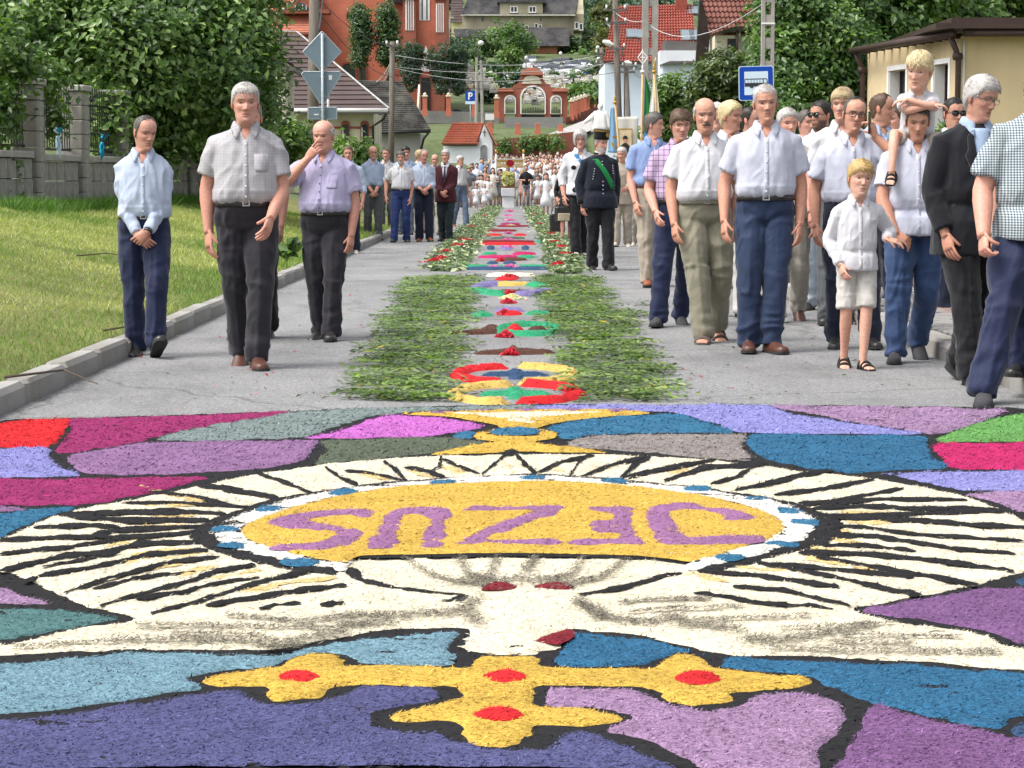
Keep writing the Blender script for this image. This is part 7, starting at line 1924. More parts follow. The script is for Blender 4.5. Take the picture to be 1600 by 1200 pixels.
  edge=[r_*3 for r_ in range(len(cols_))]+[(len(cols_)-1)*3+1]+[r_*3+2 for r_ in reversed(range(len(cols_)))]+[1]
  for a,b_ in zip(edge,edge[1:]+edge[:1]):ff2 .append((a,b_,b_+nn,a+nn))
  return link(name,np_mesh(name,np.array([tuple(p)for p in vv])*s,ff2,m_,True),parent)
 k['patch']=patch
 if bvh and k.get('collar',True)and top in('shirt','untucked'):
  collar(k,shirt,hz,ln,s,W)
  zb=.07 if top=='shirt' else-.06
  zz_=list(np.linspace(vcut-.004,zb,14))
  patch('placket',[(-.015,.015,z_)for z_ in zz_],k['topm'],shirt,.0015,.003)
  mb=MB()
  for z_ in np.linspace(vcut-.03,zb+.05,6):c=surf(0,z_,.004);mb.ball(c*s,(.0058*s,.0025*s,.0058*s),8,4)
  bo=mb.build('buttons',k.get('btn',m_trim),shirt,True);bo['kind']='stuff'
  if k.get('pocket'):patch('pocket',[(.05,.135,.375),(.05,.135,.32),(.05,.135,.285),(.06,.125,.268)],k['topm'],shirt,.003,.003)
 if bvh and top in('jacket',):
  vb=k.get('vopen',.20);xw=.062
  patch('shirt_front',[(-.012,.012,vb),(-.035,.035,vb+.10),(-.052,.052,vb+.2),(-.058,.058,.45),(-.054,.054,.488),(-.05,.05,.508)],k['innerm'],shirt,.008)
  for sx in(-1,1):patch('lapel',[(sx*.006,sx*.02,vb),(sx*.03,sx*.07,vb+.10),(sx*.045,sx*.105,vb+.2),(sx*.05,sx*.09,vb+.225),(sx*.052,sx*.085,.462),(sx*.052,sx*.066,.492)],k['topm'],shirt,.014,.004)
  collar(k,shirt,hz,ln,s,W,k['innerm'])
  if k.get('tie'):patch('tie',[(-.006,.006,vb+.02),(-.026,.026,vb+.06),(-.018,.018,.38),(-.012,.012,.45),(-.018,.018,.468),(-.016,.016,.492)],k['tie'],shirt,.014)
  # ---- trousers
 bot=k.get('bot','trousers')
 if(i,'bot')in F:
  me=F[(i,'bot')];v,n=get_co(me);zl=v[:,2]
  if bot!='skirt':
   sh=np.zeros(len(v));am=np.zeros(len(v));kn=np.zeros(len(v))
   for sd,s_ in(('l',-1),('r',1)):
    A_,K_,H=(np.array(J[q+sd])for q in('ank','knee','hip'))
    kn+=np.exp(-(np.linalg.norm(v-K_,axis=1)/.13)**2);am+=np.exp(-(np.linalg.norm(v-A_,axis=1)/.16)**2)+.8*np.exp(-(np.linalg.norm(v-H+np.array([0,0,.06]),axis=1)/.13)**2)
    if bot=='trousers':# pressed crease
     ax2=H+(A_-H)*np.clip((H[2]-zl)/(H[2]-A_[2]),0,1)[:,None];mid=np.where((zl>K_[2])[:,None],K_+(H-K_)*np.clip((zl-K_[2])/(H[2]-K_[2]),0,1)[:,None],A_+(K_-A_)*np.clip((zl-A_[2])/(K_[2]-A_[2]),0,1)[:,None])
     dx=v[:,0]-mid[:,0];sh+=.006*np.exp(-(dx/.014)**2)*(v[:,1]<mid[:,1])*(zl<hz-.1)*k.get('crease',1.0)
   f1=ridged(v*np.array([.7,.7,1.35]),10,i+20);f2=ridged((v+np.array([0,0,.8])*np.abs(np.abs(v[:,:1])-.09))*np.array([1.4,1.4,.6]),11,i+24)
   v=v+n*(.0145*k.get('tfold',1.0)*(np.clip(am+.7*kn,0,1.2)*f1+.45*f2)+sh)[:,None]
  set_co(me,v*s);me.materials.clear();me.materials.append(k['botm'])
  tr=link({'trousers':'trousers','shorts':'shorts','skirt':'skirt'}[bot],me,root)
  if k.get('belt')and top=='shirt':
   pf=k.get('belly',.02)*.55;rg_=[ring(hz+z_,q_*W,(q_-.052)*W+pf,(q_-.058)*W,0,40)for z_,q_ in((.062,.1695),(.098,.1640))];ro=[[p+Vector((p.x,p.y,0)).normalized()*.006 for p in q]for q in rg_]
   mb=MB();mb.loft([[p*s for p in q]for q in(rg_[0],ro[0],ro[1],rg_[1])],False);bl=mb.build('belt',k['belt'],tr,True)
   yb=-(.1150*W+pf)-.010
   mb=MB();mb.prism([(-.022,-.02),(.022,-.02),(.022,.02),(-.022,.02)],yb-.003,yb+.003,holes=[[(-.015,-.013),(.015,-.013),(.015,.013),(-.015,.013)]])
   mb.v=[(a*s,b_*s,(c+hz+.084)*s)for a,b_,c in mb.v];mb.build('buckle',m_buckle,bl)
   # ---- shoes
 for sd,s_ in(('l',-1),('r',1)):
  if k.get('shoes')=='none':break
  A_=J['ank'+sd]
  if k.get('shoes')=='sandals':sandal(A_,k,sd,s_,s,root)
  else:shoe(A_,k,sd,s_,s,root)
def foot_frame(A_,k,sd,s_):
 pit=k.get('legs',{}).get(sd,(0,0,0,0))[3]if not k.get('sit')else k.get('fpitch',0)
 M=Matrix.Rotation(R(s_*k.get('toe',9)if sd not in k.get('toes',{})else k['toes'][sd]),3,'Z')@Matrix.Rotation(R(-pit),3,'X')
 return Vector(A_),M
def foot(mb,A_,k,sd,s_,col):
 o,M=foot_frame(A_,k,sd,s_);q=k.get('foot',1.0)
 R_=[(.06,.022,-.075,-.03),(.035,.032,-.080,-.0),(0,.033,-.080,.01),(-.05,.036,-.080,-.015),(-.10,.042,-.080,-.04),(-.135,.043,-.08,-.052),(-.155,.04,-.08,-.06)]
 mb.loft([[o+M@(Vector((hw*math.cos(a),y,(zb+zt)/2+(zt-zb)/2*math.sin(a)))*q)for a in np.linspace(0,2*PI,11)[:-1]]for y,hw,zb,zt in R_],True,col)
 for j,(x_,L,r_)in enumerate(((-.026,.045,.013),(-.008,.044,.009),(.006,.04,.0085),(.019,.034,.008),(.031,.026,.0075))):
  x_=x_*s_
  p=o+M@(Vector((x_,-.145,-.069))*q);mb.tube([p,p+M@(Vector((0,-L*.6,.002))*q),p+M@(Vector((0,-L,-.003))*q)],[r_*q,r_*q,r_*.8*q],6,True,col,round_end=True)
def shoe(A_,k,sd,s_,s,root):
 o,M=foot_frame(A_,k,sd,s_);q=k.get('foot',1.0);mb=MB()
 R_=[(.078,.020,.030),(.070,.031,.062),(.045,.037,.072),(.0,.038,.078),(-.035,.039,.076),(-.075,.043,.062),(-.115,.047,.048),(-.155,.046,.040),(-.19,.036,.034),(-.207,.018,.022)]
 rings=[]
 for y,hw,h in R_:
  rings.append([o+M@(Vector((hw*math.copysign(abs(math.cos(a))**.8,math.cos(a)),y,-.072+max(0,math.sin(a))**.75*h))*q)for a in np.linspace(-.25,PI+.25,13)])
 mb.loft([[p*s for p in r_]for r_ in rings])
 so=MB()
 for za,zb,gr in((-.0855,-.070,1.07),):
  so.loft([[(o+M@(Vector((hw*gr*math.cos(a),y*1.01,(za+zb)/2+(zb-za)/2*(1 if math.sin(a)>0 else-1)))*q))*s for a in(.15,PI-.15,PI+.15,-.15)]for y,hw,h in R_])
 lc=k.get('shoe','black')
 ob=mb.build('shoe',SHOE_M[lc],root,True);so.build('sole',m_sole,ob)
 la=MB()
 for y in(-.045,-.062,-.079):la.tube([(o+M@(Vector((x_,y,-.072+h))*q))*s for x_,h in((-.016,.066+(y+.06)*.45),(0,.071+(y+.06)*.45),(.016,.066+(y+.06)*.45))],.003*s,5)
 if k.get('vox',.0105)<.015:la.build('laces',m_leather if lc!='black' else m_sole,ob)
def sandal(A_,k,sd,s_,s,root):
 o,M=foot_frame(A_,k,sd,s_);q=k.get('foot',1.0);mb=MB()
 mb.loft([[(o+M@(Vector((hw*1.12*math.cos(a),y,-.083+(.012 if math.sin(a)>0 else-.006)))*q))*s for a in(.15,PI-.15,PI+.15,-.15)]for y,hw in((.066,.02),(.05,.034),(0,.037),(-.06,.04),(-.11,.046),(-.16,.046),(-.19,.034),(-.2,.02))])
 ob=mb.build('sandal',k.get('sandal',m_sole),root)
 for y,h,w_ in((-.12,.034,.016),(-.065,.058,.016),(.0,.082,.012)):
  st=MB();st.tube([(o+M@(Vector((.046*math.cos(a),y,-.08+(h+.006)*math.sin(a)))*q))*s for a in np.linspace(0,PI,9)],w_*q*s,6,flat=.3,up=M@Vector((0,.3,1))if False else None)
  st.build('strap',k.get('sandal',m_sole),ob,True)
def collar(k,parent,hz,ln,s,W,m_=None):
 rows=[];n=26
 for j in range(n+1):
  a=R(-158+316*j/n);fr_=max(0,(abs(a)-R(95))/R(63));sx=math.copysign(1,a)
  def pt(r_,z_,ex=0):return Vector((r_*math.sin(a)*1.02+sx*ex*.012,r_*.95*math.cos(a)-ln-.004-ex*.02,hz+z_))
  drop=fr_**1.5
  rows.append([pt(.066,.518-.018*drop),pt(.064,.566-.036*drop),pt(.068,.572-.038*drop),pt(.075,.560-.042*drop),pt(.086+.018*drop,.530-.062*drop,drop),pt(.083+.018*drop,.526-.063*drop,drop)])
 v=np.array([tuple(p)for r_ in rows for p in r_]);f=[(j*6+i,j*6+i+1,(j+1)*6+i+1,(j+1)*6+i)for j in range(n)for i in range(5)]
 if k.get('surf'):
  for q in range(len(v)):
   if q%6>=4 and v[q,1]<-ln-.03:
    p=k['surf'](float(v[q,0]),float(v[q,2])-hz,.007);v[q,1]=min(v[q,1],p.y)if p.y>-.14 else v[q,1]
 ob=link('collar',np_mesh('collar',v*s,f,m_ or k.get('collarm',k['topm']),True),parent)
 sol=ob.modifiers.new('t','SOLIDIFY');sol.thickness=.003
 # ------------------------------------------------------------------ people: who walks where
FB={n:fabric(n,*a)for n,a in dict(paleblue=((206,220,244),),greycheck=((212,210,212),'grid',(140,140,160),.009),lavender=((206,198,234),),white=((236,236,242),),coolwhite=((218,222,240),),skyblue=((150,172,222),),plaid=((206,180,212),'plaid',(84,62,112),.042),teal=((226,234,236),'gingham',(48,86,104),.0135),
cream=((232,228,218),),lightblue=((186,208,238),),stripe=((190,206,236),)).items()}
FT={n:fabric(n+'_trousers',*a,fold=.5,rough=.68,k=.68)for n,a in dict(navy=((36,46,80),),charcoal=((50,48,56),),blue=((44,60,92),),khaki=((158,154,134),),beige=((184,172,156),),black=((30,31,36),),grey=((98,102,106),),royal=((40,60,116),),midnight=((30,38,60),),jeans=((58,82,124),),washed=((110,126,152),),sand=((196,190,178),),ice=((206,218,230),),offwhite=((226,222,216),),darkgreen=((46,60,66),)).items()}
m_suit=fabric('black_suit',(32,34,40),fold=.35);m_maroon=fabric('maroon_jacket',(82,36,46),fold=.35);m_unif=fabric('miner_uniform',(26,32,48),fold=.3);m_velvet=fabric('black_velvet',(12,12,15),fold=.2);m_green=fabric('green_sash',(24,146,74),fold=.2);m_skysash=fabric('blue_sash',(60,150,220),fold=.2);m_tie=fabric('navy_tie',(52,54,78),fold=.1)
BLK,BRN=m_leather,m_brleather
WALK_R={'l':(.085,-.16,.015,-18),'r':(.085,.16,.0,6)}
WALK_L={'l':(.085,.16,.0,6),'r':(.085,-.16,.015,-18)}
STEP_R={'l':(.09,-.08,.0,-6),'r':(.09,.12,0,4)}
STEP_L={'l':(.09,.12,0,4),'r':(.09,-.08,.0,-6)}
CL={'l':(-.125,.20,.47),'r':(-.125,.21,.485)}
CLH={'l':dict(dir=(.75,-.15,-.65),palm=(.2,.9,-.2),thumb=(.5,-.2,.8),curl=.55),'r':dict(dir=(-.75,-.1,-.65),palm=(-.2,.9,-.2),thumb=(-.5,-.2,.8),curl=.75)}
# --- nearest three on the left
person(label='man in pale blue long sleeved shirt walking with clasped hands beside the kerb',at=(226,560,181),cx=228,yaw=8,look=(30,12,3),legs={'l':(.07,-.05,.0,-4),'r':(.075,.22,.035,28)},arms={'l':(-.115,.18,.49),'r':(-.125,.20,.47)},hand=CLH,sleeve='long',topm=FB['paleblue'],botm=FT['navy'],belt=BLK,hair='darkgrey',cut='reced',skin='ruddy',W=1.04,belly=.035,squint=.5,foot=1.05,toes={'r':12,'l':-6})
person(label='man with bare forearms almost hidden behind the man in the checked shirt',at=(397,533,158),cx=397,yaw=0,legs=WALK_L,arms={'l':(.055,.02,.53),'r':(.05,.02,.53)},topm=FB['cream'],botm=FT['black'],hair='grey',W=1.02)
person(label='white haired man in grey checked shirt and charcoal trousers leading the walkers',at=(396,577,130),cx=388,yaw=6,look=(4,3,0),legs={'l':(.045,-.20,.03,-26),'r':(.055,.12,0,2)},arms={'l':(.065,-.02,.53),'r':(-.02,.22,.45)},topm=FB['greycheck'],botm=FT['charcoal'],belt=BLK,hair='white',cut='full',hthick=.7,skin='ruddy',W=1.1,belly=.055,shoe='brown',jowl=1,wide=1.06,pocket=1,brow=.9,squint=.5,foot=1.05,armr=1.08,beardc='grey',hands=1.08)
person(label='bald man in lavender shirt holding his hand to his mouth',at=(512,533,188),cx=511,yaw=-10,look=(-8,8,0),legs={'l':(.08,-.1,.0,-8),'r':(.07,.12,0,4)},arms={'l':(-.085,.20,-.055),'r':(.045,.05,.535)},pole={'l':(-.8,-.3,-.9)},hand={'l':dict(dir=(.62,-.15,.72),palm=(.1,.95,-.1),thumb=(-.5,-.1,.6),curl=.5,point=True)},topm=FB['lavender'],botm=FT['charcoal'],belt=BLK,hair='white',cut='bald',skin='ruddy',W=1.14,belly=.075,jowl=1.2,wide=1.08,armr=1.06,btn=m_frame,brow=.4,pocket=1)
# --- the group behind them
GRP=dict(vox=.017,detail=True)
person(label='man in rolled white sleeves partly hidden behind the bald man',at=(546,397,228),yaw=-6,look=(5,8,0),legs=STEP_L,sleeve='long',slen=.4,topm=FB['paleblue'],botm=FT['midnight'],hair='brown',cut='short',shoe='white',W=1.05,belly=.04,**GRP)
person(label='smiling bald man with glasses in light blue shirt and grey trousers',at=(583,376,228),yaw=8,look=(8,8,0),legs=STEP_R,arms=CL,hand=CLH,sleeve='long',slen=.45,topm=FB['stripe'],botm=FT['grey'],hair='brown',cut='none',shoe='tan',glasses='thin',W=1.06,belly=.04,wide=1.04,**GRP)
person(label='serious young man in dark trousers walking behind the smiling bald man',at=(604,364,232),yaw=0,look=(-5,0,0),legs=STEP_L,topm=FB['white'],botm=FT['grey'],hair='brown',cut='crop',W=.98,**GRP)
person(label='grey bearded man in white shirt and bright blue trousers',at=(627,379,236),yaw=4,look=(-6,8,0),legs={'l':(.14,.1,0,6),'r':(.10,-.05,0,0)},arms={'l':(.13,-.05,.49),'r':(.02,.05,.53)},topm=FB['white'],botm=FT['royal'],belt=BLK,hair='darkgrey',cut='full',beard=.8,beardc='white',W=1.02,belly=.03,**GRP)
person(label='dark haired man hidden behind the grey bearded man',at=(634,367,229),yaw=0,look=(20,5,0),legs=STEP_R,topm=FB['lightblue'],botm=FT['washed'],hair='black',cut='full',hthick=1.3,shoe='grey',W=1.05,**GRP)
person(label='brown haired walker in pale shirt deep inside the group',at=(655,365,234),yaw=20,look=(40,5,0),legs=STEP_L,topm=FB['cream'],botm=FT['sand'],hair='fair',cut='full',W=.98,**GRP)
person(label='laughing balding man in light blue shirt and tan shoes with crossed wrists',at=(662,378,233),yaw=6,look=(8,14,3),legs={'l':(.08,.03,0,0),'r':(.10,.08,0,5)},arms={'l':(-.11,.21,.40),'r':(-.10,.23,.38)},hand=CLH,sleeve='long',slen=.55,topm=FB['paleblue'],botm=FT['midnight'],belt=BLK,hair='grey',cut='reced',shoe='tan',W=1.06,belly=.03,**GRP)
person(label='bald walker whose forehead shows between the laughing man and the maroon jacket',at=(680,368,241),yaw=0,legs=STEP_R,topm=FB['white'],botm=FT['sand'],hair='grey',cut='none',W=.98,**GRP)
person(label='white haired man in maroon jacket and dark tie',at=(697,377,234),yaw=-8,look=(-4,2,0),legs={'l':(.07,-.04,0,0),'r':(.07,.08,0,4)},arms={'l':(-.10,.2,.45),'r':(-.12,.21,.43)},hand=CLH,top='jacket',sleeve='long',topm=m_maroon,innerm=FB['white'],tie=m_tie,botm=FT['darkgreen'],hair='white',cut='full',W=1.05,belly=.03,**GRP)
person(label='grey haired man in jeans and brown shoes stepping out behind the maroon jacket',at=(718,355,243),yaw=35,look=(10,2,0),legs=WALK_R,topm=FB['white'],botm=FT['washed'],hair='white',cut='full',shoe='tan',W=1.0,**GRP)
# --- right side, from the back
person(label='long haired woman in black dress carrying a handbag',at=(884,376,254),yaw=6,look=(5,4,0),fem=True,top='dress',hem=.08,sleeve='long',slen=.6,topm=FT['black'],bot='none',bare=True,hair='dark',cut='long',legs=STEP_L,arms={'l':(.04,.04,.5)},vox=.016,collar=False,W=.92)
person(label='white haired woman in white spotted blouse with a blue sash',at=(905,403,204),yaw=10,look=(-6,6,0),fem=True,top='untucked',sleeve='long',slen=.3,topm=FB['white'],botm=FT['black'],hair='white',cut='bob',hthick=1.2,shoe='white',legs={'l':(.07,.12,0,4),'r':(.07,-.1,0,-6)},arms={'l':(.07,.06,.52),'r':(.03,.05,.52)},glasses='thin',W=1.06,belly=.05,vox=.013,spots=1)
person(label='white bearded man in black uniform with green sash and tall plumeless hat',at=(943,423,209),cx=936,yaw=14,look=(28,6,0),top='tunic',sleeve='long',topm=m_unif,botm=FT['black'],hair='grey',cut='short',beard=.95,beardc='white',skin='ruddy',legs={'l':(.06,-.10,.0,-10),'r':(.085,.12,0,6)},arms={'l':(.055,.0,.53),'r':(.03,.0,.53)},W=1.12,belly=.02,vox=.012,miner=1)
person(label='white haired woman in beige suit holding the banner poles',at=(972,386,230),yaw=-8,look=(-14,10,0),fem=True,top='jacket',sleeve='long',topm=FT['beige'],innerm=FB['lightblue'],botm=FT['beige'],hair='white',cut='full',legs=STEP_L,arms={'l':(-.06,.25,.3),'r':(-.05,.22,.36)},shoe='white',W=1.02,belly=.03,vox=.016)
person(label='walker in sand coloured trousers behind the flag pole',at=(997,384,243),yaw=0,look=(10,5,0),topm=FB['cream'],botm=FT['sand'],hair='white',cut='short',legs=STEP_R,shoe='white',vox=.018)
person(label='grey haired man in sky blue shirt and beige trousers looking aside',at=(1016,449,176),cx=1018,yaw=8,look=(62,3,0),legs={'l':(.07,.12,0,5),'r':(.08,-.12,.01,-10)},arms={'l':(.03,.10,.52),'r':(.04,.0,.53)},topm=FB['skyblue'],botm=FT['beige'],belt=BRN,hair='darkgrey',cut='full',hthick=.8,shoe='tan',W=1.06,belly=.02,vox=.012)
person(label='brown haired man in purple plaid shirt and navy trousers',at=(1043,512,171),cx=1060,yaw=-4,look=(14,10,0),legs={'l':(.16,.16,0,6),'r':(.02,-.2,.02,-20)},arms={'l':(.03,.20,.44),'r':(.05,0,.53)},topm=FB['plaid'],botm=FT['navy'],belt=BLK,hair='brown',cut='fringe',shoe='grey',W=1.04,belly=.02,vox=.0115,crease=.2)
person(label='pale haired old man turned aside behind the moustached man',at=(1131,497,158),cx=1135,yaw=12,look=(42,4,0),legs=STEP_R,topm=FB['white'],botm=FT['offwhite'],hair='pale',cut='full',skin='tan',W=1.04,vox=.0115,hthick=.9)
person(label='dark haired balding man mostly hidden between two white shirts',at=(1166,470,167),yaw=15,look=(50,2,0),legs=STEP_L,topm=FB['coolwhite'],botm=FT['navy'],hair='dark',cut='reced',W=1.0,vox=.013)
person(label='man with grey moustache in white shirt, khaki trousers and sandals',at=(1108,537,153),cx=1098,yaw=3,look=(0,6,-2),legs={'l':(.02,.15,0,2),'r':(.12,-.16,.03,-20)},arms={'l':(.055,.10,.52),'r':(.05,.0,.53)},topm=FB['white'],botm=FT['khaki'],belt=FT['khaki'],hair='white',cut='bald',hthick=1.5,moustache=1,skin='tan',W=1.1,belly=.055,shoes='sandals',jowl=.8,legw=1.12,squint=.45,sandal=mat('tan_strap',(.12,.10,.085),.8),brow=.9)
person(label='grey haired walker in white top and sand trousers behind the blue jeans',at=(1228,505,170),cx=1226,yaw=-5,look=(20,3,0),legs={'l':(.06,.10,0,4),'r':(.12,-.22,.05,-30)},top='untucked',topm=FB['cream'],botm=FT['sand'],hair='white',cut='full',shoe='brown',W=1.06,vox=.012)
person(label='tall grey haired man in pale shirt, dark blue jeans and brown shoes',at=(1196,552,132),cx=1193,yaw=-4,look=(6,4,-4),legs={'l':(.105,.14,0,4),'r':(.04,.17,0,3)},arms={'l':(.10,.06,.51),'r':(.06,.04,.53)},topm=FB['coolwhite'],botm=FT['blue'],belt=BLK,hair='white',cut='short',hthick=.7,skin='tan',W=1.07,belly=.03,shoe='brown',crease=.25,squint=.5,brow=.8,toes={'l':0,'r':22})
person(label='grey haired man glimpsed between the jeans wearer and the bearded man',at=(1254,462,172),yaw=10,look=(20,3,0),legs=STEP_R,topm=FB['white'],botm=FT['grey'],hair='darkgrey',cut='short',W=1.02,vox=.014)
person(label='white haired man showing just above the moustached man shoulder',at=(1118,452,161),yaw=0,look=(-10,3,0),legs=STEP_L,topm=FB['cream'],botm=FT['beige'],hair='white',cut='full',W=1.02,vox=.015)
person(label='bearded man with sunglasses and white polo looking aside',at=(1283,487,157),cx=1280,yaw=-12,look=(-40,2,0),legs=STEP_R,topm=FB['white'],botm=FT['ice'],hair='dark',cut='crop',beard=.8,glasses='sun',skin='tan',W=1.02,vox=.0115)
person(label='brown haired man in white shirt just behind the man with the phone',at=(1312,508,138),yaw=-8,look=(-14,3,0),legs=STEP_L,topm=FB['white'],botm=FT['grey'],hair='fair',cut='fringe',W=1.0,vox=.0115)
person(label='balding man with glasses in white shirt talking on the phone',at=(1338,545,152),cx=1326,yaw=-2,look=(6,2,6),legs={'l':(.09,.0,0,0),'r':(.14,.04,0,4)},arms={'l':(.08,.06,.52),'r':(-.02,.17,-.075)},pole={'r':(.9,-.3,-.8)},hand={'r':dict(dir=(-.25,-.12,.85),palm=(-.8,.5,0),thumb=(-.3,-.5,.5),curl=.75)},topm=FB['coolwhite'],botm=FT['midnight'],hair='darkgrey',cut='reced',glasses='plain',skin='tan',W=1.08,belly=.045,legw=1.15,collarm=FB['coolwhite'],squint=.5)
person(label='short haired man in light blue shirt looking aside by the yellow building',at=(1366,490,146),yaw=25,look=(45,8,0),legs=STEP_R,topm=FB['lightblue'],botm=FT['navy'],hair='brown',cut='reced',skin='tan',W=1.04,vox=.0115)
person(label='boy with a shaved side cut standing behind the father',at=(1396,470,165),yaw=-20,look=(-30,4,0),legs=STEP_L,topm=FB['white'],botm=FT['grey'],hair='brown',cut='crop',W=.95,vox=.014,head=1.03)
person(label='dark haired man with sunglasses behind the black suit',at=(1482,505,153),yaw=6,look=(10,2,0),legs=WALK_L,topm=FB['white'],botm=FT['midnight'],hair='black',cut='crop',glasses='sun',skin='tan',W=1.02,vox=.0115)
person(label='father in white polo and blue jeans carrying a boy on his shoulders',at=(1412,568,161),cx=1426,yaw=-4,look=(-2,16,0),legs={'l':(.13,.14,0,3),'r':(.06,-.22,.06,-32)},arms={'l':(-.015,.18,.50),'r':(.05,.2,.10)},pole={'l':(-.9,.5,-.3),'r':(.9,-.1,-.8)},hand={'l':dict(dir=(.85,-.2,-.5),palm=(.1,.6,-.6),thumb=(.2,-.8,.4),curl=.6)},topm=FB['coolwhite'],botm=FT['jeans'],hair='darkgrey',cut='short',skin='tan',W=1.1,belly=.045,shoe='grey',top='untucked',fold=.8,crease=0,armr=1.1,tfold=1.2)
person(label='small blond boy riding on the father with crossed arms',at=(1432,226,80),depth=14.1,sit=True,scale=.64,yaw=-6,look=(-24,16,6),lean=.16,hfwd=-.02,knee={'l':(-.235,-.26,.10),'r':(.22,-.28,.05)},ank={'l':(-.265,-.40,-.26),'r':(.24,-.36,-.33)},arms={'l':(-.26,.26,.07),'r':(-.27,.28,.02)},pole={'l':(-1,-.4,-.4),'r':(1,-.4,-.4)},hand={'l':dict(dir=(.9,-.1,0),palm=(0,.2,-1),thumb=(0,-1,0),curl=.4),'r':dict(dir=(-.9,-.1,-.1),palm=(0,.2,-1),thumb=(0,-1,0),curl=.4)},topm=FB['white'],bot='shorts',botm=FT['sand'],bare=True,shoes='sandals',sandal=m_frame,hair='pale',cut='fringe',hthick=1.15,skin='fair',head=1.5,W=.95,tuft=1.4,armr=.92,wide=1.02,squint=.55,foot=1.0,short_len=.75,vox=.013,jowl=.8,fpitch=-20,hands=.95,brow=.4)
person(label='blond boy in white shirt, white shorts and black sandals holding a hand',at=(1343,578,250),cx=1336,yaw=4,look=(6,4,4),legs={'l':(.075,-.10,.01,-6),'r':(.035,.14,0,2)},arms={'l':(.02,.10,.47),'r':(.085,.12,.25)},hand={'r':dict(dir=(.9,-.2,-.25),palm=(0,.4,-.8),thumb=(0,-1,.3),curl=.3)},sleeve='long',top='untucked',topm=FB['white'],bot='shorts',botm=FT['offwhite'],bare=True,shoes='sandals',sandal=m_sole,hair='blond',cut='fringe',skin='fair',head=1.27,W=.95,vox=.011,wide=1.0,squint=.7,jowl=.5,brow=.5,slen=.97)
person(label='white haired man with thin glasses in black suit looking down',at=(1494,603,119),cx=1512,yaw=14,look=(22,16,4),legs={'l':(.05,.14,0,4),'r':(.05,-.22,.03,-24)},arms={'l':(.035,.10,.52),'r':(.05,.05,.53)},top='jacket',sleeve='long',slen=.9,topm=m_suit,innerm=FB['lightblue'],botm=FT['black'],hair='white',cut='full',hthick=1.2,glasses='thin',skin='tan',W=1.1,belly=.03,legw=1.15,vopen=.16,shoe='grey')
person(label='man with dark sunglasses and striped shirt at the edge behind the gingham shirt',at=(1604,590,119),cx=1612,yaw=-12,look=(-10,2,0),legs=WALK_L,topm=FB['stripe'],botm=FT['navy'],hair='black',cut='crop',glasses='sun',skin='tan',W=1.04,shoe='black',z0=.1)
person(label='heavy man in teal gingham shirt and navy trousers cut off by the edge',at=(1540,633,92),cx=1622,yaw=-4,look=(20,4,0),legs={'l':(.30,.26,0,-2),'r':(.05,-.25,.05,-30)},arms={'l':(.115,.16,.49),'r':(.05,0,.53)},top='untucked',topm=FB['teal'],botm=FT['navy'],hair='grey',cut='short',W=1.26,belly=.055,shoe='grey',legw=1.2,armr=1.2,hand={'l':dict(curl=.95)},slen=.8)
build_people()
# --- what they wear and hold besides
def who(txt):return next(k for k in PEOPLE if txt in k['label'])
k=who('black uniform');s=k['s'];sf=k['surf'];J=k['J'];hz=J['hz']
k['patch']('sash',[(-.115,-.05,.482),(-.085,-.01,.43),(-.035,.04,.365),(.015,.09,.285),(.06,.135,.21),(.09,.165,.15),(.11,.18,.11)],m_green,k['shirt'],.006,.004)
def knob(pts,r_,m_,name='button'):
 mb=MB()
 for x_,z_ in pts:mb.ball(sf(x_,z_,.004)*s,(r_*s,r_*.5*s,r_*s),8,4)
 o=mb.build('buttons',m_,k['shirt'],True);o['kind']='stuff'
knob([(0,.45),(0,.41),(.0,.2),(.002,.15),(.004,.10),(.004,.05)],.009,m_buckle)
knob([(-.10-.006*q,.36-.032*q)for q in range(5)]+[(.145,.40-.032*q)for q in range(4)],.008,m_buckle)
mb=MB();mb.tube([Vector((0,-.0,hz+.515))*s,Vector((0,-.012,hz+.570))*s],[.078*s,.070*s],16);mb.build('stand_collar',m_velvet,k['shirt'],True)
mb=MB();mb.tube([Vector((0,-.014,hz+.568))*s,Vector((0,-.016,hz+.577))*s],.066*s,16);mb.build('shirt_collar',FB['white'],k['shirt'],True)
for sd in 'lr':
 E,Wr=J['el'+sd],J['wr'+sd];mb=MB();mb.tube([E.lerp(Wr,.68)*s,E.lerp(Wr,1.0)*s],[.064*s,.060*s],14);mb.build('velvet_cuff',m_velvet,k['shirt'],True)
hy,hp,_=k['look'];hc=Vector((0,-J['lean']-.012,hz+.566));RMm=Matrix(rotm(hy,hp,0).tolist())
ht=empty('hat',hc*s,parent=k['root']);ht.rotation_euler=RMm.to_euler()
mb=MB();mb.loft([[Vector((.088*math.cos(a)*q,(.108*math.sin(a))*q,z_))*s for a in np.linspace(0,2*PI,25)[:-1]]for q,z_ in((1.0,.165),(.99,.20),(1.04,.262),(1.08,.285),(1.02,.29))]);mb.build('crown',m_velvet,ht,True)
mb=MB();mb.loft([[Vector((.093*math.cos(a)*q,(.113*math.sin(a))*q,z_))*s for a in np.linspace(0,2*PI,25)[:-1]]for q,z_ in((1.02,.262),(1.055,.284))],False);mb.build('gold_band',mat('gold_braid',lin((150,118,60),.8),.5,.2,9,90,.3),ht,True)
mb=MB();mb.ball(Vector((.0,-.112,.225))*s,(.030*s,.010*s,.032*s),12,8);mb.build('badge',MATS['gold_braid'],ht,True)
k=who('blue sash');s=k['s'];sf=k['surf']
k['patch']('sash',[(-.11,-.06,.482),(-.075,-.02,.43),(-.03,.03,.37),(.02,.08,.29),(.06,.12,.22)],m_skysash,k['shirt'],.006,.004)
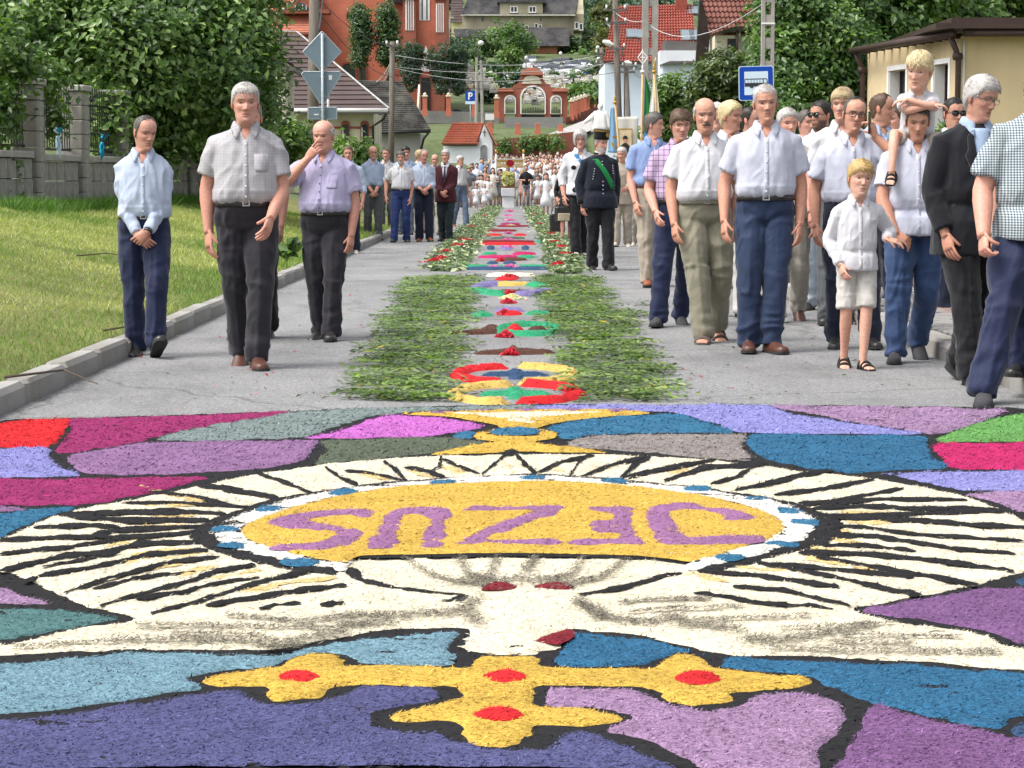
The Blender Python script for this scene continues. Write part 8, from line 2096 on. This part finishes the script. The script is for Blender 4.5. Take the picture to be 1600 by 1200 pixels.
for x_,z_,r_ in((-.11,.30,.03),(.09,.33,.045),(-.05,.12,.045),(.07,.04,.04),(-.1,-.0,.035),(.02,.2,.02)):
 k['patch']('spot',[(x_-r_*math.sin(PI*t)-.002,x_+r_*math.sin(PI*t)+.002,z_+r_*math.cos(PI*t))for t in(.06,.25,.5,.75,.94)],m_velvet,k['shirt'],.004,.002)
def wpos(k,sd,rel=(0,0,0)):
 return k['root'].matrix_basis@((k['J']['wr'+sd]+Vector(rel))*k['s'])
def handbag(p,w,h,label,flap=True):
 e=empty('handbag',p,R(20),label,'handbag')
 mb=MB();mb.bbox((0,0,-h*.95),(w,.09,h),.02);mb.build('bag',m_leather,e)
 if flap:MB().bbox((0,-.05,-h*1.15),(w*.8,.014,h*.5),.006).build('front_panel',mat('cream_leather',lin((206,190,160),.8),.5),e)
 mb=MB();mb.tube([Vector((w*.4*math.cos(a),0,-h*.46+h*.5*math.sin(a)))for a in np.linspace(0,PI,11)],.008,6);mb.build('handle',m_leather,e,True)
handbag(wpos(who('spotted blouse'),'l',(-.01,-.02,-.06)),.26,.22,'black and cream handbag held by the woman with the blue sash')
handbag(wpos(who('black dress'),'l',(-.02,-.02,-.1)),.30,.34,'large plain black bag carried beside the cream panelled handbag',False)
k=who('talking on the phone');p=wpos(k,'r',(-.045,-.03,.10))
e=empty('phone',p,R(70),'dark mobile phone pressed to the ear of the man with glasses','phone');mb=MB();mb.bbox((0,0,0),(.075,.009,.15),.004);mb.build('case',m_frame,e)
k=who('clasped hands beside');pw=k['J']['wrr'];pe=k['J']['elr'];mb=MB();dd=(pw-pe).normalized();mb.tube([(pw-dd*.015)*k['s'],(pw+dd*.012)*k['s']],.034*k['s'],14);wt=mb.build('watch',m_leather,k['root'],True)
k=who('almost hidden behind');p=wpos(k,'r',(.0,-.03,-.12));e=empty('leafy_twig',p,0,'green leafy twig held behind the man in the checked shirt','twig');MB().tube([(0,0,.05),(.03,-.02,-.03),(.1,-.04,-.07)],.004,5).build('stem',m_twig,e,True);crown('leaves',[((.06,-.03,-.05),(.08,.04,.03))],40,.05,PAL_MID,e,None,.03,10,seed=3,fill=.1)
# ------------------------------------------------------------------ banners and the carried figure
m_pole=mat('varnished_pole',lin((214,176,120),.8),.4,.15,6,60,.1);m_goldp=mat('gilt',lin((206,166,70),.8),.35,.1,6,60,.1,metal=.5)
def banner_pole(px0,py0,px1,py1,d,label,knob_=True,r_=.022):
 a,b_=P(px0,py0,d),P(px1,py1,d);e=empty('banner_pole',b_,label=label,cat='banner pole')
 MB().tube([(0,0,0),a-b_],r_,8).build('shaft',m_pole,e,True)
 mb=MB();mb.ball(a-b_,(r_*2.2,r_*2.2,r_*1.6),10,6);mb.ball(a-b_+Vector((0,0,.08)),(r_*1.0,r_*1.0,.07),8,6);mb.build('finial',m_goldp if knob_ else m_trim,e,True)
 return e,a-b_
banner_pole(961,160,978,368,47,'varnished pole of the light blue banner held by the woman in beige')
e,tp=banner_pole(1004,112,1000,362,46,'tall varnished pole with a white openwork cross on top',False)
mb=MB()
for a,b_ in(((0,0),(.1,.13)),((.1,.13),(0,.26)),((0,.26),(-.1,.13)),((-.1,.13),(0,0)),((-.05,.13),(.05,.13)),((0,.05),(0,.3))):mb.tube([tp+Vector((a[0],0,a[1]+.16)),tp+Vector((b_[0],0,b_[1]+.16))],.012,5)
mb.build('cross',m_trim,e)
e,tp=banner_pole(1022,112,1030,250,45,'pale flag pole with a gilt knob beside the green flag')
mb=MB();mb.tube([tp+Vector((.0,0,.05)),tp+Vector((.03,0,.3))],[.02,.008],6);mb.build('spike',m_goldp,e,True)
def cloth(name,corners,mats_,label,cat,folds=3,amp=.03,split=None,nx=16,ny=14):
 """hanging cloth between four points (top left, top right, bottom right, bottom left) with folds"""
 a,b_,c,d=[Vector(p)for p in corners];v=[];f=[];mi=[]
 for j in range(ny+1):
  for i in range(nx+1):
   s_,t=i/nx,j/ny;p=a.lerp(b_,s_).lerp(d.lerp(c,s_),t);p.y+=amp*math.sin(s_*PI*2*folds+t)*(.3+.7*t);v.append(p)
 for j in range(ny):
  for i in range(nx):o=j*(nx+1)+i;f.append((o,o+1,o+nx+2,o+nx+1));mi.append(split(i/nx,j/ny)if split else 0)
 o=link(name,np_mesh(name,np.array([tuple(p)for p in v]),f,mats_,True,None,mi));m_=o.modifiers.new('t','SOLIDIFY');m_.thickness=.006
 return tag(o,label,cat)if label else o
m_lb=fabric('light_blue_banner',(150,196,232),fold=.2);m_wb=fabric('white_banner',(240,238,228),fold=.2);m_gf=fabric('green_flag',(34,130,70),fold=.2);m_gd=fabric('gold_embroidery',(196,158,80),fold=.2)
d=47.0
bl=cloth('banner',[P(954,168,d),P(961,166,d),P(971,240,d),P(950,238,d)],[m_lb,m_gd],'narrow light blue banner with gold embroidery hanging beside the uniform hat','banner',1.5,.02,lambda s_,t:1 if(.62<t<.68 and s_>.3)or(t>.74 and abs(s_-.55-.25*math.sin(t*22))<.1)else 0,18,22)
d=49.0
bn=cloth('banner',[P(960,183,d),P(998,182,d),P(994,246,d),P(957,246,d)],[m_wb],'white banner with a framed portrait hanging behind the beige woman','banner',2,.015)
pm=[mat('portrait_ground',lin((226,206,168),.85),.8),m_goldp,m_frame,mat('portrait_skin',lin((206,158,132),.85),.8)]
w_,h_=[v_/FPX*d for v_ in(22,38)];c=P(977,220,d-.06)
pf=MB().prism([(-w_/2,-h_/2),(w_/2,-h_/2),(w_/2,h_/2),(-w_/2,h_/2)],0,.012,holes=[[(-w_/2+.02,-h_/2+.02),(w_/2-.02,-h_/2+.02),(w_/2-.02,h_/2-.02),(-w_/2+.02,h_/2-.02)]]).build('portrait',pm[1],bn,loc=c)
MB().box((0,.008,0),(w_-.03,.006,h_-.03)).build('ground',pm[0],pf)
mb=MB();mb.prism([(-.11,-h_/2+.03),(.11,-h_/2+.03),(.09,-.10),(.03,-.05),(-.03,-.05),(-.09,-.10)],-.004,.004,m=2)
mb.prism([(.05*math.cos(a),.03+.07*math.sin(a))for a in np.linspace(0,2*PI,13)[:-1]],-.006,.004,m=3);mb.prism([(.056*math.cos(a),.055+.06*math.sin(a))for a in np.linspace(-.3,PI+.3,11)],-.008,.004,m=2);mb.build('figure',pm,pf)
d=46.0
cloth('flag',[P(1008,120,d),P(1009,118,d),P(1028,185,d),P(1006,190,d)],[m_gf],'dark green flag hanging in folds from the tall pole','flag',1.5,.03)
cloth('flag',[P(1021,114,45.2),P(1024,113,45.2),P(1031,180,45.2),P(1014,178,45.2)],[m_wb],'white flag hanging beside the green flag','flag',1.5,.03)
cloth('banner',[P(1008,196,45.6),P(1022,192,45.6),P(1024,235,45.6),P(1004,240,45.6)],[fabric('azure_banner',(60,150,214),fold=.2),fabric('red_banner',(186,40,48),fold=.2)],'azure and red banner edge showing behind the sky blue shirt','banner',2,.02,lambda s_,t:1 if s_>.6 and t>.5 else 0)
# white statue carried on a staff
d=56.0;c=P(938,200,d);u=d/FPX
e=empty('statue',(c.x,d,0),label='white robed statue carried above the black hat',cat='statue')
m_st=mat('white_plaster',(.78,.78,.76),.8,.08,3,40,.2);zb=c.z-.1
MB().tube([(0,0,.2),(0,0,zb)],.04,8).build('staff',m_pole,e,True)
mb=MB()
mb.loft([[Vector((hw*u*math.cos(a)+ox*u,hw*.7*u*math.sin(a)*(1+.12*math.sin(5*a)),zb+z_*u))for a in np.linspace(0,2*PI,21)[:-1]]for z_,hw,ox in((0,15,0),(8,14,0),(18,12,0),(26,11,0),(31,8,0),(34,3,0))])
mb.ball(Vector((0,-.02,zb+39*u)),(4.3*u,4.6*u,5.5*u),12,9)
mb.tube([Vector((-7*u,0,zb+29*u)),Vector((-15*u,-.03,zb+21*u)),Vector((-24*u,-.06,zb+15*u))],[4*u,4.4*u,2.6*u],9,round_end=True)
mb.tube([Vector((7*u,0,zb+29*u)),Vector((12*u,-.03,zb+16*u)),Vector((14*u,-.06,zb+8*u))],[4*u,4.4*u,3*u],9,round_end=True)
mb.build('figure',m_st,e,True)
# ------------------------------------------------------------------ the procession further up the street
def far_person(kind,seed,rr):
 """meshes of a distant figure: list of (part name, mesh builder, slot)"""
 child=kind=='girl';fem=kind in('girl','woman');q=1.0
 body=MB();dress=MB();hair=MB();low=MB()
 y=lambda z:z
 hr=1.28 if child else 1.0
 body.ball((0,-.01,1.665 if not child else 1.63),(.082*hr,.098*hr,.118*hr),10,8);body.tube([(0,0,1.45),(0,0,1.58)],.05,7)
 body.tube([(0,-.105*hr,1.66),(0,-.12*hr,1.645)],.014,5)
 for s_ in(-1,1):
  f=rr.uniform(-.12,.16);bent=rr.random()<.55
  el=(s_*.25,-.02,1.16);wr=(s_*.10,-.26,1.14)if bent else(s_*.25,-.06,.9)
  body.tube([(s_*.17,0,1.40),el,wr],[.045,.04,.03],7);body.ball(wr,(.035,.04,.05),6,5)
  body.tube([(s_*.09,0,.85),(s_*.09,-f*.5,.48),(s_*.085,-f,.08)],[.075,.052,.036],7)
  sh=MB();low.loft([[Vector((s_*.085+hw*math.cos(a),-f+yy,.0+hh*max(0,math.sin(a))+.0))for a in np.linspace(0,2*PI,9)[:-1]]for yy,hw,hh in((.06,.03,.06),(0,.038,.085),(-.1,.042,.05),(-.16,.03,.03))])
  if fem:dress.tube([(s_*.13,0,1.42),(s_*.19,0,1.36),(s_*.225,-.01,1.24)],[.06,.075,.075],8)
  else:dress.tube([(s_*.13,0,1.42),(s_*.2,0,1.34),(s_*.245,-.01,1.20)],[.06,.07,.068],8)
 if fem:prof=[(.42 if child else .5,.25,.2),(.7,.22,.17),(.98,.145,.11),(1.05,.135,.1),(1.25,.165,.12),(1.4,.175,.1),(1.47,.1,.07),(1.5,.06,.06)]
 else:prof=[(.93,.175,.13),(1.1,.175,.14),(1.3,.19,.13),(1.42,.185,.11),(1.49,.1,.08),(1.52,.065,.065)]
 dress.loft([[Vector((hw*math.cos(a)*(1+(.07*math.sin(7*a)if z<.95 and fem else 0)),f*math.sin(a),z))for a in np.linspace(0,2*PI,17)[:-1]]for z,hw,f in prof])
 tr=None
 if not fem:
  tr=MB();tr.loft([ring(z,hw,f,f,0,12)for z,hw,f in((.82,.16,.12),(.95,.172,.13),(.99,.165,.12))])
  for s_ in(-1,1):tr.tube([(s_*.088,0,.9),(s_*.09,-.02,.5),(s_*.09,-.0,.06)],[.09,.07,.06],9)
 hcz=1.68 if not child else 1.65
 rings=[[Vector((.094*hr*math.cos(a)*w,.02+.108*hr*math.sin(a)*w,hcz+z*hr))for a in np.linspace(0,2*PI,13)[:-1]]for w,z in((.85,-.02),(1.0,.03),(.95,.08),(.6,.125),(.1,.14))]
 hair.loft(rings)
 if fem and rr.random()<.8:hair.loft([[Vector((w*math.cos(a),.065+d_*math.sin(a),z))for a in np.linspace(0,2*PI,11)[:-1]]for z,w,d_ in((1.34,.07,.03),(1.45,.105,.05),(1.6,.11,.07),(1.74,.09,.07))])
 return body,dress,tr,hair,low
rr=np.random.default_rng(5)
cr_cloth={n:fabric('crowd_'+n,c,fold=.25,k=.82)for n,c in dict(white=(244,244,248),cream=(232,226,214),blue=(150,178,220),navy=(40,46,70),pink=(226,120,140),red=(186,40,60),black=(34,34,38),grey=(130,132,140),peach=(220,170,150)).items()}
skin_far=[mat('crowd_skin_%d'%i,lin(SKIN[n],.85),.6,.12,9,60,.1)for i,n in enumerate(('fair','ruddy','tan'))]
PROTO={}
def far_mesh(kind,var):
 if(kind,var)not in PROTO:
  r2=np.random.default_rng(var*7+len(kind));b,d_,t,h,l=far_person(kind,var,r2)
  PROTO[(kind,var)]=[(n,m.mesh(n,m_skin,True))for n,m in(('body',b),('dress' if kind!='man' else 'shirt',d_),('trousers',t),('hair',h),('shoes',l))if m is not None]
 return PROTO[(kind,var)]
CACHE={}
def far_fig(px,py,top,kind,cloth_,hair_,label,group=None,yaw=None,d=None,bottom='grey',z0=None):
 if d is None:g=G(px,py);d=g.y;x=g.x;z=road_z(d)
 else:x=(px-800)/FPX*d;z=road_z(d)if z0 is None else z0
 s=(P(px,top,d).z-z)/1.80
 e=empty('person',(x,d,z),R(rr.uniform(-14,14)if yaw is None else yaw),label,'person',group)
 for n,me in far_mesh(kind,int(rr.integers(0,4))):
  m_={'body':skin_far[int(rr.integers(0,3))],'dress':cr_cloth.get(cloth_),'shirt':cr_cloth.get(cloth_),'trousers':cr_cloth.get(bottom),'hair':hair_mat(hair_,HAIR[hair_]),'shoes':m_sole if kind!='girl' else m_trim}[n]
  ck=(me.name,m_.name)
  if ck not in CACHE:c=me.copy();c.materials.clear();c.materials.append(m_);CACHE[ck]=c
  o=link(n,CACHE[ck],e);o.scale=(s,s,s)
 return e
front=[(729,327,286,'girl','white','blond','small blond girl in white at the outer end of the front row of girls'),(744,328,288,'girl','white','brown','small girl in white second in the front row of girls'),(757,327,287,'girl','white','fair','small fair haired girl in white third in the front row of girls'),(750,322,282,'girl','white','dark','dark haired girl in white behind the front row of girls'),(772,317,263,'woman','white','dark','dark haired young woman in white beside the flower picture'),(815,318,263,'woman','white','fair','fair haired young woman in white on the other side of the flower picture'),
(832,320,268,'girl','white','brown','girl in long white dress with brown hair beside the fair young woman'),(853,338,270,'girl','white','brown','girl in white dress with a veil walking ahead of the crowd'),(866,330,262,'woman','white','brown','woman in white jacket close behind the veiled girl'),(723,324,262,'woman','pink','dark','dark haired woman in pink top and red skirt beside the girls'),(736,318,266,'woman','peach','fair','fair woman in peach behind the little girls'),(784,318,264,'man','black','dark','man in black close behind the dark haired young woman')]
for px,py,tp,kd,cl,hr_,lb in front:
 e=far_fig(px,py,tp,kd,cl,hr_,lb,None,bottom='navy')
 if 'veil' in lb and 'ahead' in lb:z_=e.children[0].scale[0];MB().loft([[Vector((w*math.cos(a),.05+w*.9*math.sin(a),z))*z_ for a in np.linspace(-.3,PI+.3,11)]for z,w in((1.2,.17),(1.5,.15),(1.7,.125),(1.82,.07))],False,closed=False).build('veil',cr_cloth['white'],e,True)
 if 'red skirt' in lb:z_=e.children[0].scale[0];MB().loft([[Vector((w*math.cos(a),w*.8*math.sin(a),z))*z_ for a in np.linspace(0,2*PI,15)[:-1]]for z,w in((.15,.3),(.6,.24),(1.0,.165))]).build('skirt',cr_cloth['red'],e,True)
names={'girl':'girl','woman':'woman','man':'man'}
seen=[]
n_try=0
while len(seen)<155 and n_try<4000:
 n_try+=1
 d=93.5+40*rr.random()**1.2;t=(d-93)/41
 x=rr.uniform(-2.6+1.8*t,2.9+.55*t)
 if any((x-a)**2+((d-b_)*.55)**2<.26**2 for a,b_ in seen):continue
 if d<95.5 and abs(x)<1.0:continue
 seen.append((x,d))
 kd=rr.choice(['girl','woman','man'],p=[.25 if t<.4 else .05,.45,.30 if t<.4 else .5])if True else 'man'
 cl=rr.choice(['white','cream','blue','black','grey','peach','pink'],p=[.42,.14,.12,.1,.1,.07,.05])if kd!='girl' else 'white'
 hr_=rr.choice(['dark','brown','fair','grey','white','black'],p=[.3,.3,.14,.1,.08,.08])
 h={'girl':rr.uniform(1.2,1.4),'woman':rr.uniform(1.56,1.7),'man':rr.uniform(1.68,1.84)}[kd];z=road_z(d)
 px=800+x/d*FPX;tp=282-(z+h-HC)/d*FPX*1.0
 far_fig(px,0,tp,kd,cl,hr_,'%s haired %s in %s in the packed crowd far up the street'%(hr_,kd,cl),'people in the packed crowd up the street',None,d,rr.choice(['navy','black','grey','cream']))
 # canopy and flower picture
d=98.0
e=empty('canopy',(P(797,300,d).x,d,road_z(d)),label='cream processional canopy with a red emblem on gilded poles',cat='canopy')
L_=lambda px,py:Vector((P(px,py,d).x-e.location.x,0,P(px,py,d).z-e.location.z))
for px in(775,818):
 for dy in(0,1.5):
  p=L_(px,239);MB().tube([(p.x,dy,.9),(p.x,dy,p.z)],.03,7).build('pole',m_trim,e,True);MB().ball((p.x,dy,p.z+.06),(.06,.06,.1),8,6).build('finial',m_goldp,e,True)
a,b_=L_(776,250),L_(817,262);m_can=fabric('canopy_cloth',(226,204,156),fold=.2)
mb=MB();mb.box(((a.x+b_.x)/2,-.02,(a.z+b_.z)/2),(b_.x-a.x,.03,a.z-b_.z));va=mb.build('valance',m_can,e)
mb=MB();mb.box(((a.x+b_.x)/2,.75,a.z+.04),(b_.x-a.x+.1,1.6,.05));mb.build('roof',FB['cream'],e)
for z_ in(a.z-.03,b_.z+.04):MB().box(((a.x+b_.x)/2,-.045,z_),(b_.x-a.x,.012,.04)).build('gold_fringe',m_goldp,va)
c=L_(797,255);MB().prism([(c.x+.17*math.cos(t),c.z+.15*math.sin(t))for t in np.linspace(0,2*PI,15)[:-1]],-.055,-.037).build('emblem',fabric('emblem_red',(170,30,44),fold=.1),va)
for dx in(-.36,-.25,.25,.36):MB().box((c.x+dx,-.045,c.z),(.05,.012,.07)).build('ornament',m_trim,va)
d=93.0
e=empty('flower_picture',(P(794,318,d).x,d,road_z(d)),label='picture framed with yellow white flowers carried on a white draped stand',cat='picture')
zt,zm,zb=[P(794,y,d).z for y in(268,294,306)]
MB().box((0,.05,(zt+zm)/2),(.56,.06,zt-zm)).build('panel',mat('picture_brown',lin((150,110,70),.8),.7),e)
MB().bbox((0,0,(zm+zb)/2),(.58,.3,zm-zb),.02).build('drape',FB['white'],e);MB().box((0,.1,zb/2),(.5,.26,zb)).build('skirt',cr_cloth['white'],e)
crown('flowers',[((0,-.04,(zt+zm)/2+.06),(.26,.06,.30))],420,.085,[(.5,.45,.2),(.66,.62,.42),(.7,.68,.6)],e,foliage('petal',.6,.35),.05,14,elong=1.1,seed=8,fill=.3)
